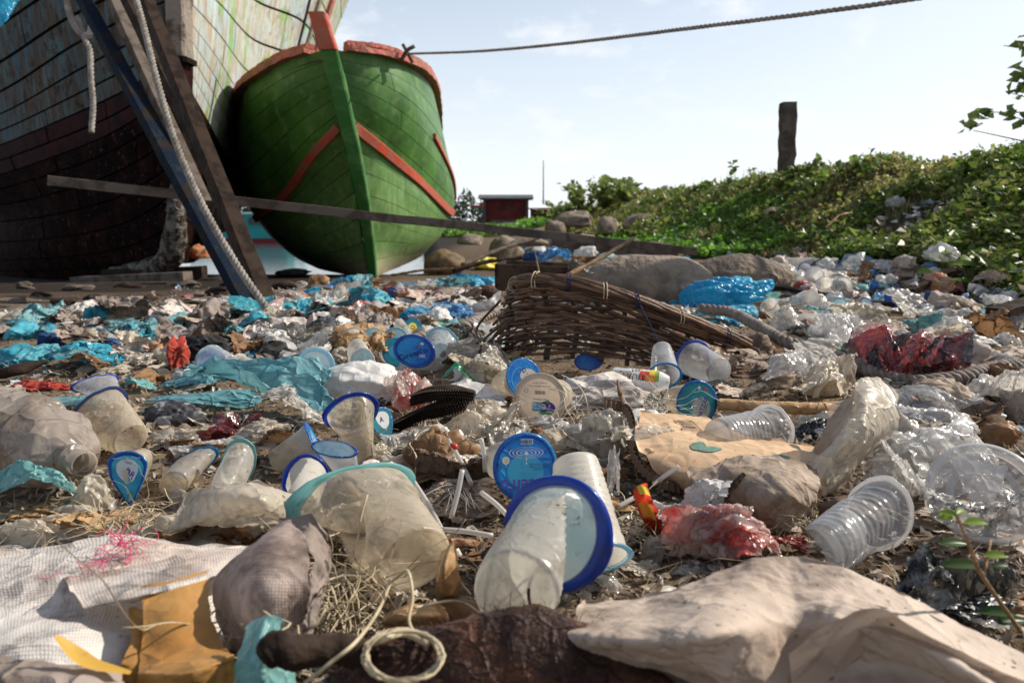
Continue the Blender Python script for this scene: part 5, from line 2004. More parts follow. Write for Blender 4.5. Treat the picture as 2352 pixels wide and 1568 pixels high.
mk('branches', g.V(), g.f, M['stem'], parent=tr_, loc=tr_.location)
V, F = leaves(np.array(lv), .052, 12, up=.9, aspect=1.25)
mk('crown', V, F, M['bush'], parent=tr_, loc=tr_.location, shade=False)
reg(tr_, 'tree whose small-leaved branch reaches into the sky at the right edge', 'tree')

# post on the bank
pb = bp(1806, 400, 7.4)
pw = 33 / FP * 7.4
pt = at(1810, 236, 7.4)
rootp = plank('wooden_post', np.array([pb[0] - .0, pb[1], pb[2] - .1]), pt, pw, pw * .8, M['wood_grey'], 'weathered square post standing on top of the bank', 'post', up=(0, 1, 0), n=14, wob=.10, anc='the post', apx=(1808, 320))

# far tree line
rsn = np.random.RandomState(77)
n = 5000
cx_ = rsn.uniform(-46, -2, n)
hh = 2.2 + 1.6 * (smooth(np.stack([cx_ * .35, 0 * cx_, 0 * cx_], 1), 4)) + 1.4 * (smooth(np.stack([cx_ * 1.4, 0 * cx_, 0 * cx_], 1), 5))
zz = rsn.uniform(0, 1, n) ** .8 * np.maximum(hh, .4)
P = np.stack([cx_, 118 + rsn.uniform(-3, 3, n), -.3 + zz], 1)
V, F = leaves(P, .8, 6, up=1.2, aspect=.6)
tag(mk('far_treeline', V, F, M['pine'], loc=(-20, 118, 0), shade=False), 'hazy line of low trees beyond the water', None, None, 'stuff')

# ------------------------------------------------------------------ printed marks on a hand-placed sheet
def decal(A, N, px, py, V, F, rot, m, name, parent, off=.0006, sgn=1):
    """flat print laid on the sheet A where photo point (px, py) lies"""
    X, Y = project(A)
    j, i = np.unravel_index(np.argmin((X - px) ** 2 + (Y - py) ** 2), X.shape)
    nv, nu = X.shape
    i = min(max(i, 1), nu - 2)
    j = min(max(j, 1), nv - 2)
    du = np.linalg.norm(A[j, i + 1] - A[j, i - 1]) / 2
    dv = np.linalg.norm(A[j + 1, i] - A[j - 1, i]) / 2
    V = rotp(V, rot)
    fi = np.clip(i + V[:, 0] / du, 0, nu - 1.001)
    fj = np.clip(j - V[:, 1] / dv, 0, nv - 1.001)
    ii, jj = fi.astype(int), fj.astype(int)
    a, b = (fi - ii)[:, None], (fj - jj)[:, None]
    S = lambda Q: Q[jj, ii] * (1 - a) * (1 - b) + Q[jj, ii + 1] * a * (1 - b) + Q[jj + 1, ii] * (1 - a) * b + Q[jj + 1, ii + 1] * a * b
    n_ = S(N)
    n_ = n_ * np.sign((n_ @ np.array([0, -.3, 1.])).mean())
    return mk(name, S(A) + n_ * off, F, m, parent=parent, loc=parent.location)


# ------------------------------------------------------------------ the drinking-water cups, foreground to background
cup((1290, 1230), (1186, 1366), 264, 'milky cup with a wide blue rim and a sharp fold, its bottom towards the lens', sgn=-1, m='cup', rimm='blue_rim', lid='lid_pale',
    crush=[('dent', 20, .35, .30, .35, .75), ('noise', .008)], Rb=.027, a='the blue-rimmed milky cup', rimw=.0045, seed=11, ribs=24, zlow=.022)
cup((1207, 1072), (1146, 1058), 150, 'cup lying with its round blue lid facing forward, upside-down water-drop print on it', sgn=1, m='cup', rimm='lid_blue', lid='lid_blue', seed=12, zlow=.012,
    prints=[('ring', 'lid_deep', 0, 0, .93, 1.0), ('disc', 'ink_cyan', 0, -.15, .62, .55), ('ring', 'ink_white', .02, .45, .56, .585, .32), ('ring', 'ink_white', .02, .45, .44, .47, .30), ('ring', 'ink_white', .02, .45, .31, .35, .28), ('ring', 'ink_white', .02, .45, .17, .21, .26), ('disc', 'ink_white', .02, .43, .07, .05),
            ('disc', 'ink_white', .02, .25, .022, .05), ('disc', 'ink_white', .02, .12, .018, .04),
            ('disc', 'ink_cream', -.68, .22, .13, .13), ('ring', 'ink_gold', -.68, .22, .085, .105), ('box', 'ink_white', .02, .80, .42, .17), ('bars', 'ink_navy', .0, .80, .38, .13),
            ('text', 'ink_purple', "Green'o", .05, -.55, .56, 180, 1), ('text', 'ink_navy', 'Diproduksi oleh', .42, .08, .10, 180), ('text', 'ink_navy', 'PT. Tirta Perkasa', .42, .0, .09, 180), ('text', 'ink_navy', 'Indonesia', .42, -.08, .09, 180)],
    a='the round blue lid')
cup((1360, 1285), (1321, 1062), 186, 'ribbed opaque cup standing upside down behind the blue-rimmed milky cup', sgn=1, m='cup_white', rimm='lid_pale', seed=13, ribs=15, L=.108, Rb=.0245, crush=[('noise', .006)], a='the upside-down cup')
cup((800, 1130), (950, 1285), 262, 'big flattened stained cup with a chalky turquoise rim, tilted bottom-forward', sgn=-1, m='cup_tan', rimm='teal_rim', seed=14, ribs=22, L=.108, Rb=.023,
    crush=[('flat', 90, .15, .55), ('dent', 200, .2, .45, .5, .8), ('noise', .02)], a='the turquoise-rimmed stained cup', rimw=.004)
cup((293, 1095), (330, 1060), 112, 'teardrop blue lid with a white oval on a squashed stained cup', sgn=1, m='cup_tan', rimm='lid_blue', lid='lid_cyan', seed=15,
    crush=[('pinch', -90, .75), ('noise', .02)],
    prints=[('ring', 'lid_deep', 0, 0, .90, 1.02), ('disc', 'ink_white', 0, .25, .55, .48), ('text', 'ink_purple', 'AR', .16, .16, .42, -50, 1), ('text', 'ink_navy', 'KEMASAN', .18, .52, .12, -20),
            ('arc', 'ink_cyan', -.05, -.22, .18, .21, 20, 140), ('arc', 'ink_cyan', -.05, -.28, .18, .21, 20, 140), ('arc', 'ink_cyan', -.05, -.34, .18, .21, 20, 140),
            ('disc', 'ink_green', .22, -.62, .09, .09), ('text', 'ink_white', '220 ml', -.1, -.62, .16, -40), ('text', 'ink_white', 'Diproduksi Oleh : CV. JAYA', 0, .80, .10, 0), ('box', 'ink_cream', -.1, .02, .26, .52)],
    a='the teardrop lid')
cup((443, 1062), (398, 1112), 104, 'stained cup with a narrow blue lid seen edge-on, next to the teardrop lid', sgn=-1, m='cup_tan', rimm='cyan_rim', lid='lid_deep', seed=16, crush=[('flat', 60, .1, .5), ('noise', .03)], a='the edge-on blue lid')
cup((548, 1062), (510, 1140), 112, 'grimy cup with a pale turquoise rim, sunk mouth-up between cups', sgn=-1, m='cup', rimm='teal_rim', seed=17, crush=[('flat', 20, .1, .35), ('noise', .02)])
cup((722, 1012), (628, 1062), 84, 'cup lying on its side, blue lettered lid facing right', sgn=1, m='cup_tan', rimm='lid_deep', lid='lid_blue', seed=18, crush=[('flat', 80, .1, .3), ('noise', .01)],
    prints=[('disc', 'ink_cyan', 0, .3, .6, .4), ('text', 'ink_white', 'YA', 0, -.1, .8, 60, 1), ('disc', 'ink_white', .1, -.6, .2, .1)], a='the side-facing blue lid')
cup((768, 1030), (800, 1085), 92, 'cup with a clear blue rim tipped over in front of the side-facing blue lid', sgn=1, m='cup_clear', rimm='blue_rim', lid='lid_pale', seed=19, crush=[('flat', 75, .1, .55), ('noise', .02)])
cup((700, 1098), (690, 1158), 112, 'half-crushed ribbed cup with a blue rim, left of the turquoise-rimmed cup', sgn=-1, m='cup_white', rimm='blue_rim', seed=20, crush=[('dent', 200, .2, .4, .5, .8), ('noise', .02)], ribs=18, a='the half-crushed ribbed cup')
cup((806, 945), (835, 1062), 118, 'crumpled tan cup under a blue rim ring, standing on its bottom', sgn=-1, m='cup_tan', rimm='blue_rim', seed=21, crush=[('flat', 0, .35, 0), ('dent', 240, -.15, .25, .5, .8), ('noise', .025)], rimw=.005, a='the crumpled tan cup')
cup((880, 975), (850, 985), 78, 'small blue and white lid folded to a wedge beside the crumpled tan cup', sgn=1, m='cup_tan', rimm='lid_blue', lid='lid_teal', seed=22, L=.06, crush=[('pinch', -70, .7), ('noise', .02)],
    prints=[('disc', 'ink_white', 0, .3, .6, .5), ('text', 'ink_navy', 'AR', 0, .3, .45, 20, 1), ('text', 'ink_white', 'SNI', .3, -.1, .25, 60), ('arc', 'ink_white', 0, -.3, .3, .34, 30, 150)])
cup((1204, 868), (1150, 884), 88, 'cup on its side whose blue lid carries a cream oval and dark lettering', sgn=1, m='cup_tan', rimm='lid_blue', lid='lid_blue', seed=23,
    prints=[('disc', 'ink_cream', .28, .12, .52, .42), ('text', 'ink_navy', 'Q - AIR', .3, .22, .32, -32, 1), ('text', 'ink_navy', 'AIR MINERAL', .3, -.02, .11, -32), ('arc', 'ink_cyan', -.1, -.1, .65, .70, 100, 260), ('disc', 'ink_white', .0, -.6, .12, .12)], a='the cream-oval lid')
cup((1240, 918), (1285, 905), 118, 'cream lid with upside-down purple lettering on a crumpled pale cup', sgn=1, m='cup_tan', rimm='lid_cream', lid='lid_cream', seed=24, crush=[('noise', .012)],
    prints=[('ring', 'ink_cream', 0, 0, .86, .92), ('box', 'ink_cyan', .0, -.27, .62, .36), ('disc', 'ink_purple', .30, -.30, .36, .26), ('disc', 'ink_green', .25, -.52, .30, .06), ('text', 'ink_white', 'Tera', .12, -.29, .46, 180, 1), ('text', 'ink_navy', 'AIR MINERAL', 0, .02, .10, 180),
            ('bars', 'ink_navy', 0, .30, .42, .16), ('text', 'ink_navy', 'Diproduksi oleh PT. Tirta', 0, .55, .085, 180), ('text', 'ink_navy', 'Isi bersih 220 ml', 0, .68, .085, 180), ('ring', 'ink_navy', -.55, .35, .07, .085), ('disc', 'ink_green', .35, -.05, .07, .07)], a='the cream lid')
cup((1601, 924), (1548, 915), 96, 'cup on its side, teal lid with a cream oval and purple lettering, by the cardboard', sgn=1, m='cup_tan', rimm='lid_blue', lid='lid_teal', seed=25,
    prints=[('disc', 'ink_cream', .22, -.28, .48, .56), ('text', 'ink_purple', 'QATZAR', .30, -.28, .30, 68, 1), ('text', 'ink_navy', 'AIR MINERAL', .48, -.28, .09, 68), ('arc', 'ink_cyan', -.05, -.1, .34, .37, 20, 140), ('arc', 'ink_cyan', -.1, -.1, .40, .43, 20, 140),
            ('disc', 'ink_green', -.55, -.3, .11, .11), ('text', 'ink_white', '220 ml', -.25, .1, .15, 60), ('box', 'ink_red', .45, .62, .14, .14), ('box', 'ink_white', .1, .7, .14, .16)], a='the teal lid')
cup((1592, 826), (1652, 852), 86, 'clear cup with a blue rim lying on its side, bottom to the right', sgn=-1, m='cup_clear', rimm='blue_rim', seed=26, rimw=.004, Rb=.027, a='the clear blue-rimmed cup')
cup((1527, 862), (1520, 800), 74, 'clear ribbed cup upside down on a blue rim in front of the basket', sgn=1, m='cup_clear', rimm='cyan_rim', seed=27, ribs=16)
cup((1352, 830), (1335, 822), 56, 'small deep blue lid with frayed white threads, leaning under the basket', sgn=1, m='cup', rimm='lid_deep', lid='lid_deep', seed=28, crush=[('flat', 90, .1, .3)])
cup((1765, 990), (1648, 1006), 128, 'clear ribbed cup lying on the cardboard, bottom to the left', sgn=-1, m='cup_clear', rimm='clear_rim', seed=29, Rb=.026, ribs=14, L=.10, crush=[('dent', 90, .5, .35, .5, .8), ('noise', .035)], a='the clear cup on the cardboard')
cup((2015, 1180), (1885, 1265), 190, 'large clear finely ribbed cup, bent and sooty, mouth to the upper right', sgn=-1, m='cup_clear', rimm='clear_rim', seed=30, Dia=.095, L=.115, Rb=.033, ribs=34, crush=[('dent', 130, -.2, .35, .5, .9), ('flat', 20, .1, .25), ('noise', .02)], a='the large ribbed cup')
cup((225, 948), (300, 1010), 128, 'dirty white cup with a blackened blue rim, beside the big bottle', sgn=-1, m='cup_tan', rimm='black_rim', seed=31, crush=[('flat', 70, .1, .25), ('noise', .02)], ribs=20, a='the black-rimmed cup')
cup((218, 880), (250, 905), 78, 'flattened cup with a deep blue rim near the red strip', sgn=-1, m='cup_clear', rimm='blue_rim', seed=32, crush=[('flat', 90, .3, .6), ('noise', .03)])
cup((725, 840), (705, 860), 84, 'pale blue see-through lid with faint lettering standing on edge', sgn=1, m='cup_clear', rimm='lid_pale', lid='lid_pale', seed=33,
    prints=[('text', 'ink_cream', 'RYCH', 0, -.2, .42, -12, 1), ('ring', 'ink_cyan', 0, 0, .85, .9), ('box', 'ink_cyan', -.3, .35, .25, .25)], a='the see-through lid')
cup((487, 832), (530, 838), 74, 'pale blue clear cup lying by the black cloth', sgn=-1, m='cup_clear', rimm='lid_pale', lid='lid_blue', seed=34, crush=[('noise', .03)], a='the pale blue cup')
cup((550, 838), (592, 845), 50, 'small dirty cup tail-on right of the pale blue cup', sgn=-1, m='cup_white', seed=35)
cup((832, 842), (820, 800), 84, 'milky cup leaning behind the white woven sack', sgn=1, m='cup', lid='lid_pale', rimm='clear_rim', seed=36, crush=[('flat', 0, .1, .3), ('noise', .03)])
cup((910, 808), (890, 815), 62, 'teal lid partly behind the round blue upside-down lettered one by the rope', sgn=1, m='cup', rimm='cyan_rim', lid='lid_teal', seed=37, prints=[('disc', 'ink_cyan', 0, 0, .6, .5), ('text', 'ink_white', 'AIR', 0, .2, .3, 30)])
cup((951, 806), (975, 830), 88, 'cup with a tilted blue lid and dark lettering, behind the pink bag', sgn=1, m='cup', rimm='lid_deep', lid='lid_blue', seed=38, crush=[('flat', 70, .1, .2)],
    prints=[('ring', 'lid_deep', 0, 0, .86, 1), ('text', 'ink_navy', "Green'o", -.05, -.2, .5, 25, 1), ('disc', 'ink_gold', .45, .5, .09, .09), ('bars', 'ink_white', .4, -.3, .3, .2)], a='the tilted blue lid')
cup((1015, 788), (1000, 812), 74, 'crumpled clear cup right of the tilted blue lid', sgn=-1, m='cup_clear', lid='lid_pale', rimm='lid_pale', seed=39, crush=[('noise', .05)])
cup((858, 776), (850, 790), 46, 'small turquoise lid by the rope end', sgn=1, m='cup', rimm='teal_rim', lid='lid_pale', seed=40)
cup((812, 778), (830, 790), 50, 'milky cup with a reddish rim left of the small turquoise lid', sgn=1, m='cup', seed=41, crush=[('noise', .03)])
cup((908, 780), (915, 800), 56, 'turquoise rimmed lid lying nearly flat by the yellow-printed lid', sgn=1, m='cup', rimm='teal_rim', lid='lid_pale', seed=42)
cup((948, 752), (930, 758), 42, 'small dark blue lid with a yellow print, beyond the tilted blue lid', sgn=1, m='cup', rimm='lid_deep', lid='lid_teal', seed=43, prints=[('disc', 'ink_yellow', 0, 0, .5, .55), ('text', 'ink_navy', 'Q', 0, 0, .6, 0, 1)])
cup((925, 765), (918, 745), 40, 'small frosted cup tipped beside the yellow-printed lid', sgn=1, m='cup', seed=44)

# cups among the litter on the right, towards the rock
for i, (r_, b_, w_, lid_, rm_, lab) in enumerate([
    ((2057, 685), (2050, 690), 46, 'lid_deep', 'lid_deep', 'deep blue round lid left of the pale bag with an orange end'),
    ((1936, 656), (1926, 664), 40, None, 'clear_rim', 'shiny metal-rimmed cup end facing the lens, in the far right litter'),
    ((1987, 702), (1970, 705), 36, 'lid_pale', 'lid_deep', 'pale lid with a blue edge right of the turquoise-lidded far cup'),
    ((1928, 704), (1950, 712), 40, 'lid_pale', 'teal_rim', 'turquoise-lidded cup lying beyond the red and black bag'),
    ((1870, 632), (1862, 648), 40, None, 'clear_rim', 'open clear cup above the far red wrapper'),
    ((1840, 690), (1850, 700), 32, 'lid_pale', 'lid_pale', 'small lilac lid right of the amber bag'),
    ((1848, 618), (1860, 624), 30, None, 'lid_blue', 'small blue cup at the rock\'s right end'),
    ((1893, 650), (1896, 672), 34, None, 'clear_rim', 'white cup standing bottom-up right of the far red wrapper'),
    ((2010, 660), (2020, 662), 24, 'lid_deep', 'lid_deep', 'tiny violet-blue lid between two far cups'),
    ((1945, 610), (1965, 612), 34, None, 'lid_blue', 'blue and white cup highest in the right-hand litter, by the bank'),
    ((1975, 628), (1990, 625), 30, None, 'teal_rim', 'pale turquoise cup right of the highest blue cup'),
    ((1765, 700), (1790, 730), 40, None, 'clear_rim', 'clear cup in front of the blue bag'),
    ((1850, 745), (1870, 760), 52, None, 'clear_rim', 'clear cup in the milky bags before the red and black bag'),
    ((899, 673), (902, 676), 26, 'lid_deep', 'lid_deep', 'small blue-ringed lid on the far red film'),
    ((918, 672), (918, 655), 26, None, 'clear_rim', 'small white cup upside down on the far red film'),
    ((783, 668), (790, 680), 26, None, 'clear_rim', 'small smoky cup below the green boat\'s bow'),
    ((700, 718), (702, 728), 26, None, 'clear_rim', 'small cup on the blue tarp below the green boat'),
]):
    cup(r_, b_, w_, lab, sgn=1, m='cup' if i % 2 else 'cup_clear', rimm=rm_, lid=lid_, seed=60 + i, ns=28, crush=[('noise', .02)], group='far drinking cups')

# loose large clear lid with a wedge of film, at the right edge
cl = zat(2262, 1130, .045)
o_ = empty('container_lid', cl)
axis = Vector((-.25, -.72, .62)).normalized()
Rm = axis.to_track_quat('Z', 'Y').to_matrix().to_4x4()
o_.matrix_world = Matrix.Translation(Vector(cl)) @ Rm
R_ = .048
V, F = lathe([(R_ * .84, -.004), (R_ * .88, .001), (R_ * .93, .0025), (R_ * 1.0, .002), (R_ * 1.01, -.001), (R_ * .99, -.003)], 90)
mk('rim', V, F, M['clear_rim'], parent=o_)
V, F = lathe([(.0001, -.003), (R_ * .3, -.003), (R_ * .6, -.0035), (R_ * .84, -.004)], 90)
mk('disc', V, F, M['cup_clear'], parent=o_)
V, F = lathe([(R_ * .52, -.0032), (R_ * .55, -.001), (R_ * .58, -.003), (R_ * .61, -.001), (R_ * .64, -.0034)], 90)
mk('ridge', V, F, M['clear_rim'], parent=o_)
V = np.array([[-.028, .030, .004], [.020, .026, .004], [-.004, -.034, .006], [-.020, .030, .0045], [.0, -.02, .0055]])
mk('film_wedge', V[:3], [[0, 1, 2]], M['film_milky'], parent=o_)
reg(o_, 'large round clear container lid with a wedge of film on it, at the right edge', 'lid', a='the large clear lid', px=2260, py=1110)

# ------------------------------------------------------------------ hand-placed sheets of the foreground
patch('woven_sack', [
    [(-60, 1262, .04), (130, 1240, .045), (290, 1222, .045), (430, 1245, .04), (590, 1262, .03)],
    [(-60, 1330, .05), (130, 1320, .052), (290, 1310, .05), (430, 1330, .045), (600, 1340, .03)],
    [(-60, 1410, .045), (130, 1400, .045), (290, 1405, .04), (400, 1420, .035), (560, 1430, .02)],
    [(-60, 1490, .045), (120, 1480, .05), (270, 1480, .04), (390, 1500, .03), (520, 1510, .02)],
    [(-60, 1640, .03), (120, 1640, .03), (270, 1620, .02), (390, 1600, .01), (500, 1600, .0)]],
    M['sack'], 'pale grimy woven sack spread across the lower left corner', 'sack', nu=130, nv=100, amp=.005, f=18, a='the pale woven sack', edge=.003)
patch('sack_flap', [
    [(150, 1320, .054), (330, 1292, .056), (470, 1262, .052), (610, 1248, .045)],
    [(165, 1362, .058), (340, 1330, .062), (475, 1292, .06), (600, 1268, .05)],
    [(190, 1396, .056), (345, 1362, .064), (480, 1322, .062), (592, 1285, .052)],
    [(200, 1402, .050), (350, 1372, .056), (480, 1334, .056), (588, 1292, .048)]],
    M['sack'], 'folded-over edge of woven sack crossing above the orange-brown sheet', 'sack', nu=90, nv=40, amp=.0025, f=26, edge=.002)
pinksack = empty('sack_piece', zat(600, 1500, 0))
patch('cloth', [
    [(640, 1200, .088), (660, 1192, .092), (690, 1198, .09)],
    [(530, 1290, .072), (620, 1240, .090), (706, 1265, .085)],
    [(482, 1350, .055), (590, 1330, .080), (710, 1340, .075)],
    [(486, 1410, .040), (590, 1410, .062), (702, 1410, .055)],
    [(515, 1480, .02), (600, 1485, .035), (685, 1490, .03)],
    [(560, 1520, .0), (610, 1540, .0), (660, 1540, .0)]],
    M['sack_pink'], nu=90, nv=110, amp=.0035, f=16, anis=3.2, octs=4, rough=.6, parent=pinksack, edge=.0025)
patch('hem', [
    [(648, 1192, .090), (700, 1180, .098), (752, 1222, .085)],
    [(703, 1262, .0855), (730, 1262, .078), (757, 1285, .062)],
    [(708, 1340, .0755), (728, 1355, .058), (742, 1375, .042)],
    [(694, 1430, .050), (706, 1450, .034), (716, 1470, .02)],
    [(670, 1510, .01), (680, 1520, .01), (690, 1530, .0)]],
    M['cloth_grey'], nu=40, nv=80, amp=.006, f=30, parent=pinksack, edge=.004)
reg(pinksack, 'pinkish woven sack piece standing up with a dark ragged hem', 'sack', a='the pinkish sack piece', px=600, py=1350)
patch('plastic_sheet', [
    [(325, 1345, .064), (400, 1328, .066), (474, 1308, .064)],
    [(330, 1430, .056), (410, 1420, .058), (484, 1400, .055)],
    [(322, 1500, .047), (420, 1500, .050), (512, 1482, .045)],
    [(316, 1535, .050), (430, 1530, .058), (540, 1500, .052)],
    [(314, 1560, .048), (430, 1560, .055), (545, 1522, .048)],
    [(318, 1640, .02), (430, 1640, .025), (560, 1600, .01)]],
    M['kraft'], 'folded orange-brown plastic sheet lying on the pale woven sack', 'sheet', nu=90, nv=90, amp=.0028, f=22, anis=2.6, octs=4, a='the orange-brown sheet')
patch('plastic_sheet', [
    [(298, 1398, .052), (316, 1395, .053), (332, 1400, .054)],
    [(300, 1470, .048), (318, 1470, .047), (335, 1470, .045)],
    [(270, 1540, .044), (300, 1545, .044), (330, 1550, .042)],
    [(260, 1640, .02), (300, 1640, .02), (330, 1640, .02)]],
    M['kraft'], 'narrow orange-brown strip showing left of the larger folded sheet', 'sheet', nu=24, nv=50, amp=.003, f=30)
patch('cloth', [
    [(-60, 1500, .058), (60, 1508, .060), (170, 1520, .058), (280, 1545, .050)],
    [(-60, 1560, .062), (60, 1560, .062), (170, 1570, .058), (280, 1590, .05)],
    [(-60, 1680, .04), (60, 1680, .04), (170, 1680, .04), (280, 1660, .03)]],
    M['cloth_grey'], 'grey-purple cloth at the very bottom left', 'cloth', nu=50, nv=30, amp=.006, f=26)
strip('leaf', [zat(128, 1460, .075), zat(170, 1500, .066), zat(215, 1528, .06), zat(300, 1545, .055)], .010, M['leaf_yellow'], 'bright yellow leaf strip in the lower left corner', 'leaf', n=24, taper=.7)
patch('wrapper', [
    [(562, 1440, .064), (592, 1418, .072), (622, 1418, .072), (652, 1440, .06)],
    [(552, 1490, .058), (590, 1480, .066), (620, 1480, .064), (660, 1485, .05)],
    [(540, 1540, .048), (585, 1535, .056), (620, 1540, .054), (672, 1530, .04)],
    [(534, 1640, .02), (580, 1640, .03), (620, 1640, .03), (690, 1600, .02)]],
    M['film_pale_teal'], 'crinkled turquoise wrapper at the bottom, right of the orange-brown sheet', 'wrapper', nu=60, nv=60, amp=.005, f=30, anis=2.5, edge=.003, a='the turquoise wrapper')
patch('paper_sheet', [
    [(1338, 1385, .050), (1500, 1362, .062), (1640, 1318, .078), (1790, 1278, .090), (1960, 1318, .085), (2130, 1385, .072), (2420, 1530, .05)],
    [(1324, 1415, .056), (1490, 1408, .070), (1640, 1385, .088), (1800, 1350, .082), (1960, 1378, .082), (2130, 1445, .072), (2420, 1600, .05)],
    [(1306, 1442, .062), (1480, 1450, .080), (1650, 1450, .096), (1820, 1425, .076), (1960, 1435, .090), (2150, 1500, .085), (2420, 1660, .06)],
    [(1290, 1468, .062), (1460, 1495, .072), (1640, 1515, .080), (1830, 1510, .060), (1980, 1520, .062), (2160, 1570, .06), (2420, 1740, .05)],
    [(1400, 1530, .03), (1530, 1570, .03), (1680, 1620, .045), (1840, 1640, .04), (2000, 1660, .05), (2180, 1700, .05), (2420, 1800, .05)]],
    M['paper'], 'broad wavy pinkish-brown paper sheet filling the lower right corner', 'paper', nu=210, nv=160, amp=.0065, f=10, anis=3.0, rough=.52, octs=5, edge=.003, a='the broad paper sheet')
patch('paper_fold', [
    [(1812, 1494, .082), (1900, 1436, .096), (2020, 1402, .102), (2110, 1442, .097), (2250, 1512, .082), (2420, 1590, .065)],
    [(1812, 1530, .070), (1905, 1490, .076), (2030, 1465, .078), (2125, 1500, .072), (2265, 1565, .062), (2420, 1640, .05)],
    [(1815, 1575, .055), (1915, 1560, .052), (2045, 1550, .050), (2145, 1575, .046), (2290, 1640, .04), (2420, 1700, .03)],
    [(1830, 1680, .03), (1930, 1680, .03), (2060, 1690, .03), (2160, 1700, .03), (2300, 1740, .03), (2420, 1780, .02)]],
    M['paper'], 'second fold of brown paper, turned from the sun, at the lower right', 'paper', nu=110, nv=60, amp=.0035, f=12, anis=2.2, rough=.35)

# cardboard with print and a corrugated torn edge
card, A, N = patch('cardboard', [
    [(1468, 948, .058), (1555, 955, .056), (1640, 972, .050), (1740, 1010, .044), (1880, 1035, .035)],
    [(1460, 990, .050), (1545, 1000, .050), (1640, 1015, .046), (1740, 1036, .044), (1880, 1058, .040)],
    [(1470, 1040, .040), (1550, 1048, .040), (1640, 1052, .042), (1750, 1058, .042), (1880, 1085, .035)],
    [(1515, 1080, .028), (1575, 1092, .029), (1650, 1095, .032), (1750, 1100, .030), (1880, 1125, .02)],
    [(1575, 1118, .016), (1625, 1135, .016), (1690, 1150, .014), (1770, 1150, .010), (1880, 1160, .005)]],
    M['card'], 'torn brown cardboard printed with a barcode and green leaves', 'cardboard', nu=110, nv=90, amp=.004, f=17, thick=.0035, edge=.005, a='the cardboard', seed=205)
patch('paper_sheet', [
    [(1585, 1085, .040), (1660, 1056, .048), (1750, 1042, .058), (1820, 1050, .060), (1885, 1078, .052)],
    [(1592, 1112, .036), (1665, 1088, .050), (1755, 1078, .062), (1825, 1086, .062), (1890, 1108, .050)],
    [(1602, 1142, .028), (1672, 1134, .038), (1760, 1128, .052), (1825, 1130, .050), (1882, 1140, .040)],
    [(1628, 1172, .014), (1692, 1172, .022), (1770, 1178, .032), (1828, 1172, .030), (1872, 1168, .024)],
    [(1650, 1188, .0), (1700, 1200, .004), (1775, 1222, .006), (1832, 1208, .006), (1860, 1190, .004)]],
    M['paper_mid'], 'dusty dark brown paper bulging over the cardboard\'s lower part', 'paper', nu=90, nv=90, amp=.0065, f=15, anis=3, octs=4, edge=.006, a='the bulging brown paper')
V, F = bars(0, 0, .030, .017, 5, 17)
decal(A, N, 1578, 985, V, F, -66, M['ink_grey'], 'barcode', card, .0045)
V, F = annulus(0, 0, .5, .56, 4)
fr_ = np.array([[-.018, -.012, 0], [.018, -.012, 0], [.018, .012, 0], [-.018, .012, 0], [-.0168, -.0108, 0], [.0168, -.0108, 0], [.0168, .0108, 0], [-.0168, .0108, 0]])
decal(A, N, 1578, 985, fr_, [[0, 1, 5, 4], [1, 2, 6, 5], [2, 3, 7, 6], [3, 0, 4, 7]], -66, M['ink_grey'], 'barcode_frame', card, .0045)
V, F = text_pts('0014 0', .009)
decal(A, N, 1535, 985, V, F, -66, M['ink_grey'], 'lettering', card, .0045)
V, F = text_pts('uk', .012, .02)
decal(A, N, 1492, 1042, V, F, -80, M['ink_grey'], 'lettering', card, .0045)


def leafprint(L, w):
    t = np.linspace(0, 1, 12)
    y = w * np.sin(np.pi * t) ** .8
    V = np.concatenate([np.stack([t * L, y, 0 * t], 1), np.stack([t * L, -y, 0 * t], 1)])
    return V, [[i, i + 1, 13 + i, 12 + i] for i in range(11)]


for (x, y, L, w, ro) in ((1592, 1040, .022, .0085, 62), (1600, 1040, .028, .007, 14), (1740, 1056, .030, .008, -14), (1765, 1062, .026, .007, 30)):
    V, F = leafprint(L, w)
    decal(A, N, x, y, V, F, ro, M['ink_teal'], 'printed_leaf', card, .0045)
# corrugation: a wavy dark liner along the torn edge
cpts = spline([zat(1388, 918, .075), zat(1432, 928, .070), zat(1452, 962, .062), zat(1452, 1015, .048), zat(1472, 1062, .036), zat(1520, 1098, .026), zat(1580, 1118, .016), zat(1640, 1160, .008)], 220)
t = np.linspace(0, 1, 220)
T = np.gradient(cpts, axis=0)
T /= np.linalg.norm(T, axis=1)[:, None]
S = np.cross(T, (0, 0, 1.))
wv = np.sin(t * 2 * np.pi * 30)[:, None] * .0016
Vv = np.concatenate([cpts + S * wv, cpts + S * wv - np.array([0, 0, .009]) + S * .003, cpts - S * .003 + [0, 0, .001], cpts - S * .003 + [0, 0, -.012]])
F = [[i, i + 1, 221 + i, 220 + i] for i in range(219)] + [[440 + i, 441 + i, 661 + i, 660 + i] for i in range(219)]
mk('corrugated_edge', Vv, F, M['card_dark'], parent=card, loc=card.location)
rod('torn_strip', [zat(1432, 930, .07), zat(1424, 900, .08), zat(1418, 872, .088), zat(1424, 905, .08)], [.002, .003, .001, .003], M['card_dark'], 'upright brown cardboard splinter at the torn corrugated edge', 'cardboard scrap', n=14)

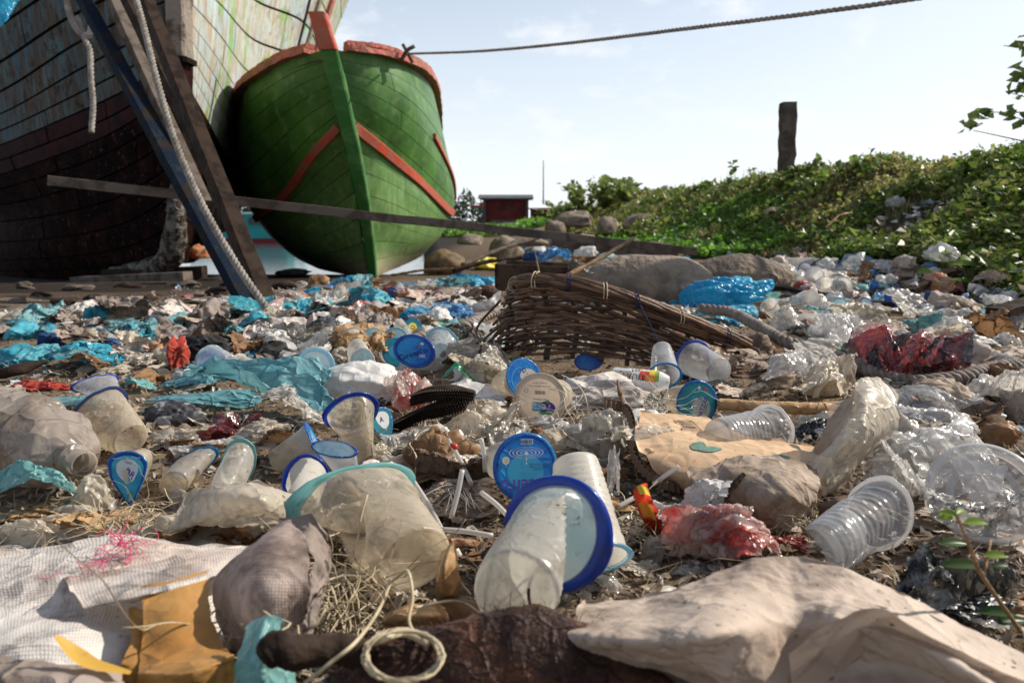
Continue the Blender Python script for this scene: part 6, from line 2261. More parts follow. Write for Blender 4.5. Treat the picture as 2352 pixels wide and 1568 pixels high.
# stiff dirty film standing beside the clear bag
patch('plastic_film', [
    [(1958, 880, .118), (1985, 868, .120), (2020, 866, .118), (2058, 900, .104)],
    [(1958, 925, .104), (1990, 935, .106), (2025, 940, .098), (2064, 960, .084)],
    [(1932, 990, .080), (1970, 995, .088), (2010, 1000, .078), (2050, 1010, .062)],
    [(1885, 1050, .056), (1925, 1052, .062), (1970, 1050, .052), (2010, 1045, .038)],
    [(1852, 1085, .034), (1885, 1105, .038), (1915, 1120, .030), (1945, 1100, .018)],
    [(1850, 1110, .01), (1880, 1130, .012), (1900, 1145, .008), (1930, 1120, .0)]],
    M['film_cream'], 'tall stiff speckled film standing up between the cardboard and the clear bag', 'film', nu=56, nv=80, amp=.0045, f=20, anis=2.6, rough=.42, edge=.004, a='the tall speckled film')
patch('paper_sheet', [
    [(1905, 930, .085), (1935, 915, .09), (1962, 905, .10)],
    [(1890, 990, .065), (1915, 990, .07), (1940, 985, .08)],
    [(1850, 1050, .035), (1880, 1055, .04), (1905, 1050, .05)],
    [(1840, 1080, .01), (1860, 1090, .012), (1880, 1090, .02)]],
    M['paper_mid'], 'brown card strip leaning behind the tall speckled film', 'card', nu=24, nv=40, amp=.003, f=26)
# torn beige film on the left
patch('plastic_film', [
    [(395, 1190, .035), (440, 1130, .055), (520, 1105, .066), (600, 1108, .066), (690, 1135, .05)],
    [(385, 1215, .028), (450, 1160, .050), (530, 1135, .068), (610, 1140, .066), (672, 1165, .044)],
    [(378, 1232, .022), (455, 1200, .040), (540, 1180, .050), (610, 1180, .050), (650, 1200, .034)],
    [(385, 1238, .0), (460, 1225, .01), (540, 1215, .02), (600, 1215, .015), (640, 1225, .008)]],
    M['film_cream'], 'torn beige film draped between the teardrop lid and the turquoise-rimmed cup', 'film', nu=70, nv=46, amp=.005, f=24, edge=.006, a='the torn beige film')


# ------------------------------------------------------------------ basket
def basket():
    root = empty('wicker_basket', bp(1420, 850, 1.45))
    o = root.location
    # wall surface: u along the rim, v from rim to base; the far wall stands behind
    front = [
        [(1172, 668, .172), (1200, 640, .20), (1300, 642, .193), (1420, 672, .172), (1560, 722, .138), (1722, 788, .085)],
        [(1156, 700, .15), (1210, 682, .17), (1320, 688, .165), (1430, 712, .147), (1565, 758, .112), (1718, 812, .068)],
        [(1146, 745, .12), (1215, 728, .14), (1330, 730, .136), (1440, 752, .12), (1565, 794, .088), (1712, 834, .05)],
        [(1138, 795, .085), (1215, 775, .107), (1330, 772, .108), (1445, 790, .094), (1565, 826, .064), (1705, 852, .035)],
        [(1130, 842, .05), (1205, 820, .072), (1320, 812, .078), (1440, 828, .066), (1560, 855, .042), (1695, 868, .022)],
    ]
    # heights above are guides only: put the wall at a steady distance, curving back at both ends
    Yu = [1.62, 1.50, 1.46, 1.46, 1.50, 1.60]
    G = [[at(q[0], q[1], Yu[k] + .012 * (2 - abs(2 - r))) for k, q in enumerate(row)] for r, row in enumerate(front)]
    A = surf(G, 200, 60)
    N = normals(A)
    N = N * -np.sign(N[30, 100, 1])     # facing the lens
    nv = 60

    def smp(u, v):
        i = np.clip(u * 199, 0, 198.999)
        j = np.clip(v * 59, 0, 58.999)
        ii, jj = i.astype(int), j.astype(int)
        a, b = (i - ii)[:, None], (j - jj)[:, None]
        S = lambda Q: Q[jj, ii] * (1 - a) * (1 - b) + Q[jj, ii + 1] * a * (1 - b) + Q[jj + 1, ii] * (1 - a) * b + Q[jj + 1, ii + 1] * a * b
        return S(A), -S(N)
    r = random.Random(6)
    ns = 9
    stakes = [.02 + (k + .5) / ns * .96 for k in range(ns)]
    u = np.linspace(0, 1, 110)
    rows = 21
    for k in range(rows):
        v0 = .05 + .93 * (k / (rows - 1)) ** 1.0
        v = v0 + .010 * np.sin(u * 9 + k * 2.1) + r.uniform(-.008, .008)
        P, n_ = smp(u, np.clip(v, 0, 1))
        w = np.cos(np.pi * ns * (u - .02) / .96 - np.pi / 2 + (np.pi if k % 2 else 0)) * .0055
        P = P + n_ * w[:, None] + crumple(P, 50 + k, 22, 2, .5) * .0016
        u0, u1 = (0, 110)
        if k > 12:
            u1 = r.randint(80, 105)
        rr_ = r.uniform(.0028, .0040)
        V, F = tube(P[u0:u1], rr_ * (1 + .15 * np.sin(u[u0:u1] * 40 + k)), 7)
        mk('cane', V, F, M['cane'] if r.random() < .75 else M['cane_dark'], parent=root, loc=o)
        if r.random() < .7:      # doubled rod
            P2 = P + np.array([0, 0, -.006]) + n_ * .001 + crumple(P, 80 + k, 15, 2, .5) * .002
            V, F = tube(P2[u0:u1], rr_ * .8, 6)
            mk('cane', V, F, M['cane_dark'] if r.random() < .5 else M['cane'], parent=root, loc=o)
    for k, us in enumerate(stakes):
        v = np.linspace(.0, 1.12, 24)
        for d in (-.007, .0, .007)[:2 if k % 2 else 3]:
            P, n_ = smp(np.full(24, us) + d - .05 * (v - .5) * (us - .5), np.clip(v, 0, 1))
            P = P + np.array([0, 0, -1.]) * (np.maximum(v - 1, 0) * .08)[:, None]
            V, F = tube(P, .0028, 6)
            mk('stake', V, F, M['cane_dark'], parent=root, loc=o)
    # rim: a bundle of rods
    for k in range(6):
        a = k / 6 * 6.28
        P, n_ = smp(u, np.full(110, .02))
        tw = 2 * np.pi * u * 1.2 + a
        P = P + n_ * (np.cos(tw) * .006)[:, None] + np.array([0, 0, 1.]) * (np.sin(tw) * .006 + .002)[:, None] + crumple(P, 90 + k, 12, 2, .5) * .0015
        V, F = tube(P, .0042, 7)
        mk('rim_cane', V, F, M['cane'], parent=root, loc=o)
    for k, us in enumerate([.13, .27, .41, .55, .66, .80, .93]):
        P, n_ = smp(np.array([us]), np.array([.03]))
        a = np.linspace(0, 2 * np.pi, 18, endpoint=False)
        for q in (-.003, .003):
            ring = P[0] + n_[0] * np.cos(a)[:, None] * .013 + np.array([0, 0, 1.]) * np.sin(a)[:, None] * .014 + np.array([q, 0, 0])
            V, F = tube(ring, .0011, 5, close=True)
            mk('binding', V, F, M['raffia'] if k in (0, 1, 3, 5) else M['navy_tie'], parent=root, loc=o)
    # far wall of the crushed basket
    for k in range(11):
        v = .10 + .85 * k / 10
        P, n_ = smp(u, np.clip(np.full(110, v) + .02 * np.sin(u * 6 + k), 0, 1))
        B = P.copy()
        B[:, 1] += .05 + .17 * np.sin(np.pi * np.clip(u, 0, 1)) ** .7
        B[:, 2] -= .03 + .012 * np.sin(u * 7 + k)
        B[:, 0] += .02 * np.sin(u * 3 + k)
        B += np.array([0, 1., 0]) * (np.cos(np.pi * ns * u + (np.pi if k % 2 else 0)) * .006)[:, None]
        V, F = tube(B, .0032, 6)
        mk('cane', V, F, M['cane_dark'] if k % 2 else M['cane'], parent=root, loc=o)
    # loose rods springing from the left side
    for k in range(9):
        s = at(1150 + r.uniform(-15, 60), 690 + k * 18, 1.58)
        e = at(1112 + r.uniform(-25, 25), 800 + k * 8 + r.uniform(-15, 20), 1.50)
        m_ = (s + e) / 2 + np.array([-.02 - r.uniform(0, .02), 0, -.01])
        V, F = tube(spline([s, m_, e], 18), .0026, 6)
        mk('loose_cane', V, F, M['cane'], parent=root, loc=o)
    V, F = tube(spline([at(1470, 700, 1.46), at(1500, 760, 1.455), at(1520, 800, 1.45), at(1545, 822, 1.45)], 20), .001, 5)
    mk('tie_string', V, F, M['navy_tie'], parent=root, loc=o)
    reg(root, 'half-crushed dark wicker basket lying on its side, its rim bound with string', 'basket', a='the basket', px=1420, py=740)


basket()

# ------------------------------------------------------------------ ropes among the litter
def rope2(pts, r, label, m='rope', n=200, pitch=.05, a=None, apx=(0, 0)):
    g = rope_geo([zat(q[0], q[1], q[2]) if q[2] < 9 else at(q[0], q[1], q[2] - 10) for q in pts], r, n, pitch, 7)
    V = g.V()
    V = V + crumple(V, 3, 60, 2, .6) * r * .10
    o = mk('rope', V, g.f, M[m], loc=V[0])
    return reg(o, label, 'rope', None, a, *apx)


rope2([(1608, 708, .075), (1680, 718, .07), (1740, 748, .06), (1800, 782, .045), (1880, 808, .03), (1930, 822, .03), (2010, 858, .015), (2110, 876, .015), (2215, 864, .022), (2260, 850, .026), (2310, 842, .026), (2400, 838, .024)], .0125, 'thick grey laid rope running from the basket to the right edge', n=620, pitch=.042, a='the thick rope', apx=(1800, 780))
rope2([(870, 788, .01), (930, 782, .02), (1010, 764, .03), (1080, 742, .045), (1150, 712, .06), (1190, 700, .06)], .012, 'grey rope leading left from the basket between the cups', n=280, pitch=.045, a='the left rope', apx=(1050, 750))

# ------------------------------------------------------------------ rocks, timber, sticks
lump('boulder', 1480, 640, 330, 112, M['rock'], 'long rounded grey boulder behind the basket', 'boulder', stand=.85, amp=.12, f=.9, sub=5, octs=5, anis=1.2, a='the long boulder', seed=5, kind='rock')
lump('boulder', 1690, 630, 270, 96, M['rock'], 'flat-topped tan boulder right of the long grey boulder', 'boulder', stand=.85, amp=.14, f=.9, sub=5, octs=5, anis=1.2, a='the tan boulder', seed=8, kind='rock')
lump('stone', 1022, 602, 92, 62, M['rock_brown'], 'rounded brown stone right of the green boat\'s foot', 'stone', stand=.9, amp=.2, f=.9, sub=4, octs=5, anis=1.1, seed=3, kind='rock')
lump('stone', 1165, 572, 86, 64, M['rock'], 'pointed grey stone behind the dark wooden box', 'stone', stand=.9, amp=.3, f=.8, sub=4, octs=4, anis=1.1, seed=17, kind='rock')
lump('stone', 1395, 515, 52, 46, M['rock'], 'upright dark boulder at the foot of the grassy bank', 'stone', stand=.95, amp=.25, f=.8, sub=4, seed=21, Y=9.5, kind='rock')
lump('stone', 1312, 500, 90, 40, M['rock'], 'slanting dark slab of rock below the bushes', 'stone', stand=.95, amp=.3, f=.8, sub=4, seed=22, Y=11.5, kind='rock')
lump('stone', 1275, 520, 50, 34, M['rock'], 'small dark rock left of the slanting slab', 'stone', stand=.95, amp=.3, f=.8, sub=3, seed=23, Y=11, kind='rock')
lump('stone', 1480, 505, 110, 36, M['rock'], 'half-buried grey rock above the bright creeper', 'stone', stand=.95, amp=.25, f=.8, sub=4, seed=24, Y=9.6, kind='rock')
lump('stone', 1584, 457, 70, 46, M['rock_brown'], 'rounded tan rock among the grass below the crest', 'stone', stand=.95, amp=.2, f=.8, sub=4, seed=25, Y=10.6, kind='rock')
lump('stone', 1080, 548, 60, 30, M['rock'], 'dark rock on the bank by the green boat', 'stone', stand=.9, amp=.3, f=.8, sub=3, seed=26, Y=11, kind='rock')
lump('stone', 1215, 555, 90, 22, M['rock'], 'low grey rock behind the long plank', 'stone', stand=.9, amp=.3, f=.8, sub=3, seed=27, Y=8, kind='rock')
lump('stone', 1340, 545, 70, 22, M['rock'], 'pale flat rock by the bright creeper', 'stone', stand=.9, amp=.3, f=.8, sub=3, seed=28, Y=7.5, kind='rock')
lump('stone', 2190, 700, 110, 44, M['rock'], 'flat grey stone right of the dark blue rag', 'stone', stand=.7, amp=.2, f=.8, sub=4, seed=29, kind='rock')
lump('yellow_sponge', 1120, 604, 64, 34, M['ink_yellow'], 'crumbling yellow-ochre foam lump behind the dark wooden box', 'foam', stand=.8, amp=.5, sub=4, seed=9)
lump('coconut', 1112, 676, 76, 46, M['husk'], 'dark old coconut husk behind the blue bag', 'coconut', stand=.9, amp=.15, f=.9, sub=4, octs=5, anis=1.2, seed=6, kind='rock')
bxr = empty('wooden_box', bp(1225, 672, 2.95))
bo = bxr.location
for (a, b, w, h) in (((1138, 638), (1308, 642), .105, .014),):
    p, q = at(1140, 637, 2.95), at(1310, 643, 3.1)
    plank('side_board', p, q, .10, .012, M['wood_dark'], up=(0, 1, 0), parent=bxr, n=12)
    plank('side_board', q, q + (.10, .28, 0), .10, .012, M['wood_dark'], up=(.6, .2, 0), parent=bxr, n=8)
    plank('side_board', p + (.03, .25, 0), q + (.05, .3, 0), .10, .012, M['wood_dark'], up=(0, 1, 0), parent=bxr, n=12)
    plank('side_board', p, p + (.03, .25, 0), .10, .012, M['wood_dark'], up=(1, 0, 0), parent=bxr, n=8)
reg(bxr, 'low dark wooden box half sunk behind the basket', 'box', a='the wooden box', px=1225, py=640)
plank('timber', at(1275, 562, 4.6), at(1560, 590, 4.3), .13, .10, M['wood_grey'], 'thick weathered beam beside the long plank\'s right end', 'timber', n=16, wob=.2)
rod('stick', [at(1305, 632, 2.6), at(1380, 592, 2.7), at(1455, 548, 2.8)], [.009, .007, .006], M['wood_brown'], 'sharpened brown stick slanting up behind the basket', 'stick', rough=.3)
rod('stick', [at(1245, 650, 2.3), at(1235, 610, 2.32), at(1228, 575, 2.34)], [.003, .0025, .002], M['wood_brown'], 'thin upright twig behind the basket\'s rim', 'stick')
rod('stick', [zat(1648, 930, .03), zat(1760, 934, .03), zat(1850, 938, .028), zat(1960, 934, .025)], [.009, .0085, .0085, .007], M['leaf_tan'], 'straight tan stick lying behind the cardboard', 'stick', rough=.25, n=40, a='the tan stick', apx=(1800, 935))
rod('stick', [zat(-30, 862, .015), zat(40, 852, .022), zat(105, 830, .03)], [.009, .011, .004], M['wood_dark'], 'dark pointed driftwood on the blue tarp at the left edge', 'stick', rough=.35)
rod('branch', [zat(608, 1520, .072), zat(640, 1492, .075), zat(720, 1482, .072), zat(800, 1490, .066), zat(850, 1495, .06)], [.006, .009, .009, .008, .005], M['wood_dark'], 'split dark branch lying between the turquoise wrapper and the string ring', 'branch', rough=.45, n=50, a='the split branch', apx=(720, 1490))
plank('board', zat(1780, 658, .03), zat(2040, 700, .02), .05, .015, M['wood_dark'], 'dark board crossing the far right litter', 'board', n=14)
plank('board', bp(2085, 668, 2.9) + (0, 0, .03), bp(2352, 575, 3.3) + (.0, 0, .05), .05, .02, M['wood_dark'], 'dark board slanting up the bank at the right edge', 'board', n=14, wob=.1)
plank('board', bp(2290, 735, 2.0) + (0, 0, .06), bp(2450, 640, 2.2) + (.0, 0, .08), .06, .02, M['wood_dark'], 'charred board end poking in at the right edge', 'board', n=14, wob=.1)
rod('stick', [zat(1668, 1140, .045), zat(1690, 1110, .055), zat(1708, 1088, .062)], [.003, .0028, .002], M['wood_dark'], 'short dark stick on the cardboard\'s bulge', 'stick', rough=.3)
for i, (a, b, r_, m_, lab) in enumerate([
    ((1060, 610, 7), (1240, 545, 8), .02, 'wood_grey', 'pale driftwood pole leaning on the pointed stone'),
    ((1040, 622, 6.5), (1200, 592, 6.8), .018, 'wood_dark', 'dark driftwood pole low beside the brown stone'),
    ((900, 632, 7.5), (1060, 618, 7), .012, 'wood_brown', 'thin driftwood stick at the green boat\'s foot'),
    ((1420, 580, 4.6), (1520, 560, 4.9), .012, 'wood_grey', 'bare stick behind the blue film heap'),
    ((1900, 520, 3.8), (1955, 490, 3.9), .006, 'leaf_tan', 'dry cane stalk on the slope under the post'),
]):
    rod('driftwood', [at(*a), (at(*a) + at(*b)) / 2 + np.array([0, 0, .02]), at(*b)], r_, M[m_], lab, 'driftwood', rough=.4)

# husk log and fibres along the bottom edge
o = rod('coconut_husk', [zat(760, 1640, .02), zat(900, 1570, .036), zat(1080, 1545, .042), zat(1260, 1535, .044), zat(1420, 1560, .038), zat(1620, 1680, .02)], [.016, .021, .023, .023, .021, .014], M['husk'],
        'charred fibrous husk lying along the bottom edge, left of the broad paper sheet', 'husk', n=110, ns=22, rough=.38, a='the charred husk', apx=(1200, 1530))
rsn = np.random.RandomState(4)
Vh = np.array([v.co[:] for v in o.data.vertices]) + np.array(o.location)
pk = rsn.choice(len(Vh), 1600)
V, F = blades(Vh[pk] + rsn.normal(size=(1600, 3)) * .001, .006, 3, lean=1.6, w=.00022)
q = mk('fibres', V, F, M['husk'], parent=o, loc=o.location, shade=False)
q['kind'] = 'stuff'


def fibres(name, c, n, L, w, m, label, cat, seed, spread=.01, lift=.4, kink=.5, a=None, apx=(0, 0), main=None):
    """a tangle of thin strands starting near c"""
    r = random.Random(seed)
    g = Geo()
    for k in range(n):
        p = np.array(c) + np.array([r.gauss(0, spread), r.gauss(0, spread), abs(r.gauss(0, spread * .4))])
        an = r.uniform(0, 6.28) if main is None else r.gauss(main, .55)
        d = np.array([math.cos(an), math.sin(an) * .8, r.uniform(-.1, lift)])
        pts = [p]
        for s in range(6):
            d = d + np.array([r.gauss(0, kink), r.gauss(0, kink), r.gauss(-.12, kink * .7)])
            d /= np.linalg.norm(d)
            p = p + d * L * r.uniform(.6, 1.3) / 6
            p[2] = max(p[2], g1(p[0], p[1]) + .002)
            pts.append(p.copy())
        g.add(*tube(spline(pts, 16), w * r.uniform(.6, 1.3), 4, flat=.35))
    o = mk(name, g.V(), g.f, m, loc=c)
    return reg(o, label, cat, None, a, *apx)


fibres('raffia', zat(800, 1330, .03), 60, .085, .0007, M['raffia'], 'tangled bundle of pale raffia under the turquoise-rimmed cup', 'raffia', 5, spread=.014, main=-1.9, kink=.4, a='the raffia bundle', apx=(800, 1350))
fibres('raffia', zat(770, 1410, .02), 40, .09, .0008, M['raffia'], 'lower tangle of raffia strands before the pinkish sack piece', 'raffia', 6, spread=.02, kink=.4)
fibres('raffia', zat(1150, 1420, .01), 16, .10, .0011, M['raffia'], 'loose straw strands below the blue-rimmed milky cup', 'raffia', 26, spread=.02, main=-2.5, kink=.3)
fibres('thread', zat(275, 1262, .058), 46, .026, .00035, M['pink_thread'], 'tangle of bright pink thread on the pale woven sack', 'thread', 7, spread=.006, kink=.6, a='the pink thread', apx=(275, 1260))
fibres('thread', zat(245, 1290, .058), 9, .04, .0003, M['pink_thread'], 'a few stray pink threads trailing below the pink tangle', 'thread', 8, spread=.010, kink=.5)
fibres('fibre', zat(290, 1205, .03), 60, .05, .0006, M['raffia'], 'dry root fibres beneath the teardrop lid', 'fibre', 9, spread=.018, kink=.5)
fibres('fibre', zat(1235, 815, .03), 26, .05, .0009, M['fibre_white'], 'white frayed sack threads sticking up before the basket', 'fibre', 10, spread=.012, lift=1.6, kink=.25)
fibres('fibre', zat(1510, 935, .03), 60, .055, .0009, M['fibre_white'], 'white frayed fibres behind the cardboard, left of the teal lid', 'fibre', 11, spread=.018, lift=.8, kink=.4, a='the white fibres', apx=(1510, 935))
fibres('fibre', zat(1360, 960, .03), 30, .08, .0006, M['fibre_white'], 'thin white strands arching over the litter before the cardboard', 'fibre', 12, spread=.03, lift=.9, kink=.35)
fibres('fibre', zat(1055, 1120, .02), 24, .05, .0006, M['fibre_white'], 'white bristles fanned out between the straws', 'fibre', 13, spread=.005, main=-1.5, kink=.2)
fibres('fibre', zat(960, 1030, .03), 30, .07, .0008, M['raffia'], 'pale fibres crossing the dry leaves above the straws', 'fibre', 14, spread=.025, kink=.3)
fibres('fibre', zat(1430, 1230, .01), 40, .06, .0006, M['raffia'], 'dirty fibres between the upside-down cup and the red sachet', 'fibre', 15, spread=.02, kink=.4)
fibres('fibre', zat(1820, 1195, .02), 26, .03, .0005, M['raffia'], 'small tuft of straw at the cardboard\'s lower corner', 'fibre', 16, spread=.008, kink=.5)
fibres('fibre', zat(620, 1490, .03), 18, .09, .0009, M['raffia'], 'dry roots around the turquoise wrapper at the bottom', 'fibre', 17, spread=.03, kink=.4)
# ring of twisted string
g = Geo()
r = random.Random(3)
for k in range(13):
    pts = []
    for j in range(26):
        a = j / 26 * 6.28
        rr_ = 1 + .07 * math.sin(3 * a + k) + r.uniform(-.04, .04)
        pts.append(zat(925 + 88 * math.cos(a) * rr_, 1505 + 58 * math.sin(a) * rr_, .064 + .004 * math.sin(a * 2 + k) + .003 * k / 3))
    g.add(*tube(np.array(pts), .0005 + .0005 * (k < 4), 5, close=True))
g.add(*tube(spline([zat(850, 1480, .068), zat(885, 1465, .075), zat(930, 1455, .07), zat(985, 1478, .068)], 20), .002, 5))
o = mk('string_ring', g.V(), g.f, M['raffia'], loc=zat(925, 1560, .05))
reg(o, 'loop of twisted straw string lying on the charred husk', 'string', a='the string ring', px=925, py=1500)
for (pts, lab) in (([(700, 1568, .06), (760, 1520, .07), (820, 1470, .075), (870, 1400, .06), (900, 1330, .055)], 'long bent straw strand rising beside the raffia bundle'),
                   ([(905, 1330, .05), (935, 1310, .07), (948, 1370, .065), (940, 1430, .06), (975, 1480, .065)], 'curling bark strip hooked above the string ring'),
                   ([(950, 1395, .05), (1050, 1380, .045), (1110, 1420, .04), (1130, 1490, .04)], 'wiry strand curving below the blue-rimmed milky cup'),
                   ([(1290, 1290, .03), (1240, 1300, .06), (1215, 1350, .07), (1230, 1410, .06), (1290, 1430, .045)], 'thin dark wire hooped over the bottom of the blue-rimmed milky cup')):
    rod('strand', [zat(*q) for q in pts], .0011, M['raffia'] if 'wire' not in lab else M['wood_dark'], lab, 'strand', n=40, ns=5)

# drinking straws
for (p, q, lab) in (((938, 1088, .05), (1018, 1222, .012), 'white straw slanting down to the right, left of three'),
                    ((1062, 1078, .06), (1036, 1190, .02), 'white straw standing nearly upright above the bristles'),
                    ((1010, 1215, .014), (1132, 1230, .012), 'white straw lying flat below the two leaning ones'),
                    ((1105, 1130, .035), (1176, 1195, .02), 'kinked clear straw lying towards the blue-rimmed milky cup'),
                    ((1105, 1008, .07), (1114, 1082, .035), 'short white straw upright left of the round blue lid'),
                    ((1030, 1010, .05), (1082, 1110, .03), 'clear straw with a red tie, half covered by dry leaves'),
                    ((1560, 1070, .04), (1500, 1112, .02), 'white straw slanting across the cardboard\'s lower edge'),
                    ((1418, 1165, .015), (1462, 1140, .02), 'short straw end left of the red sachet')):
    rod('drinking_straw', [zat(*p), (zat(*p) + zat(*q)) / 2 + np.array([.001, 0, .001]), zat(*q)], .0024, M['straw'], lab, 'straw', n=10, ns=10, group='drinking straws in the litter')
rod('red_tie', [zat(1040, 1022, .05), zat(1046, 1026, .051)], .0032, M['ink_red'], 'small red tie round the clear straw', 'tie', n=4)

# ------------------------------------------------------------------ big bottle
def bottle():
    a, b = zat(-30, 960, .055), zat(262, 1082, .045)
    ax = (b - a) / np.linalg.norm(b - a)
    L = .25
    R = .045
    z = Vector(ax)
    x = Vector((0, 0, 1)) - z * z.z
    x.normalize()
    y = z.cross(x)
    root = empty('plastic_bottle', mat=Matrix.Translation(Vector(a - ax * .05 + np.array([0, 0, -.006]))) @ Matrix((x, y, z)).transposed().to_4x4())
    prof = [(.0001, .01), (R * .5, .006), (R * .85, 0), (R * .98, .008)]
    n = 70
    for i in range(n):
        t = i / n
        rr_ = R * (1 - .05 * math.cos(t * 2 * math.pi * 12)) if t < .72 else R * (1 - 1.05 * ((t - .72) / .28) ** 1.6 * .68)
        prof.append((rr_, .01 + t * L))
    V, F = lathe(prof, 72)
    V = V + crumple(V / R, 44, .55, 2, .4, 1.5) * R * .22
    V[:, 1] *= 1.05
    mk('body', V, F, M['bottle'], parent=root)
    V, F = lathe([(.014, L - .01), (.014, L + .012), (.017, L + .012), (.017, L + .016), (.0135, L + .016), (.0135, L + .034), (.0115, L + .034)], 30)
    mk('neck', V + crumple(V / R, 3, 1, 2) * .001, F, M['bottle'], parent=root)
    reg(root, 'big dust-caked plastic bottle with dented ribs lying at the left edge', 'bottle', a='the big bottle', px=130, py=1000)


bottle()
# juice bottle with printed sleeve
jb = empty('juice_bottle', zat(1470, 892, .0))
a, b = zat(1405, 868, .033), zat(1536, 878, .030)
ax = (b - a) / np.linalg.norm(b - a)
z = Vector(ax)
x = Vector((0, -.4, 1)) - z * z.dot(Vector((0, -.4, 1)))
x.normalize()
jb.matrix_world = Matrix.Translation(Vector(a)) @ Matrix((x, z.cross(x), z)).transposed().to_4x4()
Lb = float(np.linalg.norm(b - a))
V, F = lathe([(.001, 0), (.015, .0), (.0175, .004), (.018, .01), (.018, Lb * .8), (.016, Lb * .88), (.010, Lb)], 40)
mk('body', V + crumple(V * 30, 6, 1, 3) * .0012, F, M['ink_white'], parent=jb)


def on_tube(V, r, z0, ang0, lift=.0008):
    """wrap flat print: x along the bottle, y around it"""
    a = ang0 + V[:, 1] / r
    return np.stack([(r + lift) * np.cos(a), (r + lift) * np.sin(a), z0 + V[:, 0]], 1)


def sub(V, F, n=6):
    """a finely divided rectangle spanning V"""
    x0, y0 = V[:, 0].min(), V[:, 1].min()
    x1, y1 = V[:, 0].max(), V[:, 1].max()
    X, Y = np.meshgrid(np.linspace(x0, x1, n), np.linspace(y0, y1, n), indexing='ij')
    return np.stack([X.ravel(), Y.ravel(), 0 * X.ravel()], 1), gridf(n, n)


for (cx_, cy__, w_, h_, m_, nm) in ((Lb * .62, .006, .022, .016, 'ink_red', 'printed_panel'), (Lb * .74, .004, .014, .022, 'ink_yellow', 'printed_panel'), (Lb * .69, .012, .016, .012, 'ink_orange', 'printed_panel'), (Lb * .80, .006, .006, .02, 'ink_green', 'printed_panel'), (Lb * .2, .008, .03, .010, 'ink_cream', 'printed_panel'), (Lb * .52, -.012, .006, .010, 'ink_orange', 'printed_panel')):
    V, F = sub(quadp(cx_, cy__, w_, h_)[0], None)
    mk(nm, on_tube(V, .018, 0, .15, .0007 + .0002 * (m_ != 'ink_red')), F, M[m_], parent=jb)
for (st, cx_, cy__, sz) in (('FRUIT', Lb * .40, .010, .014), ('1ss', Lb * .42, -.002, .012), ('KOMPOSISI', Lb * .20, .002, .005), ('nutrition', Lb * .20, -.006, .005), ('isi bersih', Lb * .20, -.012, .004)):
    V, F = text_pts(st, sz, .01)
    V = V + np.array([cx_, cy__, 0])
    mk('lettering', on_tube(V, .018, 0, .15, .0012), F, M['ink_grey'], parent=jb)
reg(jb, 'white juice bottle with printed fruit label lying behind the cardboard', 'bottle', a='the juice bottle', px=1470, py=870)

# red sachet standing left of the pink bag
sr = empty('sachet', zat(1475, 1190, .0))
patch('pouch', [[(1455, 1112, .075), (1470, 1108, .076), (1488, 1112, .072)], [(1458, 1150, .055), (1478, 1148, .060), (1500, 1155, .052)], [(1470, 1190, .03), (1492, 1190, .036), (1515, 1200, .03)], [(1490, 1225, .0), (1505, 1225, .0), (1520, 1228, .0)]],
      M['ink_red'], nu=20, nv=40, amp=.004, f=40, parent=sr)
patch('yellow_print', [[(1462, 1116, .0770), (1473, 1113, .0775), (1485, 1118, .074)], [(1470, 1135, .0675), (1482, 1134, .069), (1494, 1139, .064)]], M['ink_yellow'], nu=10, nv=8, amp=.0, parent=sr)
patch('orange_print', [[(1466, 1155, .0575), (1480, 1153, .061), (1497, 1160, .054)], [(1478, 1188, .036), (1492, 1187, .040), (1508, 1196, .034)]], M['ink_orange'], nu=10, nv=10, amp=.0, parent=sr)
reg(sr, 'shiny red and yellow sachet standing up left of the pink bag', 'sachet', a='the red sachet', px=1475, py=1140)

# curled dry leaves in the middle foreground
patch('dry_leaf', [
    [(1010, 1262, .062), (1030, 1245, .070), (1046, 1240, .072)],
    [(992, 1320, .045), (1015, 1312, .060), (1052, 1300, .058)],
    [(998, 1375, .025), (1025, 1362, .040), (1058, 1350, .040)],
    [(1030, 1400, .008), (1055, 1385, .015), (1065, 1375, .02)]],
    M['leaf_tan'], 'curled tan leaf standing between the stained cup and the blue-rimmed one', 'leaf', nu=30, nv=40, amp=.0035, f=26, edge=.002, a='the curled tan leaf')
V, F = lathe([(.011 + .002 * math.sin(i * .4), .0022 * i) for i in range(12)], 34)
V = V[:, [2, 1, 0]] * np.array([1.1, 1, .9])
o = mk('dry_leaf', V + crumple(V * 40, 9, 1, 2) * .002 + np.array(zat(1010, 1410, .016)), F, M['leaf'], loc=zat(1010, 1420, .0))
reg(o, 'dark rolled leaf tube under the curled tan leaf', 'leaf')
patch('dry_leaf', [[(880, 1412, .03), (930, 1392, .04), (985, 1388, .038), (1020, 1398, .03)], [(872, 1430, .034), (930, 1415, .046), (990, 1410, .044), (1030, 1418, .032)], [(890, 1448, .02), (935, 1442, .03), (990, 1438, .03), (1022, 1436, .022)]],
      M['leaf_tan'], 'rolled tan leaf lying below the raffia bundle', 'leaf', nu=40, nv=24, amp=.002, f=24, edge=.002)

